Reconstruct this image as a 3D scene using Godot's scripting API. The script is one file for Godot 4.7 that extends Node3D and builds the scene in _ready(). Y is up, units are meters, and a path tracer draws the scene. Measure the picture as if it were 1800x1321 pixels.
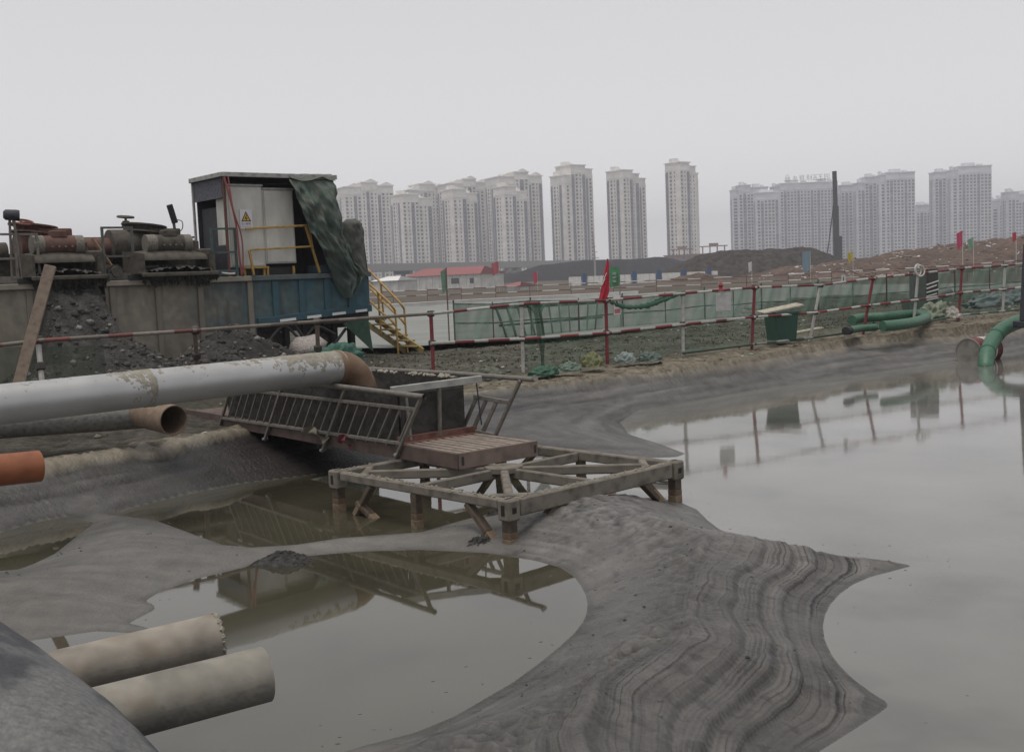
extends Node3D

var rng := RandomNumberGenerator.new()
var taken := {}
var vc := Color(1, 1, 1)
var M := {}
var T := {}

# ---------------------------------------------------------------- nodes
func numbered(parent: Node, called: String) -> String:
	var key := str(parent.get_instance_id()) + called
	var k: int = taken.get(key, 0)
	taken[key] = k + 1
	return called if k == 0 else "%s_%03d" % [called, k]

func thing(called: String, label: String, category: String, at := Vector3.ZERO, deg := 0.0, group := "") -> Node3D:
	var o := Node3D.new()
	o.name = numbered(self, called)
	add_child(o, true)
	o.position = at
	o.rotation_degrees.y = deg
	return tag(o, label, category, group)

func tag(o: Node3D, label: String, category: String, group := "") -> Node3D:
	o.set_meta("label", label)
	o.set_meta("category", category)
	if group != "":
		o.set_meta("group", group)
	return o

func obj(called: String, s: SurfaceTool, m: Material, parent: Node = self) -> MeshInstance3D:
	return obj_mesh(called, s.commit(), m, parent)

func obj_mesh(called: String, mesh: Mesh, m: Material, parent: Node = self) -> MeshInstance3D:
	var o := MeshInstance3D.new()
	o.mesh = mesh
	o.material_override = m
	o.name = numbered(parent, called)
	parent.add_child(o, true)
	return o

func stuff(o: Node) -> Node:
	o.set_meta("kind", "stuff")
	return o

func setting(o: Node3D, label: String, category: String) -> Node3D:
	o.set_meta("kind", "structure")
	return tag(o, label, category)

func many(called: String, mesh: Mesh, m: Material, xf: Array, cols: Array, parent: Node = self) -> MultiMeshInstance3D:
	var mm := MultiMesh.new()
	mm.transform_format = MultiMesh.TRANSFORM_3D
	mm.use_colors = true
	mm.mesh = mesh
	mm.instance_count = xf.size()
	for i in xf.size():
		mm.set_instance_transform(i, xf[i])
		mm.set_instance_color(i, cols[i])
	var o := MultiMeshInstance3D.new()
	o.multimesh = mm
	o.material_override = m
	o.name = numbered(parent, called)
	parent.add_child(o, true)
	o.set_meta("kind", "stuff")
	return o

# ---------------------------------------------------------------- shapes
func ns() -> SurfaceTool:
	var s := SurfaceTool.new()
	s.begin(Mesh.PRIMITIVE_TRIANGLES)
	return s

func vert(s: SurfaceTool, p: Vector3, n: Vector3) -> void:
	s.set_color(vc)
	s.set_normal(n)
	s.add_vertex(p)

func tri(s: SurfaceTool, a: Vector3, b: Vector3, c: Vector3, n: Vector3) -> void:
	var g := (b - a).cross(c - a)
	if g.dot(n) > 0.0:
		vert(s, a, n); vert(s, c, n); vert(s, b, n)
	else:
		vert(s, a, n); vert(s, b, n); vert(s, c, n)

func quad(s: SurfaceTool, a: Vector3, b: Vector3, c: Vector3, d: Vector3, n := Vector3.ZERO) -> void:
	if n == Vector3.ZERO:
		n = (c - a).cross(d - b).normalized()
	tri(s, a, b, c, n)
	tri(s, a, c, d, n)

func box(s: SurfaceTool, xf: Transform3D, size: Vector3, bev := 0.0) -> void:
	var h := size / 2
	var b := minf(bev, minf(h.x, minf(h.y, h.z)) * 0.8)
	var bs := xf.basis
	for k in 3:
		var i := (k + 1) % 3
		var j := (k + 2) % 3
		for sg in [-1.0, 1.0]:
			var c: Array = []
			for q in [[-1, -1], [1, -1], [1, 1], [-1, 1]]:
				var p := Vector3()
				p[k] = sg * h[k]
				p[i] = q[0] * (h[i] - b)
				p[j] = q[1] * (h[j] - b)
				c.append(xf * p)
			var n := Vector3()
			n[k] = sg
			quad(s, c[0], c[1], c[2], c[3], (bs * n).normalized())
	if b <= 0.0:
		return
	for k in 3:
		var i := (k + 1) % 3
		var j := (k + 2) % 3
		for si in [-1.0, 1.0]:
			for sj in [-1.0, 1.0]:
				var p: Array = []
				for sk in [-1.0, 1.0]:
					var p1 := Vector3()
					p1[k] = sk * (h[k] - b); p1[i] = si * h[i]; p1[j] = sj * (h[j] - b)
					var p2 := Vector3()
					p2[k] = sk * (h[k] - b); p2[i] = si * (h[i] - b); p2[j] = sj * h[j]
					p.append(xf * p1); p.append(xf * p2)
				var n := Vector3()
				n[i] = si; n[j] = sj
				quad(s, p[0], p[1], p[3], p[2], (bs * n).normalized())
	for sx in [-1.0, 1.0]:
		for sy in [-1.0, 1.0]:
			for sz in [-1.0, 1.0]:
				var n := Vector3(sx, sy, sz)
				tri(s, xf * Vector3(sx * h.x, sy * (h.y - b), sz * (h.z - b)), xf * Vector3(sx * (h.x - b), sy * h.y, sz * (h.z - b)), xf * Vector3(sx * (h.x - b), sy * (h.y - b), sz * h.z), (bs * n).normalized())

func bx(s: SurfaceTool, x0: float, x1: float, y0: float, y1: float, z0: float, z1: float, bev := 0.0) -> void:
	box(s, Transform3D(Basis(), Vector3((x0 + x1) / 2, (y0 + y1) / 2, (z0 + z1) / 2)), Vector3(absf(x1 - x0), absf(y1 - y0), absf(z1 - z0)), bev)

func beam(s: SurfaceTool, a: Vector3, b: Vector3, w: float, h: float, bev := 0.0, up := Vector3.UP) -> void:
	var d := (b - a).normalized()
	if absf(d.dot(up)) > 0.98:
		up = Vector3.BACK
	var z := d.cross(up).normalized()
	var y := z.cross(d).normalized()
	box(s, Transform3D(Basis(d, y, z), (a + b) / 2), Vector3(a.distance_to(b), h, w), bev)

func rings(pts: Array) -> Array:
	var out: Array = []
	var prev := Vector3.ZERO
	for i in pts.size():
		var a: Vector3 = pts[maxi(i - 1, 0)]
		var b: Vector3 = pts[mini(i + 1, pts.size() - 1)]
		var d := (b - a).normalized()
		var n: Vector3
		if i == 0:
			n = d.cross(Vector3.UP if absf(d.y) < 0.95 else Vector3.RIGHT).normalized()
		else:
			n = (prev - d * prev.dot(d)).normalized()
		prev = n
		out.append([n, d.cross(n).normalized(), d])
	return out

func tube(s: SurfaceTool, pts: Array, r, sides := 12, caps := true, inward := false) -> void:
	var f := rings(pts)
	var fl := -1.0 if inward else 1.0
	for i in pts.size() - 1:
		var ra: float = r[i] if r is Array else r
		var rb: float = r[i + 1] if r is Array else r
		for k in sides:
			var a0 := TAU * k / sides
			var a1 := TAU * (k + 1) / sides
			var n00: Vector3 = f[i][0] * cos(a0) + f[i][1] * sin(a0)
			var n01: Vector3 = f[i][0] * cos(a1) + f[i][1] * sin(a1)
			var n10: Vector3 = f[i + 1][0] * cos(a0) + f[i + 1][1] * sin(a0)
			var n11: Vector3 = f[i + 1][0] * cos(a1) + f[i + 1][1] * sin(a1)
			var p00: Vector3 = pts[i] + n00 * ra
			var p01: Vector3 = pts[i] + n01 * ra
			var p10: Vector3 = pts[i + 1] + n10 * rb
			var p11: Vector3 = pts[i + 1] + n11 * rb
			var g := (p01 - p00).cross(p10 - p00)
			var flip := (g.dot(n00) * fl > 0.0)
			if flip:
				vert(s, p00, n00 * fl); vert(s, p10, n10 * fl); vert(s, p01, n01 * fl)
				vert(s, p01, n01 * fl); vert(s, p10, n10 * fl); vert(s, p11, n11 * fl)
			else:
				vert(s, p00, n00 * fl); vert(s, p01, n01 * fl); vert(s, p10, n10 * fl)
				vert(s, p01, n01 * fl); vert(s, p11, n11 * fl); vert(s, p10, n10 * fl)
	if caps:
		for e in [0, pts.size() - 1]:
			var re: float = r[e] if r is Array else r
			var n: Vector3 = f[e][2] * (-1.0 if e == 0 else 1.0)
			for k in sides:
				var a0 := TAU * k / sides
				var a1 := TAU * (k + 1) / sides
				tri(s, pts[e], pts[e] + (f[e][0] * cos(a0) + f[e][1] * sin(a0)) * re, pts[e] + (f[e][0] * cos(a1) + f[e][1] * sin(a1)) * re, n)

func hollow(s: SurfaceTool, pts: Array, r: float, wall: float, sides := 28) -> void:
	tube(s, pts, r, sides, false)
	tube(s, pts, r - wall, sides, false, true)
	var f := rings(pts)
	for e in [0, pts.size() - 1]:
		var n: Vector3 = f[e][2] * (-1.0 if e == 0 else 1.0)
		for k in sides:
			var a0 := TAU * k / sides
			var a1 := TAU * (k + 1) / sides
			var u0: Vector3 = f[e][0] * cos(a0) + f[e][1] * sin(a0)
			var u1: Vector3 = f[e][0] * cos(a1) + f[e][1] * sin(a1)
			quad(s, pts[e] + u0 * r, pts[e] + u1 * r, pts[e] + u1 * (r - wall), pts[e] + u0 * (r - wall), n)

func lathe(s: SurfaceTool, at: Vector3, axis: Vector3, prof: Array, sides := 20) -> void:
	var d := axis.normalized()
	var u := d.cross(Vector3.UP if absf(d.y) < 0.9 else Vector3.RIGHT).normalized()
	var v := d.cross(u)
	for i in prof.size() - 1:
		var a: Vector2 = prof[i]
		var b: Vector2 = prof[i + 1]
		for k in sides:
			var c0 := u * cos(TAU * k / sides) + v * sin(TAU * k / sides)
			var c1 := u * cos(TAU * (k + 1) / sides) + v * sin(TAU * (k + 1) / sides)
			var n := ((c0 + c1) * (b.y - a.y) - d * 2.0 * (b.x - a.x)).normalized()
			if n == Vector3.ZERO:
				n = d
			quad(s, at + c0 * a.x + d * a.y, at + c1 * a.x + d * a.y, at + c1 * b.x + d * b.y, at + c0 * b.x + d * b.y, n)

func torus(s: SurfaceTool, at: Vector3, axis: Vector3, R: float, r: float, sides := 28) -> void:
	var d := axis.normalized()
	var u := d.cross(Vector3.UP if absf(d.y) < 0.9 else Vector3.RIGHT).normalized()
	var v := d.cross(u)
	var pts: Array = []
	for k in sides + 1:
		var a := TAU * k / sides
		pts.append(at + (u * cos(a) + v * sin(a)) * R)
	tube(s, pts, r, 8, false)

func curve(ctrl: Array, per := 8) -> Array:
	var c := Curve3D.new()
	for i in ctrl.size():
		var p: Vector3 = ctrl[i]
		var a: Vector3 = ctrl[maxi(i - 1, 0)]
		var b: Vector3 = ctrl[mini(i + 1, ctrl.size() - 1)]
		var t := (b - a) / 6.0
		c.add_point(p, -t, t)
	var out: Array = []
	for i in ctrl.size() - 1:
		for k in per:
			out.append(c.sample(i, float(k) / per))
	out.append(ctrl[-1])
	return out

# a sheet of nu x nv cells: where(u, v) gives the point, tint(u, v) its colour
func sheet(s: SurfaceTool, nu: int, nv: int, where: Callable, tint: Callable, closed := false) -> void:
	var p: Array = []
	var c: Array = []
	for j in nv + 1:
		for i in nu + 1:
			p.append(where.call(float(i) / nu, float(j) / nv))
			c.append(tint.call(float(i) / nu, float(j) / nv))
	var w := nu + 1
	var nn: Array = []
	for j in nv + 1:
		for i in w:
			var a: Vector3 = p[j * w + mini(i + 1, nu)] - p[j * w + maxi(i - 1, 0)]
			var b: Vector3 = p[mini(j + 1, nv) * w + i] - p[maxi(j - 1, 0) * w + i]
			nn.append(b.cross(a).normalized())
	for j in nv:
		for i in nu:
			for t in [[0, 1, 2], [0, 2, 3]]:
				var q := [j * w + i, j * w + i + 1, (j + 1) * w + i + 1, (j + 1) * w + i]
				for k in t:
					s.set_color(c[q[k]])
					s.set_normal(nn[q[k]])
					s.add_vertex(p[q[k]])

func white(_u: float, _v: float) -> Color:
	return Color(1, 1, 1)

# ---------------------------------------------------------------- materials
func noise(freq: float, oct := 4, sd := 1, kind := FastNoiseLite.TYPE_SIMPLEX_SMOOTH) -> FastNoiseLite:
	var n := FastNoiseLite.new()
	n.noise_type = kind
	n.seed = sd
	n.frequency = freq
	n.fractal_octaves = oct
	return n

func tex(freq: float, stops: Array, oct := 5, sd := 1, size := 512) -> NoiseTexture2D:
	var g := Gradient.new()
	var off := PackedFloat32Array()
	var cs := PackedColorArray()
	for st in stops:
		off.append(st[0])
		var l: float = st[1]
		var col := Color(l, l, l)
		if st.size() > 2:
			col = Color(st[1], st[2], st[3])
		cs.append(col.linear_to_srgb())
	g.offsets = off
	g.colors = cs
	var t := NoiseTexture2D.new()
	t.width = size
	t.height = size
	t.seamless = true
	t.noise = noise(freq, oct, sd)
	t.color_ramp = g
	return t

func mat(called: String, col: Color, rough := 0.8, metal := 0.0, t: Texture2D = null, scale := Vector3.ONE, bump: Texture2D = null, cm := 0.3, world := false, spec := 0.5) -> StandardMaterial3D:
	var m := StandardMaterial3D.new()
	m.resource_name = called
	m.albedo_color = col.linear_to_srgb()
	m.roughness = rough
	m.metallic = metal
	m.metallic_specular = spec
	m.vertex_color_use_as_albedo = true
	if t:
		m.albedo_texture = t
	if bump:
		m.heightmap_enabled = true
		m.heightmap_texture = bump
		m.heightmap_scale = cm
	if t or bump:
		m.uv1_triplanar = true
		m.uv1_world_triplanar = world
		m.uv1_scale = scale
	M[called] = m
	return m

func L(r: float, g: float, b: float) -> Color:
	return Color(r, g, b)

func materials() -> void:
	T.dirt = tex(0.008, [[0.0, 0.45], [0.45, 0.8], [1.0, 1.0]], 6, 3)
	T.soft = tex(0.006, [[0.0, 0.7], [1.0, 1.0]], 5, 4)
	T.grain = tex(0.09, [[0.0, 0.55], [0.6, 0.95], [1.0, 1.0]], 4, 5)
	T.mott = tex(0.02, [[0.0, 0.35], [0.4, 0.75], [0.6, 0.95], [1.0, 1.0]], 6, 6)
	T.rust = tex(0.012, [[0.0, 0.5, 0.38, 0.3], [0.4, 0.85, 0.75, 0.68], [0.62, 1.0, 0.95, 0.9], [1.0, 0.8, 0.6, 0.45]], 6, 7)
	T.hf = tex(0.03, [[0.0, 0.0], [1.0, 1.0]], 6, 8)
	T.hg = tex(0.1, [[0.0, 0.0], [1.0, 1.0]], 4, 9)
	mat("ground", L(1, 1, 1), 0.95, 0, T.mott, Vector3.ONE * 0.55, T.hf, 4.0, true, 0.3)
	mat("mud", L(1, 1, 1), 0.5, 0, T.soft, Vector3.ONE * 1.3, T.hf, 0.9, true, 0.4)
	mat("stone", L(1, 1, 1), 0.9, 0, T.grain, Vector3.ONE * 2.0, null, 0, false, 0.3)
	mat("weed", L(1, 1, 1), 0.9, 0, null, Vector3.ONE, null, 0, false, 0.1)
	mat("silver", L(0.47, 0.47, 0.475), 0.42, 0.5, T.soft, Vector3.ONE * 0.7, T.hf, 0.05)
	mat("drymud", L(0.3, 0.28, 0.235), 0.95, 0, T.dirt, Vector3.ONE * 2.0, T.hf, 0.4)
	mat("rustpipe", L(0.185, 0.13, 0.09), 0.75, 0.1, T.rust, Vector3.ONE * 0.6, T.hf, 0.1)
	mat("orange", L(0.24, 0.085, 0.035), 0.6, 0, T.rust, Vector3.ONE * 0.9, T.hf, 0.05)
	mat("clay", L(1, 1, 1), 0.9, 0, T.dirt, Vector3.ONE * 0.8, T.hg, 0.06)
	mat("clay_dark", L(0.32, 0.3, 0.255), 0.9, 0, T.dirt, Vector3(1.6, 0.5, 0.6), T.hg, 0.06)
	mat("rubber", L(1, 1, 1), 0.62, 0, T.grain, Vector3.ONE * 1.5, T.hf, 0.35)
	mat("frame", L(0.17, 0.152, 0.127), 0.85, 0.0, T.mott, Vector3.ONE * 0.5, T.hf, 0.12)
	mat("frameleg", L(1, 1, 1), 0.85, 0.0, T.rust, Vector3.ONE * 1.2, T.hf, 0.12)
	mat("walk", L(0.12, 0.085, 0.073), 0.85, 0.0, T.dirt, Vector3.ONE * 0.9, T.hf, 0.1)
	mat("slat", L(0.26, 0.215, 0.185), 0.85, 0.0, T.dirt, Vector3.ONE * 1.0, T.hf, 0.1)
	mat("railtube", L(0.19, 0.175, 0.158), 0.75, 0.15, T.dirt, Vector3.ONE * 1.5, T.hf, 0.05)
	mat("galv", L(0.38, 0.38, 0.365), 0.6, 0.2, T.dirt, Vector3.ONE * 1.2, T.hf, 0.05)
	mat("hopper", L(0.042, 0.038, 0.034), 0.9, 0.0, T.mott, Vector3.ONE * 0.6, T.hf, 0.8)
	mat("paint", L(1, 1, 1), 0.65, 0.0, T.dirt, Vector3.ONE * 2.0, T.hf, 0.1)
	mat("tank", L(1, 1, 1), 0.8, 0.0, T.soft, Vector3(0.9, 0.35, 0.9), T.hf, 0.2)
	mat("dark", L(0.03, 0.03, 0.032), 0.8, 0.0, T.dirt, Vector3.ONE)
	mat("navy", L(0.035, 0.037, 0.05), 0.7, 0.0, T.dirt, Vector3.ONE)
	mat("machine", L(0.085, 0.075, 0.062), 0.9, 0.0, T.mott, Vector3.ONE * 0.6, T.hf, 0.3)
	mat("redmachine", L(0.12, 0.07, 0.06), 0.85, 0.0, T.rust, Vector3.ONE * 0.7, T.hf, 0.2)
	mat("cabinet", L(0.56, 0.55, 0.51), 0.6, 0.0, T.soft, Vector3(0.8, 0.4, 0.8), null)
	mat("yellow", L(0.42, 0.26, 0.06), 0.6, 0.0, T.dirt, Vector3.ONE * 2)
	mat("teal", L(0.06, 0.1, 0.1), 0.7, 0.0, T.dirt, Vector3.ONE * 2)
	mat("tarp", L(1.25, 1.25, 1.25), 0.75, 0.0, T.soft, Vector3.ONE * 0.5)
	mat("plank", L(0.2, 0.155, 0.12), 0.85, 0.0, T.dirt, Vector3(2, 0.4, 2), T.hf, 0.08)
	mat("hose", L(0.052, 0.145, 0.09), 0.5, 0.0, T.dirt, Vector3.ONE * 2)
	mat("cloth", L(1, 1, 1), 0.85, 0.0, T.soft, Vector3.ONE * 3)
	mat("concrete", L(0.22, 0.23, 0.215), 0.75, 0.0, T.soft, Vector3.ONE * 0.1, null, 0, true)
	mat("whitewall", L(0.75, 0.75, 0.73), 0.8, 0.0, T.soft, Vector3.ONE * 0.4)
	mat("tower", L(1, 1, 1), 0.8, 0.0, T.soft, Vector3.ONE * 0.03)
	mat("dark_sign", L(0.1, 0.1, 0.105), 0.8)
	mat("via", L(0.27, 0.27, 0.27), 0.9)
	mat("hutwall", L(0.6, 0.6, 0.58), 0.8, 0, T.soft, Vector3.ONE * 0.2)
	mat("boardgrey", L(0.46, 0.46, 0.46), 0.7, 0, T.soft, Vector3.ONE * 2)
	mat("tyre", L(0.035, 0.032, 0.03), 0.85, 0, T.dirt, Vector3.ONE * 2)
	mat("teal2", L(0.1, 0.105, 0.1), 0.7, 0, T.dirt, Vector3.ONE * 2)
	mat("machine2", L(0.19, 0.175, 0.15), 0.9, 0, T.mott, Vector3.ONE * 2)
	mat("rustwheel", L(0.16, 0.065, 0.05), 0.8, 0, T.rust, Vector3.ONE * 2)
	mat("endflap", L(0.1, 0.105, 0.13), 0.7, 0, T.mott, Vector3.ONE)
	mat("rustpost", L(0.12, 0.06, 0.055), 0.8, 0, T.rust, Vector3.ONE * 2)
	mat("redcable", L(0.24, 0.07, 0.07), 0.7)
	mat("bluebox", L(0.05, 0.09, 0.12), 0.7, 0, T.dirt, Vector3.ONE)
	mat("boulder", L(0.42, 0.38, 0.36), 0.95, 0, T.mott, Vector3.ONE * 2, T.hf, 3.0)
	mat("yellowdark", L(0.3, 0.22, 0.09), 0.8, 0, T.mott, Vector3.ONE * 2)
	mat("bin", L(0.018, 0.065, 0.045), 0.6, 0, T.soft, Vector3.ONE * 2)
	mat("palewood", L(0.42, 0.38, 0.31), 0.85, 0, T.mott, Vector3(0.6, 3, 3))
	mat("pump", L(0.08, 0.1, 0.09), 0.7, 0, T.dirt, Vector3.ONE * 2)
	mat("pumpdark", L(0.05, 0.05, 0.05), 0.7, 0, T.dirt, Vector3.ONE * 2)
	mat("dullsilver", L(0.2, 0.195, 0.185), 0.6, 0.3, T.mott, Vector3.ONE * 1.5, T.hf, 0.2)
	mat("stub", L(0.21, 0.17, 0.135), 0.8, 0.1, T.rust, Vector3.ONE * 1.6, T.hf, 0.3)
	mat("walkend", L(0.19, 0.14, 0.12), 0.85, 0, T.dirt, Vector3.ONE * 1.1, T.hf, 0.1)
	mat("walkred", L(0.15, 0.075, 0.065), 0.85, 0, T.rust, Vector3.ONE * 1, T.hf, 0.1)
	mat("hole", L(0.012, 0.011, 0.01), 0.9)
	mat("drumred", L(0.14, 0.035, 0.035), 0.6, 0, T.rust, Vector3.ONE * 2, T.hf, 0.2)
	mat("drumend", L(0.26, 0.24, 0.22), 0.75, 0, T.dirt, Vector3.ONE * 0.8, T.hf, 0.1)
	mat("hosedark", L(0.02, 0.09, 0.05), 0.6)
	mat("flapgreen", L(0.03, 0.075, 0.05), 0.8, 0, T.dirt, Vector3.ONE)
	mat("darkmud", L(0.15, 0.14, 0.125), 0.9, 0, T.dirt, Vector3.ONE * 2)
	var nb := mat("netbunch", L(0.028, 0.1, 0.06), 0.9)
	nb.transparency = BaseMaterial3D.TRANSPARENCY_ALPHA
	nb.albedo_color.a = 0.72
	mat("plain", L(1, 1, 1), 0.8)
	mat("pane", L(0.055, 0.065, 0.08), 0.3)
	mat("mound", L(1, 1, 1), 1.0, 0, T.mott, Vector3.ONE * 0.09, T.hf, 20.0, true, 0.2)
	mat("heap", L(1, 1, 1), 0.85, 0, T.mott, Vector3.ONE * 1.2, T.hf, 3.0, true, 0.3)
	# layers of dark and light silt, laid down along the shore: across the texture runs the distance from the water, up it how clearly they show
	var im := Image.create(1024, 64, false, Image.FORMAT_RGBA8)
	var nl := noise(0.012, 3, 201)
	var nf := noise(0.075, 3, 202)
	for x in 1024:
		var g := 0.95 + 0.16 * nl.get_noise_2d(x, 3.0) + 0.3 * nf.get_noise_2d(x, 8.0)
		var line := nf.get_noise_2d(x * 1.3, 60.0)
		if line > 0.22:
			g -= 1.7 * (line - 0.22)
		g = clampf(g, 0.42, 1.0)
		for y in 64:
			im.set_pixel(x, y, Color(g, g * 0.99, g * 0.985, y / 63.0))
	M.mud.detail_enabled = true
	M.mud.detail_albedo = ImageTexture.create_from_image(im)
	M.mud.detail_blend_mode = BaseMaterial3D.BLEND_MODE_MUL
	M.mud.detail_uv_layer = BaseMaterial3D.DETAIL_UV_2
	var net := mat("net", L(0.05, 0.15, 0.09), 0.9)
	net.transparency = BaseMaterial3D.TRANSPARENCY_ALPHA
	net.albedo_color.a = 0.2
	var net2 := mat("mesh", L(0.095, 0.17, 0.13), 0.9)
	net2.transparency = BaseMaterial3D.TRANSPARENCY_ALPHA
	net2.albedo_color.a = 0.72
	var net3 := mat("darknet", L(0.035, 0.05, 0.035), 0.9)
	net3.transparency = BaseMaterial3D.TRANSPARENCY_ALPHA
	net3.albedo_color.a = 0.5
	var w := mat("water", L(0.066, 0.061, 0.042), 0.03, 0, T.dirt, Vector3.ONE * 0.13, T.hf, 0.015, true, 0.7)
	w.vertex_color_use_as_albedo = false
	w = mat("pond", L(0.165, 0.162, 0.15), 0.06, 0, T.dirt, Vector3.ONE * 0.11, T.hf, 0.045, true, 0.52)
	w.vertex_color_use_as_albedo = false

# ---------------------------------------------------------------- the scene
func _ready() -> void:
	rng.seed = 71
	var cam := Camera3D.new()
	cam.name = "camera"
	cam.fov = 37.43
	cam.near = 0.1
	cam.far = 4000.0
	cam.basis = Basis(Vector3.RIGHT, deg_to_rad(-5.12)) * Basis(Vector3.BACK, deg_to_rad(-2.4))
	cam.position = Vector3(0, 2.2, 0)
	add_child(cam)
	cam.current = true
	var sky_m := ProceduralSkyMaterial.new()
	sky_m.sky_top_color = Color(0.66, 0.665, 0.678)
	sky_m.sky_horizon_color = Color(0.868, 0.865, 0.868)
	sky_m.sky_curve = 0.18
	sky_m.ground_bottom_color = Color(0.3, 0.29, 0.27)
	sky_m.ground_horizon_color = Color(0.6, 0.59, 0.58)
	sky_m.sun_angle_max = 1.0
	var sky := Sky.new()
	sky.sky_material = sky_m
	var env := Environment.new()
	env.background_mode = Environment.BG_SKY
	env.sky = sky
	env.tonemap_mode = Environment.TONE_MAPPER_LINEAR
	env.tonemap_exposure = 1.37
	env.fog_enabled = true
	env.fog_density = 0.0006
	env.fog_light_color = Color(0.8, 0.8, 0.83)
	env.sdfgi_enabled = true
	env.ssao_enabled = true
	env.ssil_enabled = true
	var we := WorldEnvironment.new()
	we.name = "world_environment"
	we.environment = env
	add_child(we)
	var sun := DirectionalLight3D.new()
	sun.name = "sun"
	sun.light_energy = 0.5
	sun.light_color = Color(1.0, 0.98, 0.95)
	sun.light_angular_distance = 40.0
	sun.shadow_enabled = true
	sun.rotation_degrees = Vector3(-78, -35, 0)
	add_child(sun)
	materials()
	terrain()
	road_and_mounds()
	skyline()
	far_things()
	far_barrier()
	mesh_fence()
	barrier()
	machine()
	spoil()
	stairs()
	field_things()
	pipes()
	walkway()
	platform()
	near_pipes()
	floats()
	scatter()

# ---------------------------------------------------------------- ground
const GX := -10.0
const GZ := -32.0
const GS := 0.045
const GW := 626
const GH := 666
var sdw := PackedFloat32Array()
var sdr := PackedFloat32Array()
var sdb := PackedFloat32Array()
const CAP := 2.2
var n_low := FastNoiseLite.new()
var n_mid := FastNoiseLite.new()
var n_hi := FastNoiseLite.new()
var n_cell := FastNoiseLite.new()
var n_fine := FastNoiseLite.new()
var silt := PackedFloat32Array()
var silt_x := PackedFloat32Array()
var silt_z := PackedFloat32Array()

func distance_field(polys: Array) -> PackedFloat32Array:
	var f := PackedFloat32Array()
	f.resize(GW * GH)
	f.fill(CAP)
	var inside := PackedByteArray()
	inside.resize(GW * GH)
	for poly in polys:
		var n: int = poly.size()
		for i in n:
			var a: Vector2 = poly[i]
			var b: Vector2 = poly[(i + 1) % n]
			var i0 := clampi(int((minf(a.x, b.x) - CAP - GX) / GS), 0, GW - 1)
			var i1 := clampi(int((maxf(a.x, b.x) + CAP - GX) / GS) + 1, 0, GW - 1)
			var j0 := clampi(int((minf(a.y, b.y) - CAP - GZ) / GS), 0, GH - 1)
			var j1 := clampi(int((maxf(a.y, b.y) + CAP - GZ) / GS) + 1, 0, GH - 1)
			var e := b - a
			var l2 := maxf(e.length_squared(), 1e-9)
			for j in range(j0, j1 + 1):
				var pz := GZ + j * GS - a.y
				var row := j * GW
				for k in range(i0, i1 + 1):
					var px := GX + k * GS - a.x
					var t := clampf((px * e.x + pz * e.y) / l2, 0.0, 1.0)
					var dx := px - e.x * t
					var dz := pz - e.y * t
					var d := dx * dx + dz * dz
					if d < CAP * CAP:
						d = sqrt(d)
						if d < f[row + k]:
							f[row + k] = d
		for j in GH:
			var z := GZ + j * GS
			var xs: Array = []
			for i in n:
				var a: Vector2 = poly[i]
				var b: Vector2 = poly[(i + 1) % n]
				if (a.y > z) != (b.y > z):
					xs.append(a.x + (z - a.y) / (b.y - a.y) * (b.x - a.x))
			xs.sort()
			for q in range(0, xs.size() - 1, 2):
				for k in range(clampi(int(ceil((xs[q] - GX) / GS)), 0, GW), clampi(int(floor((xs[q + 1] - GX) / GS)) + 1, 0, GW)):
					inside[j * GW + k] = 1
	for i in f.size():
		if inside[i]:
			f[i] = -f[i]
	return f

func blurred(f: PackedFloat32Array, r: int) -> PackedFloat32Array:
	# running means along both axes, twice: rounds the creases of the distance field
	for pass_no in 2:
		for way in 2:
			var g := f.duplicate()
			var step := 1 if way == 0 else GW
			var n := GW if way == 0 else GH
			for line in (GH if way == 0 else GW):
				var o := line * GW if way == 0 else line
				var sum := 0.0
				for i in range(-r, n):
					if i + r < n:
						sum += f[o + (i + r) * step]
					if i - r - 1 >= 0:
						sum -= f[o + (i - r - 1) * step]
					if i >= 0:
						g[o + i * step] = sum / (mini(i + r, n - 1) - maxi(i - r, 0) + 1)
			f = g
	return f

func look(f: PackedFloat32Array, x: float, z: float) -> float:
	var u := clampf((x - GX) / GS, 0.0, GW - 1.001)
	var v := clampf((z - GZ) / GS, 0.0, GH - 1.001)
	var i := int(u)
	var j := int(v)
	u -= i
	v -= j
	var k := j * GW + i
	return lerpf(lerpf(f[k], f[k + 1], u), lerpf(f[k + GW], f[k + GW + 1], u), v)

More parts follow.
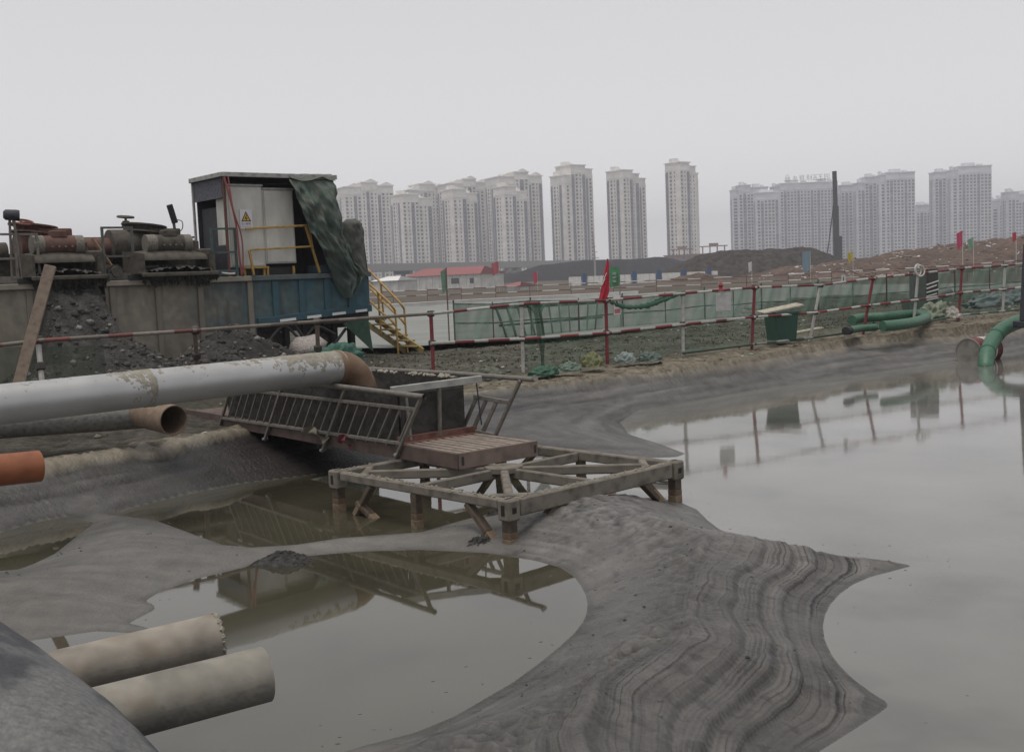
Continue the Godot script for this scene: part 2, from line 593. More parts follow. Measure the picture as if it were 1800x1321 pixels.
func water_shores() -> Array:
	var pool1 := PackedVector2Array([Vector2(-2.265, -8.518), Vector2(-2.036, -8.795), Vector2(-1.731, -8.89), Vector2(-1.324, -8.972), Vector2(-0.806, -8.941), Vector2(-0.242, -8.733), Vector2(0.116, -8.441), Vector2(0.304, -8.208), Vector2(0.394, -7.924), Vector2(0.428, -7.68), Vector2(0.444, -7.452), Vector2(0.441, -7.24), Vector2(0.419, -7.042), Vector2(0.386, -6.88), Vector2(0.319, -6.662), Vector2(0.22, -6.432), Vector2(0.087, -6.155), Vector2(-0.07, -5.862), Vector2(-0.36, -5.437), Vector2(-0.546, -5.252), Vector2(-0.78, -5.124), Vector2(-0.974, -4.986), Vector2(-1.364, -4.652), Vector2(-1.786, -4.585), Vector2(-3.087, -5.421), Vector2(-3.566, -6.646), Vector2(-3.19, -6.951), Vector2(-3.017, -7.019), Vector2(-2.79, -7.105), Vector2(-2.501, -7.02), Vector2(-2.443, -7.036), Vector2(-2.451, -7.119), Vector2(-2.546, -7.191), Vector2(-2.631, -7.251), Vector2(-2.598, -7.371), Vector2(-2.549, -7.545), Vector2(-2.593, -7.659), Vector2(-2.689, -7.769), Vector2(-2.666, -7.951), Vector2(-2.496, -8.308)])
	var pool2 := PackedVector2Array([Vector2(1.0, -4.1), Vector2(1.183, -4.719), Vector2(1.319, -4.847), Vector2(1.541, -5.065), Vector2(1.735, -5.257), Vector2(1.804, -5.337), Vector2(1.806, -5.403), Vector2(1.784, -5.474), Vector2(1.742, -5.712), Vector2(1.731, -5.929), Vector2(1.739, -6.095), Vector2(1.772, -6.347), Vector2(1.832, -6.594), Vector2(1.908, -6.813), Vector2(2, -7.018), Vector2(2.123, -7.233), Vector2(2.279, -7.443), Vector2(2.449, -7.605), Vector2(2.602, -7.701), Vector2(2.837, -7.849), Vector2(2.709, -8.015), Vector2(2.499, -8.15), Vector2(2.222, -8.388), Vector2(1.913, -8.775), Vector2(1.771, -8.978), Vector2(1.7, -9.219), Vector2(1.664, -9.555), Vector2(1.646, -10.035), Vector2(1.526, -10.45), Vector2(1.335, -10.655), Vector2(1.001, -10.641), Vector2(0.66, -10.521), Vector2(0.406, -10.361), Vector2(-0.053, -10.376), Vector2(-0.473, -10.035), Vector2(-0.856, -9.581), Vector2(-1.542, -9.49), Vector2(-1.903, -9.306), Vector2(-2.284, -9.272), Vector2(-2.564, -9.421), Vector2(-3.019, -9.975), Vector2(-3.529, -10.597), Vector2(-4.022, -10.9), Vector2(-3.959, -11.214), Vector2(-3.85, -11.421), Vector2(-3.566, -11.877), Vector2(-3.131, -12.376), Vector2(-2.544, -12.667), Vector2(-1.929, -12.973), Vector2(-1, -13.182), Vector2(-0.042, -13.313), Vector2(0.514, -13.383), Vector2(1.303, -12.968), Vector2(1.904, -12.938), Vector2(2.039, -13.155), Vector2(1.845, -13.981), Vector2(1.55, -14.938), Vector2(1.559, -16.177), Vector2(1.955, -17.426), Vector2(2.802, -18.225), Vector2(4.331, -19.724), Vector2(6.677, -21.605), Vector2(9.682, -23.784), Vector2(11.922, -25.706), Vector2(17, -29.8), Vector2(21, -27), Vector2(21, -6), Vector2(12, -3.4)])
	var pool0 := PackedVector2Array([Vector2(-5.063, -10.008), Vector2(-4.879, -10.292), Vector2(-4.732, -10.701), Vector2(-4.491, -10.939), Vector2(-4.096, -10.58), Vector2(-4.053, -10.095), Vector2(-3.983, -9.344), Vector2(-4.02, -9.028), Vector2(-4.078, -8.841), Vector2(-4.301, -8.824), Vector2(-4.602, -8.871)])
	return [pool1, pool2, pool0]

func pit_rim() -> Array:
	return [PackedVector2Array([Vector2(-6.2, -10), Vector2(-6.5, -7), Vector2(-6, -4), Vector2(-3, -2.7), Vector2(0, -2.4), Vector2(5, -2.2), Vector2(23, -2.2), Vector2(23, -29), Vector2(16.5, -29.9), Vector2(12.648, -27.271), Vector2(11.156, -25.767), Vector2(10.101, -25.122), Vector2(9.025, -25.006), Vector2(8.141, -23.923), Vector2(7.377, -23.844), Vector2(6.235, -22.394), Vector2(5.354, -21.633), Vector2(4.542, -20.637), Vector2(4.065, -20.224), Vector2(3.578, -19.841), Vector2(2.982, -19.302), Vector2(2.444, -18.996), Vector2(1.913, -18.6), Vector2(1.38, -17.938), Vector2(0.908, -17.764), Vector2(-0.4, -17.3), Vector2(-1.8, -16.2), Vector2(-2.9, -15), Vector2(-3.4, -14.2), Vector2(-3.599, -13.56), Vector2(-3.8, -13.275), Vector2(-4.098, -13.125), Vector2(-4.133, -12.596), Vector2(-4.373, -12.928), Vector2(-4.523, -12.407), Vector2(-4.794, -12.275), Vector2(-4.989, -11.973), Vector2(-5.107, -11.668), Vector2(-5.335, -11.371), Vector2(-5.9, -11)])]

func base_height(x: float, z: float, r: float) -> float:
	# the land outside the pit; r is the distance to its rim
	var d := sqrt(x * x + z * z)
	var h := 0.40 + 0.06 * minf(r, 2.0) + 0.02 * clampf(x - 1.0, 0.0, 14.0)
	var far := smoothstep(32.0, 100.0, d)
	return lerpf(h, 0.3, far)

func ground_at(x: float, z: float) -> float:
	if x < GX + 1 or x > GX + GW * GS - 1 or z < GZ + 1 or z > GZ + GH * GS - 1:
		return base_height(x, z, 2.0)
	var r := look(sdr, x, z)
	if r > 0.0:
		return base_height(x, z, r)
	return 0.1

func axis(stops: Array) -> PackedFloat32Array:
	# stops: [position, step] pairs, then the far end is reached with growing steps
	var out := PackedFloat32Array()
	for i in stops.size() - 1:
		var a: float = stops[i][0]
		var b: float = stops[i + 1][0]
		var n := int(round((b - a) / stops[i][1]))
		for k in n:
			out.append(a + (b - a) * k / n)
	out.append(stops[-1][0])
	return out

func terrain() -> void:
	n_low = noise(0.35, 3, 11)
	n_mid = noise(1.6, 3, 12)
	n_hi = noise(5.5, 2, 13)
	n_fine = noise(14.0, 2, 15)
	n_cell = noise(5.0, 1, 14, FastNoiseLite.TYPE_CELLULAR)
	var shores := water_shores()
	sdw = distance_field(shores)
	sdb = blurred(distance_field([shores[1]]), 7)
	sdr = distance_field(pit_rim())
	var xs := axis([[-9.0, 0.06], [-3.3, 0.021], [3.0, 0.05], [15.0, 0.2], [19.0, 0.2]])
	var zs := axis([[-31.0, 0.055], [-15.0, 0.05], [-9.6, 0.021], [-4.6, 0.05], [-2.0, 0.2], [0.0, 0.2]])
	var step := 0.3
	var lo: Array = []
	var at: float = xs[0]
	while at > -1500.0:
		at -= step; step *= 1.16; lo.append(at)
	lo.reverse()
	xs = PackedFloat32Array(lo) + xs
	at = xs[-1]; step = 0.3
	while at < 1500.0:
		at += step; step *= 1.16; xs.append(at)
	lo = []; at = zs[0]; step = 0.2
	while at > -1900.0:
		at -= step; step *= 1.12; lo.append(at)
	lo.reverse()
	zs = PackedFloat32Array(lo) + zs
	at = zs[-1]; step = 0.4
	while at < 60.0:
		at += step; step *= 1.3; zs.append(at)
	var nx := xs.size()
	var nz := zs.size()
	var pos := PackedVector3Array()
	var col := PackedColorArray()
	var nor := PackedVector3Array()
	var pit := PackedByteArray()
	var uv := PackedVector2Array()
	uv.resize(nx * nz)
	pos.resize(nx * nz); col.resize(nx * nz); nor.resize(nx * nz); pit.resize(nx * nz)
	for j in nz:
		var z: float = zs[j]
		for i in nx:
			var x: float = xs[i]
			var q := j * nx + i
			var h := 0.0
			var c := Color()
			var near := x > -9.6 and x < 17.8 and z > -31.6 and z < -2.2
			var r := CAP
			var w := CAP
			var wb := CAP
			if near:
				w += 0.014 * n_hi.get_noise_2d(x * 1.3, z * 1.3) + 0.03 * n_mid.get_noise_2d(x, z)
				wb = maxf(0.0, look(sdb, x, z))
				r = look(sdr, x, z)
				w = look(sdw, x, z)
			if near and r < 0.0:
				pit[q] = 1
				r = -r
				var lo2 := n_low.get_noise_2d(x, z)
				var mi := n_mid.get_noise_2d(x, z)
				var hi := n_hi.get_noise_2d(x, z)
				if w < 0.0:
					h = -minf(0.4, -w * 0.22)
					c = Color(0.12, 0.115, 0.1)
				else:
					var bank := 0.40 * w / (w + r + 0.001)
					var tt := w / (w + r + 0.001)
					var alo := x * 0.8 - z * 0.6
					var hs := n_hi.get_noise_2d(alo * 0.4, tt * 2.2)
					var ms := n_mid.get_noise_2d(alo * 0.6, tt * 2.0)
					var line := lerpf(-0.75, -0.1, clampf((-z - 5.0) / 4.2, 0.0, 1.0))
					var bar := smoothstep(-0.25, 0.35, x - line) * smoothstep(-10.9, -9.6, z) * (1.0 - smoothstep(-4.3, -3.2, z))
					var left := smoothstep(0.2, -0.3, x) * smoothstep(-11.5, -10.2, z)
					var slope := smoothstep(1.8, 0.6, r)
					h = bank + bar * 0.155 * smoothstep(0.0, 0.95, w) + left * 0.02 * smoothstep(0.0, 0.5, w)
					h += 0.008 * mi * smoothstep(0.0, 0.3, w)
					# strata that follow the shore of the big water
					var s := wb * (1.0 + 0.22 * lo2) + 0.03 * mi + 0.02 * n_low.get_noise_2d(x * 3.0, z * 3.0)
					var right := smoothstep(-0.1, 0.45, x - lerpf(-0.1, 0.35, clampf((-z - 4.6) / 4.0, 0.0, 1.0)))
					var deep := 0.85 + 0.3 * lo2 + 0.35 * smoothstep(-6.2, -5.0, z)
					var ed := bar * right * smoothstep(-9.1, -8.3, z) * smoothstep(0.0, 0.1, w) * smoothstep(deep + 0.2, deep - 0.25, wb)
					var k := s / 0.13 + 0.6 * n_low.get_noise_2d(s * 9.0, 77.0)
					var fr := k - floorf(k)
					var kk := int(floorf(k))
					var hash1 := fposmod(sin(kk * 12.9898 + 4.1) * 43758.5453, 1.0)
					var hash2 := fposmod(sin(kk * 78.233 + 1.7) * 12543.123, 1.0)
					hash1 = hash1 * hash1
					h += ed * 0.04 * hash1 * smoothstep(0.0, 0.34, fr) * (1.0 - smoothstep(0.34, 1.0, fr)) + ed * 0.008 * n_mid.get_noise_2d(s * 9.0, 21.0)
					uv[q] = Vector2(clampf(s / 1.7, 0.002, 0.998), clampf(ed * (0.75 + 1.0 * n_mid.get_noise_2d(x * 0.7 + 30.0, z * 0.7)), 0.01, 0.99))
					# rings round the near pool
					var ring := bar * (1.0 - right) * smoothstep(0.75, 0.3, w)
					var inner := bar * smoothstep(0.3, 0.7, w) * (1.0 - ed)
					var lump := n_cell.get_noise_2d(x * 0.9 + 0.35 * mi, z * 1.6 + 0.3 * hi)
					var pock := smoothstep(-0.35, -0.75, lump) * smoothstep(-0.3, 0.3, mi + 0.3 * lo2)
					var calm := 1.0 - 0.65 * smoothstep(-7.9, -8.7, z)
					h += inner * calm * (0.036 * hi - 0.03 * pock + 0.03 * mi + 0.012 * n_fine.get_noise_2d(x, z))
					h += ed * 0.006 * n_fine.get_noise_2d(x, z)
					# a slumped crescent beside the near pool
					var cres := bar * (1.0 - right) * smoothstep(-8.7, -8.2, z) * smoothstep(-6.5, -7.0, z) * smoothstep(0.1, 0.4, x)
					h += cres * 0.05 * smoothstep(0.3, 0.52, w + 0.04 * hi)
					var slump := cres * smoothstep(0.26, 0.4, w + 0.04 * hi) * smoothstep(0.66, 0.5, w + 0.03 * mi)
					# colour: silt lies in bands
					var band := n_mid.get_noise_2d(s * 5.0, 40.0) * 0.25 + n_mid.get_noise_2d(s * 13.0, 9.0 + 0.1 * z) * 0.3 + (hash2 - 0.5) * 0.28
					var rb := n_mid.get_noise_2d(w * 9.0, 3.0 + 0.15 * x) * 0.5
					var light := smoothstep(-6.6, -8.4, z)
					var bc := lerpf(0.098, 0.145, light) * (1.0 + 0.6 * band * ed * clampf(0.8 + n_mid.get_noise_2d(x * 0.6, z * 0.6 + 70.0), 0.2, 1.3) + rb * ring + (0.6 * hi - 0.35 * pock + 0.4 * n_fine.get_noise_2d(x, z)) * inner + 0.3 * mi)  # hollows darker, crests lighter: relief shading put into the silt colour
					if ed > 0.5 and fr < 0.22 and hash1 > 0.3:
						bc *= 0.68
					bc = lerpf(bc, bc * 0.72, smoothstep(0.5, 0.9, x - lerpf(0.1, 0.4, light)) * (1.0 - ed) * 0.5)
					bc *= 1.0 - 0.45 * slump * (0.7 + 0.6 * n_mid.get_noise_2d(w * 12.0, 5.0))
					var dark := Color(bc, bc * 0.965, bc * 0.935)
					var fl := 0.135 * (1.0 + 0.25 * n_mid.get_noise_2d(x * 0.5 + z * 0.25, z * 2.6) + 0.12 * lo2)
					var flat := Color(fl, fl * 0.965, fl * 0.91)
					var sl := 0.064 * (1.0 + 0.7 * n_mid.get_noise_2d(tt * 3.0 + 0.1 * mi, alo * 0.16) + 0.3 * n_mid.get_noise_2d(tt * 6.0, alo * 0.2) + 0.25 * ms + 0.3 * hs)
					sl *= 1.0 + 0.65 * smoothstep(-0.5, 2.5, x)
					# shade under the walkway, painted near-black into the mud colour
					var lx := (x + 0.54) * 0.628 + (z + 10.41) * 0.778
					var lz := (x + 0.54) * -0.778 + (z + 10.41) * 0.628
					var walk_shade := smoothstep(1.9, 0.5, lz + 0.5 * lo2) * smoothstep(-2.4, -1.3, lz) * smoothstep(0.5, -0.4, lx) * smoothstep(-5.4, -4.5, lx)
					sl = lerpf(sl, 0.02, walk_shade)
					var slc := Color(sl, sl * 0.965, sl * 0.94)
					h += slope * 0.03 * n_mid.get_noise_2d(tt * 3.0, alo * 0.15) * smoothstep(0.0, 0.25, w)
					c = flat.lerp(dark, bar)
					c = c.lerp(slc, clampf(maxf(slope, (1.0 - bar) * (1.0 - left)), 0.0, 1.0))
					c = c * lerpf(0.72, 1.0, smoothstep(0.0, 0.07, w))
					# streaks and pockmarks on the long banks
					h += slope * (0.02 * ms + 0.01 * hs) * smoothstep(0.0, 0.3, w)
					if hi > 0.42 and bar > 0.5:
						c = c * 0.72
					# crusted lip
					var lip := smoothstep(0.19, 0.1, r + 0.16 * lo2 + 0.05 * n_low.get_noise_2d(x * 4.0, z * 4.0))
					h += lip * (0.05 + 0.02 * smoothstep(-2.8, -3.3, x) + 0.012 * mi + 0.03 * lo2)
					c = c.lerp(Color(0.17, 0.152, 0.125).lerp(Color(0.215, 0.19, 0.15), smoothstep(-2.8, -3.3, x)) * (1.0 + 0.35 * hi + 0.3 * hs + 0.5 * maxf(0.0, lo2 + 0.3 * ms) * smoothstep(2.0, 7.0, x) * 2.0), lip)
			else:
				h = base_height(x, z, r)
				var d := sqrt(x * x + z * z)
				var a1 := n_mid.get_noise_2d(x, z)
				var a2 := n_hi.get_noise_2d(x, z)
				if near:
					var lip := smoothstep(0.35, 0.0, r + 0.12 * a1)
					h += lip * (0.055 + 0.03 * a1 + 0.03 * n_low.get_noise_2d(x, z)) + 0.03 * a1 + 0.012 * a2
				else:
					h += 0.04 * a1 + 0.15 * smoothstep(40.0, 90.0, d) * n_low.get_noise_2d(x * 0.15, z * 0.15)
				var path := smoothstep(2.1, 1.2, r + 0.5 * a1) if near else 0.0
				var tancol := Color(0.165, 0.145, 0.112).lerp(Color(0.075, 0.068, 0.058), smoothstep(-2.2, -3.2, x) * smoothstep(0.1, 0.3, r)) * (1.0 + 0.5 * a1 + 0.4 * a2)
				var soil := Color(0.085, 0.084, 0.068) * (1.0 + 0.5 * n_low.get_noise_2d(x, z) + 0.4 * a1)
				if d > 40.0:
					soil = soil.lerp(Color(0.12, 0.1, 0.08) * (1.0 + 0.4 * n_low.get_noise_2d(x * 0.2, z * 0.2)), smoothstep(40.0, 80.0, d))
				var leftdark := smoothstep(-1.5, -3.5, x) * smoothstep(-30.0, -22.0, z)
				soil = soil.lerp(Color(0.06, 0.056, 0.046), leftdark)
				c = soil.lerp(tancol, path)
			pos[q] = Vector3(x, h, z)
			col[q] = Color(clampf(c.r, 0.01, 1), clampf(c.g, 0.01, 1), clampf(c.b, 0.01, 1))
	silt_x = xs
	silt_z = zs
	silt.resize(nx * nz)
	for q in nx * nz:
		silt[q] = pos[q].y
	for j in nz:
		for i in nx:
			var a := pos[j * nx + mini(i + 1, nx - 1)] - pos[j * nx + maxi(i - 1, 0)]
			var b := pos[mini(j + 1, nz - 1) * nx + i] - pos[maxi(j - 1, 0) * nx + i]
			nor[j * nx + i] = b.cross(a).normalized()
	for side in 2:
		var idx := PackedInt32Array()
		for j in nz - 1:
			for i in nx - 1:
				var q := j * nx + i
				if pit[q] == side:
					idx.append_array(PackedInt32Array([q, q + 1, q + nx + 1, q, q + nx + 1, q + nx]))
		# keep only the vertices this side uses
		var map := PackedInt32Array()
		map.resize(nx * nz)
		map.fill(-1)
		var p2 := PackedVector3Array()
		var c2 := PackedColorArray()
		var n2 := PackedVector3Array()
		var u2 := PackedVector2Array()
		for t in idx.size():
			var q := idx[t]
			if map[q] < 0:
				map[q] = p2.size()
				p2.append(pos[q]); c2.append(col[q]); n2.append(nor[q]); u2.append(uv[q])
			idx[t] = map[q]
		var arr := []
		arr.resize(Mesh.ARRAY_MAX)
		arr[Mesh.ARRAY_VERTEX] = p2
		arr[Mesh.ARRAY_NORMAL] = n2
		arr[Mesh.ARRAY_COLOR] = c2
		arr[Mesh.ARRAY_TEX_UV2] = u2
		arr[Mesh.ARRAY_INDEX] = idx
		var am := ArrayMesh.new()
		am.add_surface_from_arrays(Mesh.PRIMITIVE_TRIANGLES, arr)
		if side == 0:
			setting(obj_mesh("ground", am, M.ground), "brown and olive bare soil of the site round the pond", "ground")
		else:
			setting(obj_mesh("mud_bank", am, M.mud), "dark grey layered silt, banks and sandbars of the settling pond", "mud bank")
	# the near pool and the pond beyond the sandbar are two waters; the seam runs under the mud
	var seam := [Vector3(-0.1, 0, -2.0), Vector3(0.45, 0, -5.0), Vector3(0.85, 0, -7.3), Vector3(0.5, 0, -9.1), Vector3(0.85, 0, -10.1), Vector3(0.75, 0, -11.2), Vector3(0.5, 0, -13.6), Vector3(-4.0, 0, -15.5), Vector3(-8.5, 0, -15.5)]
	var near_poly := PackedVector2Array([Vector2(-8.5, -2.0)])
	var far_poly := PackedVector2Array([Vector2(23.5, -2.0)])
	for p in seam:
		near_poly.append(Vector2(p.x, p.z))
		far_poly.append(Vector2(p.x, p.z))
	far_poly.append(Vector2(-8.5, -30.0))
	far_poly.append(Vector2(23.5, -30.0))
	setting(flat_patch("water", far_poly, 0.0, M.pond), "murky grey water of the settling pond, faintly rippled, reflecting the barrier", "water")
	setting(flat_patch("water", near_poly, 0.0, M.water), "still dark olive water of the near pools, mirroring the walkway and pipes", "water")

# a heightfield mound: spots are [x, z, radius x, radius z, height, turn]
func mound(called: String, m: Material, x0: float, x1: float, z0: float, z1: float, n: int, top: Callable, tint: Callable, parent: Node = self) -> MeshInstance3D:
	var s := ns()
	sheet(s, n, maxi(8, int(n * (z1 - z0) / (x1 - x0))), func(u, v):
		var x := lerpf(x0, x1, u)
		var z := lerpf(z0, z1, v)
		return Vector3(x, top.call(x, z), z), func(u, v):
		return tint.call(lerpf(x0, x1, u), lerpf(z0, z1, v)))
	return obj(called, s, m, parent)

# ---------------------------------------------------------------- middle distance
func flat_patch(called: String, pts: Array, y: float, m: Material) -> MeshInstance3D:
	var s := ns()
	var poly := PackedVector2Array(pts)
	var ids := Geometry2D.triangulate_polygon(poly)
	for t in range(0, ids.size(), 3):
		var a := poly[ids[t]]
		var b := poly[ids[t + 1]]
		var c := poly[ids[t + 2]]
		tri(s, Vector3(a.x, y, a.y), Vector3(b.x, y, b.y), Vector3(c.x, y, c.y), Vector3.UP)
	return obj(called, s, m)

func road_and_mounds() -> void:
	var road := flat_patch("road", [Vector2(-4.661, -26.884), Vector2(-2.758, -25.853), Vector2(-1.333, -26.631), Vector2(1.466, -27.77), Vector2(3.06, -29.347), Vector2(5.62, -31.881), Vector2(9.149, -32.792), Vector2(17.054, -36.768), Vector2(28.561, -61.576), Vector2(22.844, -81.736), Vector2(14.624, -82.591), Vector2(5.784, -72.589), Vector2(-8.486, -65.053), Vector2(-10.773, -62.822)], 0.66, M.concrete)
	setting(road, "pale wet concrete road running behind the green mesh fence", "road")
	# the low white wall along its far side
	var wall := thing("low_wall", "low white plastered wall along the far side of the pale road", "wall")
	var s := ns()
	var pts := [Vector2(-9.549, -63.248), Vector2(-8.486, -65.053), Vector2(-1.592, -69.871), Vector2(5.784, -72.589), Vector2(8.609, -74.499)]
	for i in pts.size() - 1:
		beam(s, Vector3(pts[i].x, 0.74, pts[i].y), Vector3(pts[i + 1].x, 0.74, pts[i + 1].y), 0.25, 0.2)
	obj("wall_body", s, M.whitewall, wall)
	s = ns()
	for i in pts.size() - 1:
		beam(s, Vector3(pts[i].x, 0.862, pts[i].y), Vector3(pts[i + 1].x, 0.862, pts[i + 1].y), 0.34, 0.045)
	obj("coping", s, M.whitewall, wall)
	# mounds of excavated earth
	var n1 := noise(0.06, 5, 31)
	var n2 := noise(0.5, 3, 32)
	var brown := func(x: float, z: float) -> Color:
		return Color(0.115, 0.083, 0.068) * (1.0 + 0.5 * n2.get_noise_2d(x, z) + 0.4 * n1.get_noise_2d(x * 2.0, z * 2.0))
	var o := mound("earth_mound", M.mound, 30.0, 150.0, -215.0, -128.0, 150, func(x, z):
		# ridge that climbs from the left and levels off
		var t := clampf((x - 34.0) / 50.0, 0.0, 1.0)
		var ridge := 5.4 * pow(t, 0.75) + 1.6 * smoothstep(85.0, 140.0, x) + 0.5 * n1.get_noise_2d(x * 1.5, 3.0)
		var face := smoothstep(-130.0, -158.0, z) * smoothstep(-214.0, -180.0, z)
		return 0.1 + ridge * face + (0.55 * n1.get_noise_2d(x * 2.0, z * 2.0) + 0.3 * n2.get_noise_2d(x, z)) * face - 0.3, brown)
	setting(o, "long brown mound of loose excavated earth littered with white scraps", "earth mound")
	var grey := func(x: float, z: float) -> Color:
		return Color(0.062, 0.056, 0.052) * (1.0 + 0.6 * n2.get_noise_2d(x, z))
	o = mound("earth_mound", M.mound, 24.0, 64.0, -232.0, -190.0, 80, func(x, z):
		var h := 5.2 * smoothstep(24.0, 41.0, x) * smoothstep(66.0, 56.0, x) * smoothstep(-190.0, -205.0, z) * smoothstep(-232.0, -222.0, z)
		return h + 0.7 * n1.get_noise_2d(x * 1.2, z * 1.2) + 0.6 * n1.get_noise_2d(x * 2.0, z * 2.0) + 0.3 * n2.get_noise_2d(x, z) - 0.2, grey)
	setting(o, "dark grey spoil mound in front of the grey low-rise blocks", "spoil mound")
	o = mound("earth_mound", M.mound, 21.0, 37.0, -178.0, -160.0, 50, func(x, z):
		var a := Vector2((x - 29.0) / 8.0, (z + 169.0) / 9.0)
		return 1.6 * (1.0 - a.length()) + 0.3 * n1.get_noise_2d(x * 3.0, z * 3.0) + 0.15 * n2.get_noise_2d(x, z), brown)
	setting(o, "small low brown heap at the foot of the dark spoil mound", "earth heap")
	var coal := func(x: float, z: float) -> Color:
		return Color(0.04, 0.04, 0.043) * (1.0 + 0.5 * n2.get_noise_2d(x, z))
	o = mound("earth_mound", M.mound, -20.0, 76.0, -392.0, -345.0, 90, func(x, z):
		var r := 6.2 * smoothstep(-20.0, 22.0, x) * smoothstep(76.0, 50.0, x)
		var f := smoothstep(-345.0, -362.0, z) * smoothstep(-392.0, -376.0, z)
		return r * f + 0.9 * n1.get_noise_2d(x, z) * f - 0.1, coal)
	setting(o, "long low blackish spoil bank behind the white and blue hoarding", "spoil bank")
	# scraps on the brown mound
	var xf: Array = []
	var cs: Array = []
	for i in 900:
		var x := rng.randf_range(36.0, 130.0)
		var z := rng.randf_range(-178.0, -133.0)
		var t := clampf((x - 34.0) / 50.0, 0.0, 1.0)
		var ridge := 5.4 * pow(t, 0.75) + 1.6 * smoothstep(85.0, 140.0, x) + 0.5 * n1.get_noise_2d(x * 1.5, 3.0)
		var face := smoothstep(-130.0, -158.0, z) * smoothstep(-214.0, -180.0, z)
		var y := 0.1 + ridge * face + (0.55 * n1.get_noise_2d(x * 2.0, z * 2.0) + 0.3 * n2.get_noise_2d(x, z)) * face - 0.3
		var big := pow(rng.randf(), 3.0)
		var sc := Vector3(rng.randf_range(0.15, 0.35) + 0.9 * big, 0.1 + 0.12 * big, rng.randf_range(0.15, 0.4))
		xf.append(Transform3D(Basis.from_euler(Vector3(rng.randf_range(-0.3, 0.8), rng.randf() * TAU, rng.randf_range(-0.4, 0.4))).scaled_local(sc), Vector3(x, y + 0.06, z)))
		var g := rng.randf()
		cs.append(Color(0.5, 0.48, 0.46) if g < 0.35 else (Color(0.22, 0.19, 0.17) if g < 0.75 else Color(0.06, 0.05, 0.045)))
	many("rubble", clod_mesh(5), M.plain, xf, cs).set_meta("label", "white and grey scraps strewn over the brown earth mound")
	(get_node("rubble") as Node3D).set_meta("category", "rubble")

func clod_mesh(sd: int) -> ArrayMesh:
	var n := noise(0.9, 2, sd)
	var s := ns()
	var st := 5
	var sl := 7
	var p := func(i: int, k: int) -> Vector3:
		var a := PI * i / st
		var b := TAU * (k % sl) / sl
		var d := Vector3(sin(a) * cos(b), cos(a), sin(a) * sin(b))
		return d * 0.5 * (1.0 + 0.55 * n.get_noise_3dv(d * 2.0))
	for i in st:
		for k in sl:
			var a: Vector3 = p.call(i, k)
			var b: Vector3 = p.call(i, k + 1)
			var c: Vector3 = p.call(i + 1, k + 1)
			var d: Vector3 = p.call(i + 1, k)
			var m := (a + b + c + d)
			if i > 0:
				tri(s, a, b, c, m)
			if i < st - 1:
				tri(s, a, c, d, m)
	s.generate_normals()
	return s.commit()

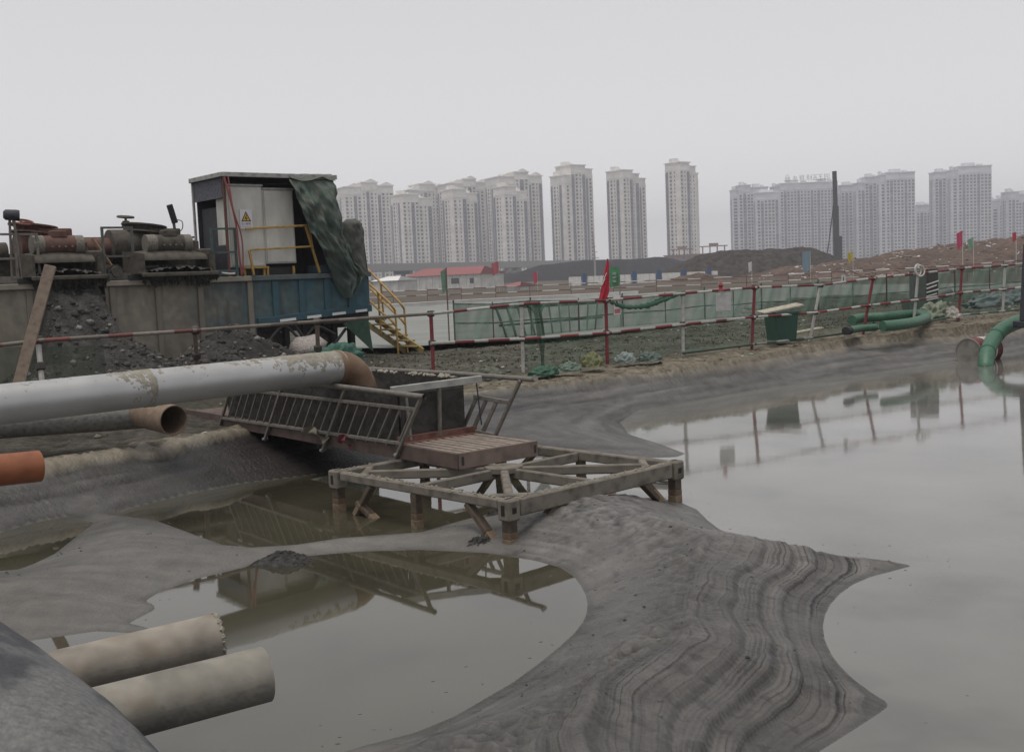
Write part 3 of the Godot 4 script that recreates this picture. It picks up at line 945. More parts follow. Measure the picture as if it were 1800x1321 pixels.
# ---------------------------------------------------------------- apartment towers
# xl, xr, top: silhouette and height in metres at that distance; wings: [from, to, step forward, share of the height]
func tower(label: String, xl: float, xr: float, top: float, dist: float, deg: float, wings: Array, wall: Color, trim: Color, recess: Color, pitch := 3.3, style := 0) -> Node3D:
	var base := 0.3
	var silhouette := absf(xr - xl)
	var ph := deg_to_rad(deg)
	var w := silhouette / (cos(ph) + 0.62 * sin(ph)) if deg > 1.0 else silhouette - 5.0
	var dp := 0.62 * w if deg > 1.0 else 15.0
	var t := thing("apartment_tower", label, "apartment tower", Vector3((xl + xr) / 2, base, -dist), deg, "high-rise towers on the horizon")
	var sw := ns()
	var sp := ns()
	var sb := ns()
	var st := ns()
	var floors := int((top - base) / 3.0)
	for wg in wings:
		var x0: float = -w / 2 + w * wg[0]
		var x1: float = -w / 2 + w * wg[1]
		var z1: float = dp / 2 + wg[2]
		var z0: float = -dp / 2 if wg.size() < 5 else dp / 2 - 4.0
		var h: float = (top - base) * wg[3]
		var nf := int(h / 3.0)
		vc = wall
		bx(sw, x0, x1, 0, h, z0, z1)
		# parapet, cornice and roof house
		vc = trim
		bx(st, x0 - 0.7, x1 + 0.7, h - 0.9, h - 0.1, z0 - 0.7, z1 + 0.7)
		bx(st, x0 - 0.2, x1 + 0.2, h - 6.6, h - 6.2, z0 - 0.2, z1 + 0.4)
		if style == 0 and x1 - x0 > 7.0 and silhouette > 37.0:
			var cx := (x0 + x1) / 2 + (x1 - x0) * 0.1
			bx(st, cx - 3.0, cx + 3.0, h, h + 1.3, z1 - 5.0, z1 - 0.6)
			for sg in [-1.0, 1.0]:
				quad(st, Vector3(cx, h + 2.4, z1), Vector3(cx + sg * 4.6, h + 0.6, z1), Vector3(cx + sg * 4.6, h + 0.6, z1 - 6.0), Vector3(cx, h + 2.4, z1 - 6.0))
			tri(st, Vector3(cx - 4.6, h + 0.6, z1), Vector3(cx + 4.6, h + 0.6, z1), Vector3(cx, h + 2.4, z1), Vector3.BACK)
			tri(st, Vector3(cx - 4.6, h + 0.6, z1 - 6.0), Vector3(cx + 4.6, h + 0.6, z1 - 6.0), Vector3(cx, h + 2.4, z1 - 6.0), Vector3.FORWARD)
			bx(st, cx - 4.6, cx + 4.6, h - 0.1, h + 0.62, z1 - 6.0, z1 - 0.02)
		else:
			bx(st, x0 + (x1 - x0) * 0.25, x0 + (x1 - x0) * 0.6, h - 0.1, h + 3.2, z0 + 2, z0 + 8)
			bx(st, x0 + (x1 - x0) * 0.7, x0 + (x1 - x0) * 0.85, h - 0.1, h + 2.0, z0 + 3, z0 + 7)
		# three faces: front, left flank, right flank
		for face in 3:
			var len := (x1 - x0) if face == 0 else (z1 - z0)
			var cols := maxi(1, int(len / pitch))
			var cw := len / cols
			for k in cols:
				var u := (k + 0.5) * cw
				var kind := (k * 2 + int(wg[0] * 7.0) + face) % 3
				if style == 1:
					kind = 1 if k % 4 == 1 else 0
				var org: Vector3
				var ax: Vector3
				var no: Vector3
				if face == 0:
					org = Vector3(x0, 0, z1); ax = Vector3.RIGHT; no = Vector3.BACK
				elif face == 1:
					org = Vector3(x0, 0, z0); ax = Vector3.BACK; no = Vector3.LEFT
				else:
					org = Vector3(x1, 0, z0); ax = Vector3.BACK; no = Vector3.RIGHT
				if face > 0 and k == cols - 1:
					continue
				var c := org + ax * u
				# pilaster between the columns
				vc = trim
				if face == 0 or k % 2 == 0:
					box(st, Transform3D(Basis(ax, Vector3.UP, ax.cross(Vector3.UP)), org + ax * (u + cw / 2 - 0.2) + no * 0.16 + Vector3(0, h / 2 - 2.0, 0)), Vector3(0.45, h - 5.0, 0.4))
				if kind == 1:
					# glazed balconies: a bluish strip crossed by slabs
					vc = recess
					var hw := cw / 2 - 0.45
					quad(sb, c - ax * hw + no * 0.06 + Vector3(0, 3, 0), c + ax * hw + no * 0.06 + Vector3(0, 3, 0), c + ax * hw + no * 0.06 + Vector3(0, h - 8.0, 0), c - ax * hw + no * 0.06 + Vector3(0, h - 8.0, 0), no)
				for f in range(1, nf - 2):
					var y := f * 3.0
					if kind == 1:
						vc = recess * 1.45
						box(sb, Transform3D(Basis(ax, Vector3.UP, ax.cross(Vector3.UP)), c + no * 0.3 + Vector3(0, y + 0.3, 0)), Vector3(cw - 0.8, 0.75, 0.6))
						if rng.randf() < 0.75:
							vc = Color(1, 1, 1) * rng.randf_range(0.7, 2.2)
							for sg in [-0.5, 0.5]:
								var hx := (cw - 1.2) / 4
								var cc: Vector3 = c + ax * (sg * 2.0 * hx) + no * 0.1
								quad(sp, cc - ax * hx * 0.8 + Vector3(0, y + 0.9, 0), cc + ax * hx * 0.8 + Vector3(0, y + 0.9, 0), cc + ax * hx * 0.8 + Vector3(0, y + 2.4, 0), cc - ax * hx * 0.8 + Vector3(0, y + 2.4, 0), no)
					else:
						var hx := 0.95 if kind == 0 else 0.5
						if style == 1:
							hx = cw * 0.31
						vc = Color(1, 1, 1) * rng.randf_range(0.6, 1.9)
						var cc := c + no * 0.05
						quad(sp, cc - ax * hx + Vector3(0, y + 0.75, 0), cc + ax * hx + Vector3(0, y + 0.75, 0), cc + ax * hx + Vector3(0, y + 2.45, 0), cc - ax * hx + Vector3(0, y + 2.45, 0), no)
						if kind == 0:
							vc = trim
							box(st, Transform3D(Basis(ax, Vector3.UP, ax.cross(Vector3.UP)), c + no * 0.25 + Vector3(0, y + 0.45, 0)), Vector3(hx * 2 + 0.5, 0.35, 0.5))
	vc = Color(1, 1, 1)
	obj("wall", sw, M.tower, t)
	stuff(obj("trim", st, M.tower, t))
	stuff(obj("balcony_front", sb, M.tower, t))
	stuff(obj("window", sp, M.pane, t))
	return t

func skyline() -> void:
	var cw := Color(0.84, 0.82, 0.775)
	var ct := Color(0.88, 0.86, 0.82)
	var cr := Color(0.17, 0.19, 0.235)
	var g := [[0.0, 0.34, 0.0, 0.96], [0.34, 0.66, 1.6, 1.0], [0.66, 1.0, 0.0, 0.97]]
	tower("cream tower half hidden by the green tarpaulin, first from the left", -140.215, -91.739, 84.059, 930, 24, g, cw, ct, cr)
	tower("cream tower with a flat crown behind the lower second tower", -90.373, -52.462, 83.735, 960, 30, [[0.0, 0.3, 0.0, 0.94], [0.3, 0.75, 1.2, 1.0], [0.75, 1.0, 0.0, 0.97]], cw * 0.97, ct, cr)
	tower("lower cream tower standing right above the long red hut roof's left end", -89.488, -57.385, 69.319, 880, 36, [[0.0, 0.55, 0.8, 1.0], [0.55, 1.0, 0.0, 0.96]], cw, ct, cr)
	tower("tall cream tower with two gables, third from the left at the back", -56.544, -13.258, 85.215, 950, 28, g, cw * 0.97, ct, cr)
	tower("lower cream tower in front of the tall one with two gables", -49.169, -21.527, 71.718, 880, 36, [[0.0, 0.55, 0.8, 1.0], [0.55, 1.0, 0.0, 0.96]], cw, ct, cr)
	tower("tallest cream tower of the joined row, at the row's right end", -15.559, 31.513, 87.314, 930, 28, g, cw * 0.98, ct, cr)
	tower("lower cream tower in front of the row's tall right end, above the small red flag", -8.844, 17.605, 71.481, 870, 36, [[0.0, 0.5, 0.8, 1.0], [0.5, 1.0, 0.0, 0.95]], cw, ct, cr)
	tower("free-standing stepped cream tower just right of the joined row", 37.102, 71.716, 88.493, 900, 36, [[0.0, 0.2, 0.0, 0.91], [0.2, 0.7, 1.0, 1.0], [0.7, 1.0, -1.0, 0.97]], cw, ct, cr)
	tower("free-standing cream tower above the red flag, with a lower right wing", 82.055, 116.241, 82.586, 900, 40, [[0.0, 0.38, 0.0, 1.0], [0.38, 0.68, -1.5, 0.97], [0.68, 1.0, -3.5, 0.93]], cw, ct, cr)
	tower("slim cream tower rising behind the red roofed building", 126.32, 155.282, 85.152, 880, 40, [[0.0, 0.45, 0.0, 1.0], [0.45, 0.8, -1.5, 0.97], [0.8, 1.0, -3.5, 0.91]], cw, ct, cr)
	var bw := Color(0.74, 0.765, 0.82)
	var bt := Color(0.78, 0.8, 0.84)
	var br := Color(0.24, 0.27, 0.32)
	tower("pale blue-grey slab at the left end of the right-hand row", 210.305, 248.135, 78.116, 1050, 0, [[0.0, 0.16, -3.0, 0.95], [0.16, 0.5, 0.0, 1.0], [0.5, 1.0, -1.5, 0.97]], bw, bt, br, 3.2, 1)
	tower("lower pale block in front of the slab with no roof sign", 220.948, 245.322, 67.354, 1000, 0, [[0.0, 1.0, 0.0, 1.0]], bw, bt, br, 3.2, 1)
	var sg := tower("long pale blue-grey slab carrying the big rooftop characters", 255.27, 322.142, 80.261, 1080, 0, [[0.0, 0.1, -2.0, 0.97], [0.1, 0.62, 0.0, 1.0], [0.62, 1.0, -1.0, 1.0]], bw, bt, br, 3.2, 1)
	tower("pale slab directly behind the drilling rig mast", 322.877, 346.123, 77.007, 1090, 0, [[0.0, 1.0, 0.0, 1.0]], bw, bt, br, 3.2, 1)
	tower("stepped pale slab between the mast and the wide bright slab", 330.243, 356.066, 81.659, 1060, 0, [[0.0, 0.5, -2.0, 0.94], [0.3, 1.0, 0.0, 1.0]], bw, bt, br, 3.2, 1)
	tower("wide bright pale slab left of the gap with the low block", 341.857, 377.397, 82.459, 1030, 0, [[0.0, 0.14, -2.0, 0.98], [0.14, 1.0, 0.0, 1.0]], bw * 1.05, bt, br, 3.2, 1)
	tower("low pale block filling the gap above the brown mound", 406.656, 429.451, 56.256, 1120, 0, [[0.0, 1.0, 0.0, 1.0]], bw, bt, br, 3.2, 1)
	tower("narrow slightly darker slab joined to the tallest slab's left side", 409.973, 432.996, 85.058, 1080, 0, [[0.0, 1.0, 0.0, 1.0]], bw * 0.93, bt, br, 3.2, 1)
	tower("tallest pale slab of the right-hand row", 411.715, 451.822, 86.131, 1040, 0, [[0.0, 0.13, -2.0, 0.97], [0.13, 1.0, 0.0, 1.0]], bw * 1.05, bt, br, 3.2, 1)
	tower("lower pale slab right of the tallest slab", 474.43, 494.58, 58.321, 1100, 0, [[0.0, 0.4, -2.0, 0.97], [0.4, 1.0, 0.0, 1.0]], bw, bt, br, 3.2, 1)
	tower("pale slab cut off by the right edge of the photograph", 471.217, 510.574, 62.222, 1060, 0, [[0.0, 0.3, 0.0, 1.0], [0.3, 1.0, -1.5, 0.96]], bw, bt, br, 3.2, 1)
	# characters and emblem on the long slab's roof
	var sign := thing("rooftop_sign", "row of big grey rooftop characters led by a house-shaped emblem", "sign", Vector3(272.323, 81.855, -1078))
	var glyphs := [
		[1388, 1.15, [[0, 0, 9, 0], [1, 0, 1, 6], [8, 0, 8, 6], [1, 6, 4.5, 9.5], [8, 6, 4.5, 9.5], [3, 1, 3, 5], [6, 1, 6, 5], [3, 5, 6, 5], [1, 3, 8, 3]]],
		[1402, 0.9, [[1, 3, 1, 7], [8, 3, 8, 7], [1, 7, 8, 7], [1, 3, 8, 3], [4.5, 0, 4.5, 10]]],
		[1413, 1.0, [[0, 8, 4, 8], [0, 5, 4, 5], [2, 0, 2, 8], [5, 9, 9, 9], [5, 6, 9, 6], [5, 3, 9, 3], [5, 0, 9, 0], [5, 0, 5, 9], [9, 0, 9, 9]]],
		[1427, 1.0, [[0, 0, 0, 9], [3, 0, 3, 9], [0, 9, 3, 9], [0, 6, 3, 6], [0, 3, 3, 3], [5, 6, 9, 6], [8, 0, 8, 10], [8, 6, 5, 1]]],
		[1436.5, 1.0, [[0, 9, 9, 9], [2, 7, 7, 7], [2, 5, 7, 5], [1, 3.5, 8, 3.5], [1, 0, 8, 0], [1, 0, 1, 3.5], [8, 0, 8, 3.5], [4.5, 0, 4.5, 3.5]]],
		[1446, 1.0, [[0, 9, 9, 9], [1, 5, 8, 5], [0, 0, 9, 0], [4.5, 0, 4.5, 9], [7, 2, 8, 1]]],
		[1457, 1.05, [[0, 0, 0, 9], [9, 0, 9, 9], [0, 9, 9, 9], [0, 0, 9, 0], [2, 7, 7, 7], [2, 5, 7, 5], [3.5, 5, 2, 2], [6, 5, 6, 2], [6, 2, 7.5, 2]]]]
	for gl in glyphs:
		var s := ns()
		var sc: float = 0.5 * gl[1]
		var ox: float = (gl[0] - 1388.0) * 0.553
		for q in gl[2]:
			beam(s, Vector3(ox + q[0] * sc - 2.2, 0.9 + q[1] * sc, 0), Vector3(ox + q[2] * sc - 2.2, 0.9 + q[3] * sc, 0), 0.3, 0.42, 0.0, Vector3.BACK)
		obj("emblem" if gl[0] == 1388 else "character", s, M.dark_sign, sign)
	var s2 := ns()
	for k in 16:
		bx(s2, -2.0 + k * 2.9, -1.85 + k * 2.9, -2.5, 0.95, -0.35, -0.2)
	bx(s2, -3.0, 43.0, 0.5, 0.68, -0.4, -0.25)
	stuff(obj("support_frame", s2, M.galv, sign))

const RED := Color(0.22, 0.034, 0.04)
const WHITE := Color(0.5, 0.485, 0.46)

func striped(s: SurfaceTool, a: Vector3, b: Vector3, r: float, each: float, phase := 0, sides := 8, c1 := RED, c2 := WHITE) -> void:
	var n := maxi(1, int(round(a.distance_to(b) / each)))
	var last := 0.0
	for i in n:
		vc = c1 if (i + phase) % 2 == 0 else c2
		vc = vc * rng.randf_range(0.65, 1.05)
		var e0 := 0.0 if i == 0 else last
		last = 1.0 if i == n - 1 else (i + 1 + rng.randf_range(-0.18, 0.18)) / n
		tube(s, [a.lerp(b, e0), a.lerp(b, last)], r, sides, i == 0 or i == n - 1)
	vc = Color(1, 1, 1)

func flag(label: String, foot: Vector3, tall: float, wide: float, high: float, col: Color, droop: float, side := -1.0, group := "", pole := Color(0.5, 0.5, 0.48), marks := 0) -> Node3D:
	var t := thing("flag", label, "flag", foot, 0.0, group)
	var s := ns()
	vc = pole
	tube(s, [Vector3.ZERO, Vector3(0, tall, 0)], 0.012 + tall * 0.004, 6)
	vc = Color(1, 1, 1)
	obj("pole", s, M.plain, t)
	s = ns()
	var sd := rng.randf() * 9.0
	sheet(s, 10, 12, func(u, v):
		var x: float = side * wide * u * (1.0 - 0.35 * v * droop)
		return Vector3(x, tall - high * v * (1.0 + 0.1 * u) - droop * u * high * 0.35, 0.1 * wide * sin(u * 7.0 + v * 2.0 + sd)), func(_u, _v): return col)
	var c := obj("cloth", s, M.cloth, t)
	if marks > 0:
		s = ns()
		for k in marks:
			var y := tall - high * (0.32 + 0.2 * k)
			vc = Color(0.7, 0.72, 0.68)
			for q in 3:
				bx(s, side * wide * 0.68, side * wide * (0.3 + 0.08 * (q % 2)), y - q * 0.045 * high, y - q * 0.045 * high + 0.02 * high, -0.12 * wide, 0.14 * wide)
			vc = Color(1, 1, 1)
		obj("print", s, M.cloth, c)
	return t

func far_things() -> void:
	var s := ns()
	# viaduct
	var via := thing("viaduct", "long grey concrete viaduct passing low in front of the cream towers", "viaduct")
	var a := Vector3(-75, 0, -375)
	var b := Vector3(140, 0, -740)
	beam(s, a + Vector3(0, 6.9, 0), b + Vector3(0, 6.9, 0), 10.0, 1.6)
	obj("deck", s, M.via, via)
	var side := (b - a).normalized().cross(Vector3.UP).normalized()
	for sg in [-1.0, 1.0]:
		s = ns()
		beam(s, a + side * sg * 4.8 + Vector3(0, 8.3, 0), b + side * sg * 4.8 + Vector3(0, 8.3, 0), 0.35, 1.25)
		obj("parapet", s, M.via, via)
	for k in 15:
		s = ns()
		var p := a.lerp(b, (k + 0.4) / 15.0)
		beam(s, p, p + Vector3(0, 5.3, 0), 1.6, 2.2)
		beam(s, p + Vector3(0, 5.4, 0) - side * 4.0, p + Vector3(0, 5.4, 0) + side * 4.0, 2.0, 1.4)
		obj("pier", s, M.via, via)
	# dark scrub beside the viaduct; under it, also a stand-in for its shade
	var xf: Array = []
	var cs: Array = []
	for i in 1500:
		var t := rng.randf()
		var p := Vector3(-70, 0, -400).lerp(Vector3(130, 0, -600), t) + Vector3(rng.randf_range(-4, 4), 0, rng.randf_range(-14, 10))
		var h := rng.randf_range(1.5, 4.6) * (0.75 + 0.3 * sin(t * 40.0)) + 2.4 * smoothstep(0.45, 0.75, t)
		var g := rng.randf_range(0.6, 1.3)
		xf.append(Transform3D(Basis.from_euler(Vector3(rng.randf(), rng.randf() * 6, rng.randf())).scaled_local(Vector3(3.4, 2.4, 3.4) * rng.randf_range(0.5, 1.2)), p + Vector3(0, h * rng.randf(), 0)))
		cs.append(Color(0.045, 0.045, 0.042) * g)
	var scrub := many("undergrowth", clod_mesh(8), M.plain, xf, cs)
	tag(scrub, "dark band of scrub and earth, also standing in for the shade under the grey viaduct", "undergrowth")
	# site huts
	hut("white prefab site hut with a dull red hipped roof and one small window", Vector3(-21.042, 0.47, -232), Vector3(-5.117, 0.894, -212), 5.5, 2.75, 1.5, Color(0.24, 0.085, 0.085), true)
	hut("small white tent-like shed just right of the yellow stairs", Vector3(-24.982, 0.834, -205), Vector3(-19.666, 0.874, -200), 4.5, 2.1, 0.8, Color(0.62, 0.62, 0.62), false)
	hut("small hut with red roof standing low behind the striped far barrier", Vector3(-0.327, 1.139, -150), Vector3(1.57, 1.149, -148), 2.5, 0.7, 0.5, Color(0.25, 0.09, 0.09), false)
	# reddish long building and grey blocks
	block("long low building with a weathered red band and roof frames", Vector3(87.472, 9.25, -620), Vector3(118.359, 9.142, -600), 10.0, 9.5, Color(0.22, 0.13, 0.11), 3, true)
	block("grey low-rise block with small windows beside the dark spoil mound", Vector3(77.7, 2.769, -470), Vector3(96.976, 2.82, -460), 12.0, 6.5, Color(0.24, 0.245, 0.26), 2, false)
	block("flat grey low-rise block behind the dark spoil mound", Vector3(98.234, 4.434, -520), Vector3(125.531, 4.211, -510), 12.0, 8.8, Color(0.2, 0.21, 0.23), 2, false)
	# white and blue hoarding
	var ho := thing("hoarding", "line of white site hoarding panels between blue pillars", "hoarding")
	var p0 := Vector3(9.71, 0.7, -178)
	var p1 := Vector3(33.572, 0.793, -178)
	p0.y = 0.2; p1.y = 0.2
	var n := 24
	for k in n:
		s = ns()
		var q0 := p0.lerp(p1, float(k) / n)
		var q1 := p0.lerp(p1, float(k + 1) / n)
		if k % 4 == 2:
			vc = Color(0.05, 0.1, 0.2)
			beam(s, q0.lerp(q1, 0.2) + Vector3(0, 1.0, 0.1), q0.lerp(q1, 0.85) + Vector3(0, 1.0, 0.1), 0.4, 2.0)
			vc = Color(1, 1, 1)
			obj("pillar", s, M.plain, ho)
		else:
			beam(s, q0.lerp(q1, 0.02) + Vector3(0, 0.78, 0), q0.lerp(q1, 0.98) + Vector3(0, 0.78, 0), 0.08, 1.5)
			obj("panel", s, M.whitewall, ho)
	# drilling rig
	var rig := thing("drilling_rig", "tall dark drilling rig mast with a slanting brace behind the brown mound", "drilling rig", Vector3(Vector3(88.675, 0.933, -300).x, 0.3, -300))
	s = ns()
	vc = Color(0.05, 0.05, 0.06)
	beam(s, Vector3(0, 0, 0), Vector3(0, 17, 0), 1.3, 1.3)
	beam(s, Vector3(0, 17, 0), Vector3(-0.2, 26.3, 0), 0.95, 0.95)
	obj("mast", s, M.plain, rig)
	s = ns()
	tube(s, [Vector3(-3.0, 2, 0.8), Vector3(-0.4, 19.0, 0.3)], 0.16, 6)
	obj("brace", s, M.plain, rig)
	s = ns()
	bx(s, -0.2, 1.4, 0, 9, -0.8, 0.8)
	bx(s, -2.6, 2.6, 0, 2.6, -3, 3)
	obj("carriage", s, M.plain, rig)
	vc = Color(1, 1, 1)
	# pale mast with rungs
	var up := thing("utility_pole", "pale thin utility pole with short cross arms between two cream towers", "utility pole", Vector3(Vector3(25.921, 3.794, -330).x, 0.3, -330))
	s = ns()
	tube(s, [Vector3.ZERO, Vector3(0, 7, 0), Vector3(-0.3, 14.2, 0)], [0.3, 0.26, 0.16], 8)
	obj("pole", s, M.galv, up)
	for k in 3:
		s = ns()
		bx(s, -0.6 + 0.3 * (k % 2), 1.3 - 0.4 * k, 6.2 + k * 1.7, 6.4 + k * 1.7, -0.12, 0.12)
		obj("cross_arm", s, M.galv, up)
	# flags
	flag("small red and white flag on a pale pole near the red roofed hut", Vector3(Vector3(-1.17, 1.174, -150).x, 0.3, -150), 4.0, 1.0, 1.5, Color(0.4, 0.1, 0.11), 0.5)
	flag("small red flag standing out against the dark bank, right of the red roofed hut", Vector3(Vector3(3.434, 1.125, -130).x, 0.3, -130), 2.4, 0.5, 1.2, Color(0.5, 0.06, 0.1), 0.7)
	flag("blue and white banner hanging on the brown mound's left end", Vector3(Vector3(30.472, 1.837, -112).x, 0.4, -112), 3.1, 0.8, 1.85, Color(0.2, 0.29, 0.36), 0.15)
	flag("little white flag in front of the dark spoil mound", Vector3(Vector3(24.563, 1.399, -112).x, 0.4, -112), 2.3, 0.35, 0.9, Color(0.6, 0.6, 0.62), 0.4)
	flag("small yellow pennant on the brown mound", Vector3(Vector3(34.765, 1.658, -112).x, 0.4, -112), 2.9, 0.55, 0.9, Color(0.5, 0.4, 0.04), 0.7)
	flag("bright pink-red flag on the right part of the brown mound", Vector3(Vector3(40.909, 1.304, -100).x, 0.4, -100), 4.2, 0.55, 1.35, Color(0.5, 0.05, 0.12), 0.5)
	flag("small pale green pennant right of the bright pink-red flag", Vector3(Vector3(43.975, 1.217, -105).x, 0.4, -105), 3.7, 0.6, 0.95, Color(0.2, 0.34, 0.24), 0.9)
	flag("tiny red flag near the right edge, on the brown mound", Vector3(Vector3(48.004, 1.049, -105).x, 0.4, -105), 4.0, 0.4, 0.8, Color(0.45, 0.04, 0.06), 0.4)
	flag("green feather flag with pale print standing left of the big red flag's fence bay", Vector3(-1.514, 0.62, -27.425), 1.86, 0.14, 0.52, Color(0.17, 0.29, 0.22), 0.5, -1.0, "", Color(0.13, 0.1, 0.09))
	flag("green flag with three pale characters right behind the big red flag", Vector3(3.152, 0.62, -31.442), 1.72, 0.29, 0.52, Color(0.08, 0.26, 0.13), 0.05, -1.0, "", Color(0.2, 0.2, 0.19), 3)

func hut(label: String, p0: Vector3, p1: Vector3, deep: float, eave: float, rise: float, roof: Color, fancy: bool) -> void:
	p0.y = 0.25
	p1.y = 0.25
	var d := p1 - p0
	var l := d.length()
	var t := thing("site_hut", label, "hut", p0, rad_to_deg(atan2(-d.z, d.x)))
	var s := ns()
	bx(s, 0, l, 0, eave, -deep, 0)
	obj("wall", s, M.hutwall, t)
	s = ns()
	vc = roof
	var o := 0.35
	var a := Vector3(-o, eave, o)
	var b := Vector3(l + o, eave, o)
	var c := Vector3(l + o, eave, -deep - o)
	var e := Vector3(-o, eave, -deep - o)
	var r0 := Vector3(deep * 0.42, eave + rise, -deep / 2)
	var r1 := Vector3(l - deep * 0.42, eave + rise, -deep / 2)
	quad(s, a, b, r1, r0); quad(s, c, e, r0, r1); tri(s, b, c, r1, Vector3.RIGHT); tri(s, e, a, r0, Vector3.LEFT)
	quad(s, a, b, c, e, Vector3.DOWN)
	vc = Color(1, 1, 1)
	obj("roof", s, M.plain, t)
	var n := int(l / 2.2)
	for k in n + 1:
		s = ns()
		var x := clampf(l * k / n, 0.05, l - 0.05)
		bx(s, x - 0.05, x + 0.05, 0.0, eave - 0.05, -0.01, 0.03)
		obj("panel_joint", s, M.galv, t)
	if fancy:
		s = ns()
		bx(s, l * 0.62, l * 0.72, 1.0, 2.1, -0.02, 0.05)
		obj("window", s, M.pane, t)
		s = ns()
		bx(s, l * 0.86, l * 0.91, 1.0, 2.0, -0.02, 0.05)
		obj("window", s, M.pane, t)
		s = ns()
		bx(s, l * 0.03, l * 0.12, 0.0, 2.2, -0.02, 0.05)
		obj("door", s, M.galv, t)

func block(label: String, p0: Vector3, p1: Vector3, deep: float, high: float, col: Color, rows: int, frames: bool) -> void:
	p0.y = 0.3
	p1.y = 0.3
	var d := p1 - p0
	var l := d.length()
	var t := thing("low_building", label, "building", p0, rad_to_deg(atan2(-d.z, d.x)))
	var s := ns()
	vc = col
	bx(s, 0, l, 0, high, -deep, 0)
	obj("wall", s, M.plain, t)
	s = ns()
	vc = col * 0.7
	bx(s, -0.5, l + 0.5, high - 0.05, high + 0.5, -deep - 0.5, 0.5)
	vc = col * 1.9
	bx(s, -0.1, l + 0.1, high * 0.62, high * 0.66, -0.1, 0.25)
	obj("cornice", s, M.plain, t)
	vc = Color(1, 1, 1)
	s = ns()
	var n := int(l / 3.2)
	for r in rows:
		for k in n:
			if (k * 7 + r * 3) % 5 == 0:
				continue
			var x := (k + 0.5) * l / n
			var y := (r + 0.25) * high / rows
			bx(s, x - 0.8, x + 0.8, y, y + high / rows * 0.5, -0.02, 0.06)
	stuff(obj("window", s, M.pane, t))
	if frames:
		vc = col * 0.9
		for q in [[0.08, 0.4, 2.2], [0.55, 0.95, 3.0]]:
			s = ns()
			bx(s, l * q[0], l * q[1], high + q[2] + 1.0, high + q[2] + 1.5, -6, -2)
			for k in 4:
				var x := lerpf(l * q[0] + 1, l * q[1] - 1, k / 3.0)
				bx(s, x - 0.25, x + 0.25, high + 0.4, high + q[2] + 1.05, -4.3, -3.8)
			bx(s, l * (q[0] + q[1]) / 2 - 2, l * (q[0] + q[1]) / 2 + 2, high + q[2] + 1.45, high + q[2] + 2.9, -6, -2.5)
			obj("roof_frame", s, M.plain, t)
		vc = Color(1, 1, 1)

func far_barrier() -> void:
	# two-rail red and white site barrier far behind the road
	var line := [Vector3(-30, 0.32, -106), Vector3(-14, 0.32, -104), Vector3(2, 0.3, -104), Vector3(21, 0.35, -98), Vector3(38, 0.6, -92), Vector3(55, 1.25, -96)]
	var t := thing("site_barrier", "far two-rail barrier of red and white tubes crossing the bare ground", "barrier")
	for i in line.size() - 1:
		var a: Vector3 = line[i]
		var b: Vector3 = line[i + 1]
		var n := 5
		for k in n:
			var p := a.lerp(b, float(k) / n)
			var q := a.lerp(b, float(k + 1) / n)
			for y in [0.45, 0.98]:
				var s := ns()
				striped(s, p + Vector3(0, y, 0), q + Vector3(0, y + rng.randf_range(-0.04, 0.04), 0), 0.045, 1.15, k, 6, Color(0.16, 0.08, 0.075), Color(0.75, 0.75, 0.75))
				obj("rail", s, M.paint, t)
			var s2 := ns()
			vc = Color(0.16, 0.08, 0.07)
			tube(s2, [p + Vector3(0, -0.4, 0), p + Vector3(0, 1.1, 0)], 0.035, 6)
			vc = Color(1, 1, 1)
			obj("post", s2, M.paint, t)

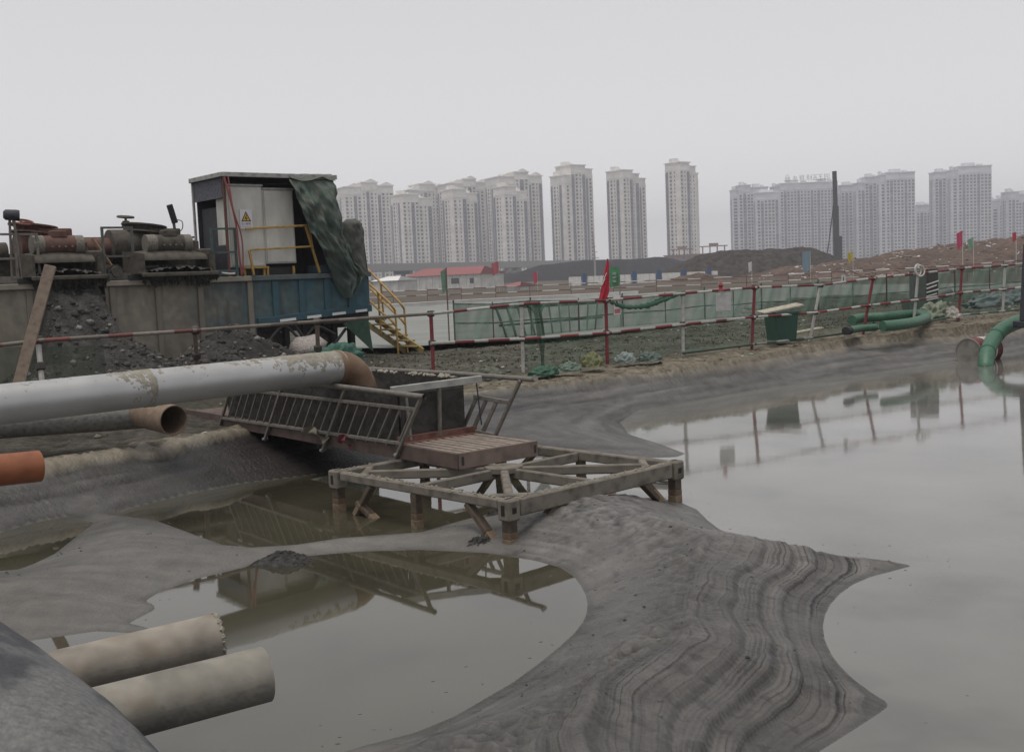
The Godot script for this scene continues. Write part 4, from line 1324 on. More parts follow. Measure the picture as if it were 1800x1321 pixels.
func mesh_fence() -> void:
	# green mesh on thin posts along the near edge of the road
	var t := thing("mesh_fence", "low green mesh fence on thin posts along the pale road", "fence")
	var foot := [Vector3(-1.397, 0.6, -27.917), Vector3(0.553, 0.6, -28.515), Vector3(3.185, 0.6, -31.151), Vector3(5.967, 0.6, -33.842), Vector3(7.859, 0.6, -34.519), Vector3(9.941, 0.6, -35.625), Vector3(12.404, 0.62, -36.414), Vector3(14.978, 0.66, -37.237), Vector3(17.926, 0.7, -38.648), Vector3(21.255, 0.7, -41.264)]
	var high := [0.97, 0.95, 0.9, 0.94, 0.97, 1.0, 1.05, 1.15, 1.2, 1.2]
	for i in foot.size() - 1:
		var a: Vector3 = foot[i]
		var b: Vector3 = foot[i + 1]
		var s := ns()
		var h0: float = high[i]
		var h1: float = high[i + 1]
		sheet(s, 40, 8, func(u, v):
			var p := a.lerp(b, u)
			var sag := (0.05 + 0.03 * sin(i * 2.7)) * sin(u * PI)
			return p + Vector3(0, lerpf(h0, h1, u) * (1.0 - v) - sag * (1.0 - v) + 0.03, 0.05 * sin(u * 17.0 + v * 3.0 + i) + 0.03 * sin(u * 41.0 + v * 9.0)), func(u, v): return Color(1, 1, 1) * (0.9 + 0.1 * sin(i * 3.1) + 0.13 * sin(u * 17.0 + v * 3.0 + i) + 0.08 * sin(u * 43.0 + v * 2.0)))
		obj("netting", s, M.mesh, t)
		s = ns()
		vc = Color(0.08, 0.07, 0.06)
		tube(s, [a + Vector3(0, -0.2, -0.03), a + Vector3(0, h0 + 0.1, -0.03)], 0.024, 6)
		obj("post", s, M.paint, t)
		s = ns()
		var m := a.lerp(b, 0.5)
		tube(s, [m + Vector3(0, -0.2, -0.03), m + Vector3(0, (h0 + h1) / 2 + 0.02, -0.03)], 0.018, 6)
		obj("post", s, M.paint, t)
		for y in [0.5, 1.0]:
			s = ns()
			vc = Color(0.1, 0.11, 0.09)
			tube(s, [a + Vector3(0, h0 * y, -0.05), m + Vector3(0, (h0 + h1) / 2 * y - 0.04, -0.05), b + Vector3(0, h1 * y, -0.05)], 0.02, 6)
			obj("rail", s, M.paint, t)
		vc = Color(1, 1, 1)
	# slanting rack leaning on the mesh
	var r := thing("steel_rack", "dark rack of slanting bars leaning against the left part of the mesh fence", "rack")
	var t0 := Vector3(-0.329, 1.5, -23.669)
	t0 = Vector3(-0.424, 1.414, -28.6)
	var t1 := Vector3(2.656, 1.392, -31)
	var b0 := Vector3(-0.135, 0.6, -28)
	var b1 := Vector3(2.484, 0.634, -30.4)
	var s3 := ns()
	vc = Color(0.05, 0.055, 0.05)
	beam(s3, t0, t1, 0.04, 0.1)
	obj("top_bar", s3, M.paint, r)
	s3 = ns()
	beam(s3, t0.lerp(b0, 0.55), t1.lerp(b1, 0.55), 0.03, 0.05)
	obj("middle_bar", s3, M.paint, r)
	for k in 11:
		s3 = ns()
		var u := (k + 0.3) / 11.0
		beam(s3, t0.lerp(t1, u), b0.lerp(b1, u), 0.03, 0.09)
		obj("bar", s3, M.paint, r)
	vc = Color(1, 1, 1)

# ---------------------------------------------------------------- the near barrier
func barrier() -> void:
	var t := thing("tube_barrier", "long near barrier of red and white scaffold tubes on the pond bank", "barrier")
	# foot, top, main colour (0 white, 1 red, 2 muddy), height of the middle rail
	var posts := [
		[Vector3(-7.902, 0.42, -14.96), Vector3(-6.6, 1.66, -12.656), 1], [Vector3(-5.609, 1.052, -13.2), Vector3(-5.684, 1.7, -13.354), 0], [Vector3(-4.252, 0.981, -14.95), Vector3(-4.155, 1.7, -14.64), 2], [Vector3(-2.884, 0.847, -16.5), Vector3(-2.835, 1.7, -16.351), 2],
		[Vector3(-1.282, 0.684, -18.1), Vector3(-1.28, 1.698, -18.1), 1], [Vector3(0.202, 0.48, -19.5), Vector3(0.215, 1.773, -19.5), 0], [Vector3(1.77, 0.493, -20.4), Vector3(1.782, 1.75, -20.4), 1], [Vector3(3.327, 0.546, -21.4), Vector3(3.351, 1.797, -21.4), 0],
		[Vector3(4.88, 0.584, -22.4), Vector3(4.965, 1.832, -22.4), 1], [Vector3(6.409, 0.584, -23.7), Vector3(6.673, 1.8, -23.7), 0], [Vector3(7.939, 0.618, -24.9), Vector3(8.185, 1.883, -24.9), 1], [Vector3(9.503, 0.64, -26.1), Vector3(9.635, 1.93, -26.1), 0],
		[Vector3(11.063, 0.746, -27.3), Vector3(11.154, 1.998, -27.3), 1], [Vector3(12.588, 0.747, -28.3), Vector3(12.663, 2.016, -28.3), 0], [Vector3(14.391, 0.771, -29.4), Vector3(14.389, 2.093, -29.4), 1]]
	var c2 := [WHITE, RED, Color(0.15, 0.115, 0.09)]
	for i in posts.size():
		var p: Array = posts[i]
		var s := ns()
		vc = c2[p[2]]
		var d: Vector3 = (p[1] - p[0]).normalized()
		tube(s, [p[0] - d * 0.25, p[1]], 0.032, 10)
		vc = Color(1, 1, 1)
		obj("post", s, M.paint, t)
		s = ns()
		vc = Color(0.05, 0.045, 0.04)
		for f in [0.48, 0.955]:
			var c: Vector3 = p[0].lerp(p[1], f)
			beam(s, c - d * 0.05, c + d * 0.05, 0.1, 0.1, 0.015, Vector3(0.6, 0, 0.8))
		vc = Color(1, 1, 1)
		obj("coupler", s, M.paint, t)
		if i == 0:
			continue
		var o: Array = posts[i - 1]
		for f in [0.955, 0.48, 0.04]:
			if f == 0.48 and i < 5 or f == 0.04 and i < 8:
				continue
			var a: Vector3 = o[0].lerp(o[1], f) + Vector3(0.03, 0, 0.05)
			var b: Vector3 = p[0].lerp(p[1], f) + Vector3(0.03, 0, 0.05)
			var l: Vector3 = (b - a).normalized() * 0.06
			s = ns()
			var muddy: bool = i < 4
			var cr: Color = Color(0.2, 0.07, 0.06) if muddy else RED
			var cw: Color = Color(0.24, 0.215, 0.185) if muddy else WHITE
			if i == 3 or i == 4 and f > 0.9:
				cr = Color(0.17, 0.14, 0.115); cw = Color(0.2, 0.17, 0.145)
			if f < 0.1:
				cr = Color(0.05, 0.11, 0.075); cw = Color(0.3, 0.34, 0.31) if i % 2 else Color(0.06, 0.09, 0.07)
			striped(s, a - l, b + l, 0.026, 0.42, i, 10, cr, cw)
			obj("rail", s, M.paint, t)
	# netting tied inside the barrier
	for i in range(5, posts.size() - 1):
		var s := ns()
		var p: Array = posts[i]
		var q: Array = posts[i + 1]
		sheet(s, 20, 12, func(u, v):
			var lo: Vector3 = p[0].lerp(q[0], u)
			var hi: Vector3 = p[0].lerp(p[1], 0.5).lerp(q[0].lerp(q[1], 0.5), u)
			return lo.lerp(hi, v) + Vector3(0.0, 0.04, -0.06 + 0.05 * sin(u * 13.0 + v * 5.0 + i)), white)
		obj("netting", s, M.net, t)
	var s := ns()
	var a0: Vector3 = posts[0][0]
	var a1: Vector3 = Vector3(-5.155, 1.135, -13.95)
	sheet(s, 20, 10, func(u, v):
		var lo: Vector3 = a0.lerp(a1, u)
		return Vector3(lo.x, lerpf(0.3, 1.55, v) , lo.z - 0.08) + Vector3(0, 0, 0.04 * sin(u * 15.0 + v * 4.0)), white)
	obj("netting", s, M.darknet, t)
	# a bunched green net hanging from the rail, and a sagging rope of net
	var bn := thing("bunched_net", "bunched dark green net hanging from the top rail down to the ground", "net")
	s = ns()
	var tl := Vector3(0.293, 1.676, -19.65)
	var tr := Vector3(0.684, 1.695, -19.85)
	sheet(s, 16, 22, func(u, v):
		var e := 0.36 + 0.64 * pow(maxf(0.0, 1.0 - v * 7.0), 1.5) - 0.2 * smoothstep(0.5, 0.8, v)
		var c := tl.lerp(tr, 0.5 + (u - 0.5) * e)
		return c + Vector3(0.07 * sin(v * 2.0), -1.16 * v, 0.06 * sin(u * 14.0) * (0.5 + e) - 0.03), white)
	obj("netting", s, M.netbunch, bn)
	var sr := thing("sagging_net", "green net twisted into a rope, sagging between two posts right of the red flag", "net")
	s = ns()
	tube(s, curve([Vector3(1.861, 1.661, -20.5), Vector3(2.162, 1.552, -20.6), Vector3(2.569, 1.548, -20.9), Vector3(2.921, 1.647, -21.1), Vector3(3.339, 1.765, -21.4)]), [0.04, 0.03, 0.045, 0.03, 0.05, 0.03, 0.04, 0.055, 0.03, 0.045, 0.05, 0.03, 0.05, 0.03, 0.06, 0.04, 0.05, 0.07, 0.04, 0.06, 0.05, 0.07, 0.05, 0.06, 0.05, 0.07, 0.06, 0.05, 0.06, 0.05, 0.05, 0.04, 0.03], 8)
	obj("net_rope", s, M.hose, sr)
	# the furled red flag
	var rf := thing("red_flag", "big furled crimson flag with white print standing on a red barrier post", "flag", Vector3(1.785, 1.668, -20.35))
	s = ns()
	vc = Color(0.2, 0.04, 0.04)
	tube(s, [Vector3(0, -0.1, 0), Vector3(0.05, 0.78, 0)], 0.014, 8)
	vc = Color(1, 1, 1)
	obj("pole", s, M.paint, rf)
	s = ns()
	var prof := func(v: float) -> Vector2:
		# left and right edge in metres from the pole; v from the top down
		return Vector2(lerpf(0.03, -0.15, v) if v < 0.85 else lerpf(-0.123, -0.15, (v - 0.85) / 0.15), lerpf(0.075, 0.055, v) if v < 0.75 else lerpf(0.055, -0.02, (v - 0.75) / 0.25))
	for side in [0.0, 1.0]:
		sheet(s, 14, 30, func(u, v):
			var e: Vector2 = prof.call(v)
			var w := sin(u * PI) * 0.05
			return Vector3(lerpf(e.x, e.y, u), 0.74 - 0.75 * v - 0.02 * sin(u * 9.0), (w if side > 0.5 else -w) + 0.015 * sin(u * 11.0 + v * 5.0)), func(u, v): return Color(0.5, 0.022, 0.05) * (0.9 + 0.15 * sin(u * 11.0 + v * 5.0)))
	var rc := obj("cloth", s, M.cloth, rf)
	s = ns()
	vc = Color(0.75, 0.72, 0.7)
	for q in [[0.44, 0.53, -0.005, 0.05], [0.34, 0.42, -0.045, 0.02], [0.3, 0.35, -0.06, -0.02], [0.38, 0.44, -0.03, 0.01]]:
		beam(s, Vector3(q[2] - 0.02, q[0], 0.052), Vector3(q[3] - 0.03, q[1], 0.056), 0.01, 0.035, 0.0, Vector3.BACK)
	vc = Color(1, 1, 1)
	obj("print", s, M.cloth, rc)
	# boards and signs hung on the barrier
	var bd := thing("notice_board", "blank pale grey board hung under the top rail between two posts", "board", Vector3(4.176, 1.534, -21.85), 33)
	s = ns()
	bx(s, -0.2, 0.2, -0.18, 0.16, 0.06, 0.075, 0.004)
	obj("board", s, M.boardgrey, bd)
	s = ns()
	vc = Color(0.3, 0.03, 0.04)
	lathe(s, Vector3(-0.05, 0.26, 0.05), Vector3.UP, [Vector2(0.0, -0.05), Vector2(0.06, -0.05), Vector2(0.03, 0.02), Vector2(0.05, 0.06), Vector2(0.03, 0.11), Vector2(0, 0.12)], 10)
	vc = Color(1, 1, 1)
	obj("red_clamp", s, M.paint, bd)
	var im := Image.create(96, 176, false, Image.FORMAT_RGB8)
	im.fill(Color(0.82, 0.8, 0.8))
	for y in 176:
		for x in 96:
			var d := Vector2(x - 48, y - 62).length()
			if d < 42 and d > 34:
				im.set_pixel(x, y, Color(0.5, 0.08, 0.12))
			elif d <= 34 and absf((x - 48) - (y - 62)) < 6:
				im.set_pixel(x, y, Color(0.5, 0.08, 0.12))
			elif d <= 27 and (absf(x - 46) < 6 and absf(y - 62) < 22 or absf(y - 58) < 4 and absf(x - 48) < 18):
				im.set_pixel(x, y, Color(0.1, 0.1, 0.12))
			elif y > 125 and y < 165 and x > 8 and x < 88:
				im.set_pixel(x, y, Color(0.62, 0.18, 0.2))
	for g in 4:
		stroke(im, 16 + g * 18, 134, 28 + g * 18, 134, 2, Color(0.85, 0.8, 0.8))
		stroke(im, 22 + g * 18, 131, 22 + g * 18, 158, 2, Color(0.85, 0.8, 0.8))
		stroke(im, 16 + g * 18, 146, 28 + g * 18, 146, 2, Color(0.85, 0.8, 0.8))
		stroke(im, 16 + g * 18, 156, 28 + g * 18, 156, 2, Color(0.85, 0.8, 0.8))
	printed("prohibition_sign", "white prohibition sign with a barred red ring, hung right of the red flag", "sign", Vector3(1.952, 1.592, -20.6), 33, 0.17, 0.35, im)
	im = Image.create(64, 96, false, Image.FORMAT_RGB8)
	im.fill(Color(0.72, 0.74, 0.72))
	stroke(im, 32, 18, 32, 40, 12, Color(0.12, 0.12, 0.13))
	stroke(im, 22, 26, 42, 26, 4, Color(0.12, 0.12, 0.13))
	stroke(im, 27, 38, 24, 52, 4, Color(0.12, 0.12, 0.13))
	stroke(im, 37, 38, 40, 52, 4, Color(0.12, 0.12, 0.13))
	stroke(im, 10, 66, 54, 66, 3, Color(0.35, 0.36, 0.36))
	printed("warning_placard", "small white placard with a dark figure, fixed to the barrier's top rail", "sign", Vector3(7.235, 1.798, -24.2), 33, 0.13, 0.27, im)
	# ring of pale hose on a post, and wire
	var hr := thing("hose_ring", "loop of pale hose hung over a white barrier post", "hose", Vector3(9.559, 1.933, -26), 33)
	s = ns()
	vc = Color(0.55, 0.54, 0.5)
	torus(s, Vector3(-0.06, 0.02, 0.08), Vector3(0.1, 0.05, 1), 0.13, 0.02)
	torus(s, Vector3(-0.02, 0.0, 0.11), Vector3(-0.2, 0.1, 1), 0.125, 0.018)
	vc = Color(0.35, 0.2, 0.16)
	tube(s, curve([Vector3(0.1, 0.0, 0.1), Vector3(0.25, 0.04, 0.08), Vector3(0.38, 0.02, 0.05)]), 0.02, 6)
	vc = Color(1, 1, 1)
	obj("loop", s, M.paint, hr)
	var wr := thing("old_hose", "thin reddish hose draped along the barrier's top rail", "hose")
	s = ns()
	vc = Color(0.34, 0.24, 0.2)
	tube(s, curve([Vector3(7.594, 2.06, -25), Vector3(7.764, 2.003, -25.1), Vector3(7.975, 1.93, -25.2), Vector3(8.402, 1.952, -25.4), Vector3(8.923, 1.984, -25.7), Vector3(9.115, 1.924, -25.8)]), 0.017, 6)
	vc = Color(1, 1, 1)
	obj("hose_line", s, M.paint, wr)
	# sacks and crumpled sheet along the foot of the barrier
	sack("yellow-green crumpled sack against the foot of the barrier left of the red flag's post", Vector3(1.412, 0.6, -19.501), Vector3(0.5, 0.24, 0.26), Color(0.16, 0.17, 0.085), 20)
	sack("pale green crumpled sheet lying left of the yellow-green sack", Vector3(0.982, 0.58, -18.99), Vector3(0.55, 0.15, 0.25), Color(0.14, 0.19, 0.155), 33)
	sack("dark green heap of net at the foot of the barrier, beside a white post", Vector3(0.561, 0.55, -18.747), Vector3(0.6, 0.16, 0.3), Color(0.05, 0.12, 0.08), 30)
	sack("whitish crumpled plastic sheet right of the red flag's post", Vector3(2.075, 0.6, -20.067), Vector3(0.55, 0.18, 0.25), Color(0.22, 0.26, 0.25), 33)
	sack("grey-green plastic bundle halfway between the red and white posts", Vector3(2.51, 0.6, -20.24), Vector3(0.6, 0.16, 0.25), Color(0.11, 0.15, 0.135), 33)
	sack("pale sack slumped against a red post near the right end of the barrier", Vector3(10.813, 0.78, -27.023), Vector3(0.42, 0.26, 0.3), Color(0.42, 0.4, 0.36), 15)
	sack("grey stony bundle on the bank left of the white post", Vector3(-0.404, 0.52, -18.67), Vector3(0.6, 0.22, 0.35), Color(0.13, 0.14, 0.11), 10)
	# sheet of bluish plastic piled behind the right end
	sack("blue-grey heap of plastic sheeting behind the right end of the barrier", Vector3(13.721, 0.8, -31.688), Vector3(2.4, 0.4, 0.8), Color(0.13, 0.16, 0.165), 35)
	sack("second blue-grey heap of sheeting, close to the right edge", Vector3(14.723, 0.8, -32.646), Vector3(1.6, 0.42, 0.8), Color(0.11, 0.14, 0.145), 20)
	sack("pale green-grey bags heaped behind the coiled green hoses", Vector3(10.738, 0.75, -27.949), Vector3(1.3, 0.42, 0.7), Color(0.24, 0.26, 0.2), 35)

func stroke(im: Image, x0: float, y0: float, x1: float, y1: float, w: int, c: Color) -> void:
	var n := int(maxf(absf(x1 - x0), absf(y1 - y0))) + 1
	for i in n + 1:
		var x := lerpf(x0, x1, float(i) / n)
		var y := lerpf(y0, y1, float(i) / n)
		im.fill_rect(Rect2i(int(x - w / 2.0), int(y - w / 2.0), w, w), c)

func printed(called: String, label: String, cat: String, at: Vector3, deg: float, w: float, h: float, im: Image) -> Node3D:
	var t := thing(called, label, cat, at, deg)
	var s := ns()
	bx(s, -w / 2, w / 2, -h / 2, h / 2, 0.07, 0.08, 0.002)
	obj("plate", s, M.boardgrey, t)
	print_on(t, at, Vector3(0, 0, 0.083), w - 0.006, h - 0.006, im)
	return t

func print_on(t: Node3D, _at: Vector3, c: Vector3, w: float, h: float, im: Image) -> void:
	var m := StandardMaterial3D.new()
	m.resource_name = "print"
	m.albedo_texture = ImageTexture.create_from_image(im)
	m.roughness = 0.6
	var q := QuadMesh.new()
	q.size = Vector2(w, h)
	var o := obj_mesh("print", q, m, t)
	o.position = c

func sack(label: String, at: Vector3, size: Vector3, col: Color, deg: float) -> void:
	var s := ns()
	var n := noise(1.3, 4, int(at.x * 37.0) + 5)
	sheet(s, 34, 18, func(u, v):
		var a: float = u * TAU
		var b: float = v * PI / 2
		var d := Vector3(cos(a) * sin(b), cos(b), sin(a) * sin(b))
		var k := 1.0 + 0.4 * n.get_noise_3dv(d * 1.6) + 0.22 * absf(n.get_noise_3dv(d * 4.5)) - 0.1
		return Vector3(d.x * size.x * k / 2, d.y * size.y * k - 0.04, d.z * size.z * k / 2), func(u, v): return col * (1.0 + 0.5 * n.get_noise_2d(u * 9.0, v * 9.0)))
	var o := obj("sack", s, M.cloth)
	o.position = at
	o.rotation_degrees.y = deg
	tag(o, label, "sack")

# ---------------------------------------------------------------- the slurry separation unit
func machine() -> void:
	var t := thing("slurry_separator", "long mud-caked slurry separation unit whose right end is blue", "machine", Vector3(-3.13, 0.6, -25.0), 40)
	var n1 := noise(0.9, 5, 51)
	var n2 := noise(4.0, 4, 52)
	var blue := Color(0.045, 0.11, 0.14)
	var mudc := Color(0.24, 0.215, 0.178)
	var tint := func(x: float, y: float) -> Color:
		var k := smoothstep(-4.7, -3.1, x + 0.8 * n1.get_noise_2d(x, y * 1.3) + 0.3 * (y - 1.2))
		var b := blue.lerp(Color(0.095, 0.115, 0.11), clampf(0.55 - 0.28 * (x + 2.4) + 0.7 * n1.get_noise_2d(x * 2.0, y), 0.0, 1.0))
		var c := mudc.lerp(b, k)
		var drip := smoothstep(0.12, 0.5, n2.get_noise_2d(x * 1.2, y * 0.14)) * smoothstep(0.1, 0.5, n1.get_noise_2d(x * 0.8 + 7.0, y * 0.6) + 0.3)
		c = c.lerp(Color(0.07, 0.055, 0.04), 0.55 * drip)
		return c * (1.0 + 0.35 * n2.get_noise_2d(x, y))
	# tank walls
	var plate := func(called: String, xa: float, xb: float, bottom: Callable, top: float) -> void:
		var s := ns()
		sheet(s, int((xb - xa) / 0.06), 30, func(u, v):
			var x := lerpf(xa, xb, u)
			var y := lerpf(top, bottom.call(x), v)
			return Vector3(x, y, 0.006 * n2.get_noise_2d(x * 2.0, y * 2.0)), func(u, v):
			var x := lerpf(xa, xb, u)
			return tint.call(x, lerpf(top, bottom.call(x), v)))
		vc = tint.call((xa + xb) / 2, 1.0) * 0.7
		bx(s, xa, xb, top - 0.06, top - 0.01, -2.3, -0.02)
		quad(s, Vector3(xa, -0.1, 0), Vector3(xa, top, 0), Vector3(xa, top, -2.3), Vector3(xa, -0.1, -2.3), Vector3.LEFT)
		quad(s, Vector3(xb, bottom.call(xb), 0), Vector3(xb, top, 0), Vector3(xb, top, -2.3), Vector3(xb, bottom.call(xb), -2.3), Vector3.RIGHT)
		quad(s, Vector3(xa, bottom.call(xa), -2.3), Vector3(xa, top, -2.3), Vector3(xb, top, -2.3), Vector3(xb, bottom.call(xb), -2.3), Vector3.FORWARD)
		vc = Color(1, 1, 1)
		obj(called, s, M.tank, t)
	var low := func(_x: float) -> float: return -0.1
	var kick := func(x: float) -> float: return lerpf(0.8, 0.95, (x + 2.82) / 2.82)
	plate.call("tank_wall", -11.5, -7.15, low, 1.74)
	plate.call("tank_wall", -5.93, -2.82, low, 1.74)
	plate.call("tank_wall", -2.82, 0.0, kick, 1.74)
	# recess behind the slumping mud
	var s := ns()
	bx(s, -7.2, -5.9, -0.1, 1.9, -0.95, -0.85)
	obj("tank_wall", s, M.machine, t)
	# top rims and ribs
	for q in [[-11.5, -7.1, 0], [-5.97, -2.9, 0], [-2.895, 0.03, 1]]:
		s = ns()
		vc = mudc * 1.15 if q[2] == 0 else Color(0.1, 0.125, 0.13)
		bx(s, q[0], q[1], 1.73, 1.84, -0.03, 0.09, 0.012)
		vc = Color(1, 1, 1)
		obj("top_rim", s, M.tank, t)
	for q in [-10.0, -8.6, -7.32, -5.8, -4.9, -4.02, -2.93]:
		s = ns()
		vc = mudc * 0.85
		bx(s, q - 0.06, q + 0.06, -0.05, 1.725, 0.0, 0.045, 0.01)
		vc = Color(1, 1, 1)
		obj("rib", s, M.tank, t)
	for q in [-2.35, -1.72, -1.1, -0.5]:
		s = ns()
		vc = blue * 0.9
		bx(s, q - 0.07, q + 0.07, kick.call(q) + 0.12, 1.725, 0.005, 0.05, 0.012)
		vc = Color(1, 1, 1)
		obj("rib", s, M.tank, t)
	s = ns()
	vc = blue * 0.85
	beam(s, Vector3(-2.8, 0.88, 0.03), Vector3(0.02, 1.03, 0.03), 0.06, 0.15, 0.01)
	vc = Color(1, 1, 1)
	obj("bottom_rail", s, M.tank, t)
	# reflective dashes
	for q in [[-2.3, -1.92], [-1.65, -1.3], [-1.02, -0.68], [-0.42, -0.12]]:
		s = ns()
		vc = Color(0.62, 0.63, 0.63)
		beam(s, Vector3(q[0], kick.call(q[0]) + 0.045, 0.066), Vector3(q[1], kick.call(q[1]) + 0.045, 0.066), 0.008, 0.055)
		vc = Color(1, 1, 1)
		obj("reflector", s, M.plain, t)
	s = ns()
	vc = Color(0.55, 0.55, 0.55)
	bx(s, 0.005, 0.012, 1.35, 1.7, -0.08, 0.0)
	vc = Color(1, 1, 1)
	obj("reflector", s, M.plain, t)
	# running gear under the raised end
	s = ns()
	bx(s, -2.8, 0.0, 0.62, 0.9, -1.3, -0.35, 0.02)
	bx(s, -2.8, -0.05, 0.7, 0.86, -2.2, -1.9, 0.02)
	obj("chassis_beam", s, M.dark, t)
	s = ns()
	bx(s, -1.2, 0.0, 0.72, 0.99, -0.3, -0.05, 0.02)
	obj("chassis_beam", s, M.dark, t)
	for q in [[-2.3, -0.5], [-2.3, -1.9], [-0.9, -0.7]]:
		var w := obj("wheel", ns_wheel(0.38, 0.24), M.tyre, t)
		w.position = Vector3(q[0], 0.33, q[1])
		s = ns()
		lathe(s, Vector3(0, 0, 0.1), Vector3.BACK, [Vector2(0.2, -0.02), Vector2(0.17, 0.02), Vector2(0.1, 0.03), Vector2(0.09, 0.11), Vector2(0.05, 0.13), Vector2(0, 0.13)], 16)
		obj("hub", s, M.machine, w)
	s = ns()
	tube(s, curve([Vector3(-2.75, 0.3, 0.1), Vector3(-2.2, 0.75, 0.0), Vector3(-1.8, 0.45, 0.05), Vector3(-1.4, 0.7, 0.0), Vector3(-1.0, 0.5, 0.1)]), 0.03, 8)
	tube(s, curve([Vector3(-1.9, 0.8, -0.1), Vector3(-1.6, 0.3, 0.1), Vector3(-1.1, 0.25, 0.05), Vector3(-0.6, 0.6, -0.1)]), 0.035, 8)
	obj("hose", s, M.dark, t)
	for q in [-2.6, -1.95, -1.5, -0.75, -0.3]:
		s = ns()
		bx(s, q - 0.06, q + 0.06, -0.1, 0.75, -0.45, -0.3)
		obj("strut", s, M.dark, t)
	s = ns()
	quad(s, Vector3(-0.75, 0.72, 0.02), Vector3(-0.1, 0.9, 0.02), Vector3(-0.05, 0.05, 0.1), Vector3(-0.25, 0.3, 0.06))
	var gl := obj("green_flap", s, M.flapgreen, t)
	gl.position.z = 0.02
	# the vibrating screens and their pumps
	screen_unit(t, -7.32, -6.04, true)
	screen_unit(t, -5.29, -3.8, false)
	# big pipes along the back
	s = ns()
	tube(s, [Vector3(-11, 2.45, -0.9), Vector3(-7.4, 2.45, -0.9)], 0.18, 16)
	obj("pipe", s, M.machine, t)
	s = ns()
	tube(s, [Vector3(-6.5, 2.5, -0.8), Vector3(-4.4, 2.5, -0.8)], 0.19, 18)
	obj("pipe", s, M.redmachine, t)
	s = ns()
	lathe(s, Vector3(-6.35, 2.5, -0.8), Vector3.RIGHT, [Vector2(0.2, 0), Vector2(0.27, 0), Vector2(0.27, 0.08), Vector2(0.2, 0.08)], 20)
	obj("pipe_flange", s, M.rustpipe, t)
	# red oxide angle braces and long thin rail at the back
	s = ns()
	beam(s, Vector3(-6.2, 2.66, -0.4), Vector3(-6.14, 2.15, 0.0), 0.05, 0.05)
	beam(s, Vector3(-5.95, 2.66, -0.4), Vector3(-5.7, 2.0, 0.0), 0.05, 0.05)
	obj("brace", s, M.rustpipe, t)
	s = ns()
	beam(s, Vector3(-6.6, 2.74, -1.9), Vector3(-3.2, 2.74, -1.9), 0.04, 0.04)
	obj("back_rail", s, M.rustpipe, t)
	# guard rails
	guard(t, [-5.92, -5.35], 1.84, 2.86, M.teal2, 0.45)
	guard(t, [-8.3, -7.5, -7.12], 1.84, 2.75, M.railtube, 0.5)
	guard(t, [-3.72, -3.2], 1.84, 2.83, M.teal, 0.5)
	# pump between the units
	s = ns()
	lathe(s, Vector3(-5.7, 2.0, 0.0), Vector3.BACK, [Vector2(0, 0.08), Vector2(0.1, 0.08), Vector2(0.11, 0.0), Vector2(0.15, 0.0), Vector2(0.15, -0.4)], 18)
	bx(s, -5.85, -5.52, 1.82, 1.95, -0.4, 0.02)
	obj("pump", s, M.machine, t)
	# floodlight on its post at the left
	s = ns()
	tube(s, [Vector3(-7.42, 1.84, 0.06), Vector3(-7.5, 3.0, 0.06)], 0.024, 8)
	tube(s, [Vector3(-7.58, 1.84, -0.03), Vector3(-7.55, 3.0, 0.0)], 0.024, 8)
	var fp := obj("lamp_post", s, M.railtube, t)
	s = ns()
	lathe(s, Vector3(-7.66, 3.08, 0.02), Vector3(1, -0.06, 0.25), [Vector2(0, 0), Vector2(0.06, 0.0), Vector2(0.095, 0.04), Vector2(0.1, 0.22), Vector2(0.09, 0.27), Vector2(0, 0.27)], 18)
	obj("floodlight", s, M.navy, fp)
	# slim lamp and its cable right of the second screen
	s = ns()
	tube(s, [Vector3(-4.37, 2.25, -0.1), Vector3(-4.43, 2.95, -0.1)], 0.03, 8)
	fp = obj("lamp_post", s, M.machine, t)
	s = ns()
	beam(s, Vector3(-4.41, 2.93, -0.08), Vector3(-4.53, 3.29, -0.02), 0.04, 0.12, 0.01, Vector3(1, 0, 0.3))
	obj("lamp_head", s, M.navy, fp)
	s = ns()
	tube(s, curve([Vector3(-4.43, 3.0, -0.08), Vector3(-4.27, 2.97, -0.08), Vector3(-4.27, 2.82, -0.08), Vector3(-4.4, 2.72, -0.08), Vector3(-4.52, 2.67, -0.06), Vector3(-4.55, 2.75, -0.06), Vector3(-4.46, 2.76, -0.06)]), 0.009, 6)
	obj("cable", s, M.dark, fp)
	cabin(t)

func ns_wheel(r: float, w: float) -> SurfaceTool:
	var s := ns()
	lathe(s, Vector3(0, 0, -w / 2), Vector3.BACK, [Vector2(r * 0.55, 0), Vector2(r * 0.9, 0), Vector2(r, 0.04), Vector2(r, w - 0.04), Vector2(r * 0.9, w), Vector2(r * 0.55, w), Vector2(r * 0.5, w - 0.05), Vector2(0, w - 0.05)], 28)
	return s

func guard(t: Node3D, xs: Array, y0: float, y1: float, m: Material, midf: float) -> void:
	for x in xs:
		var s := ns()
		bx(s, x - 0.022, x + 0.022, y0, y1, 0.02, 0.064)
		obj("guard_post", s, m, t)
	for y in [y1 - 0.02, lerpf(y0, y1, midf)]:
		var s := ns()
		bx(s, xs[0] - 0.02, xs[-1] + 0.02, y - 0.02, y + 0.02, 0.022, 0.06)
		obj("guard_rail", s, m, t)
	var s := ns()
	bx(s, xs[0] + 0.02, xs[-1] - 0.02, y0 + 0.02, y0 + 0.14, 0.03, 0.05)
	obj("toe_board", s, m, t)

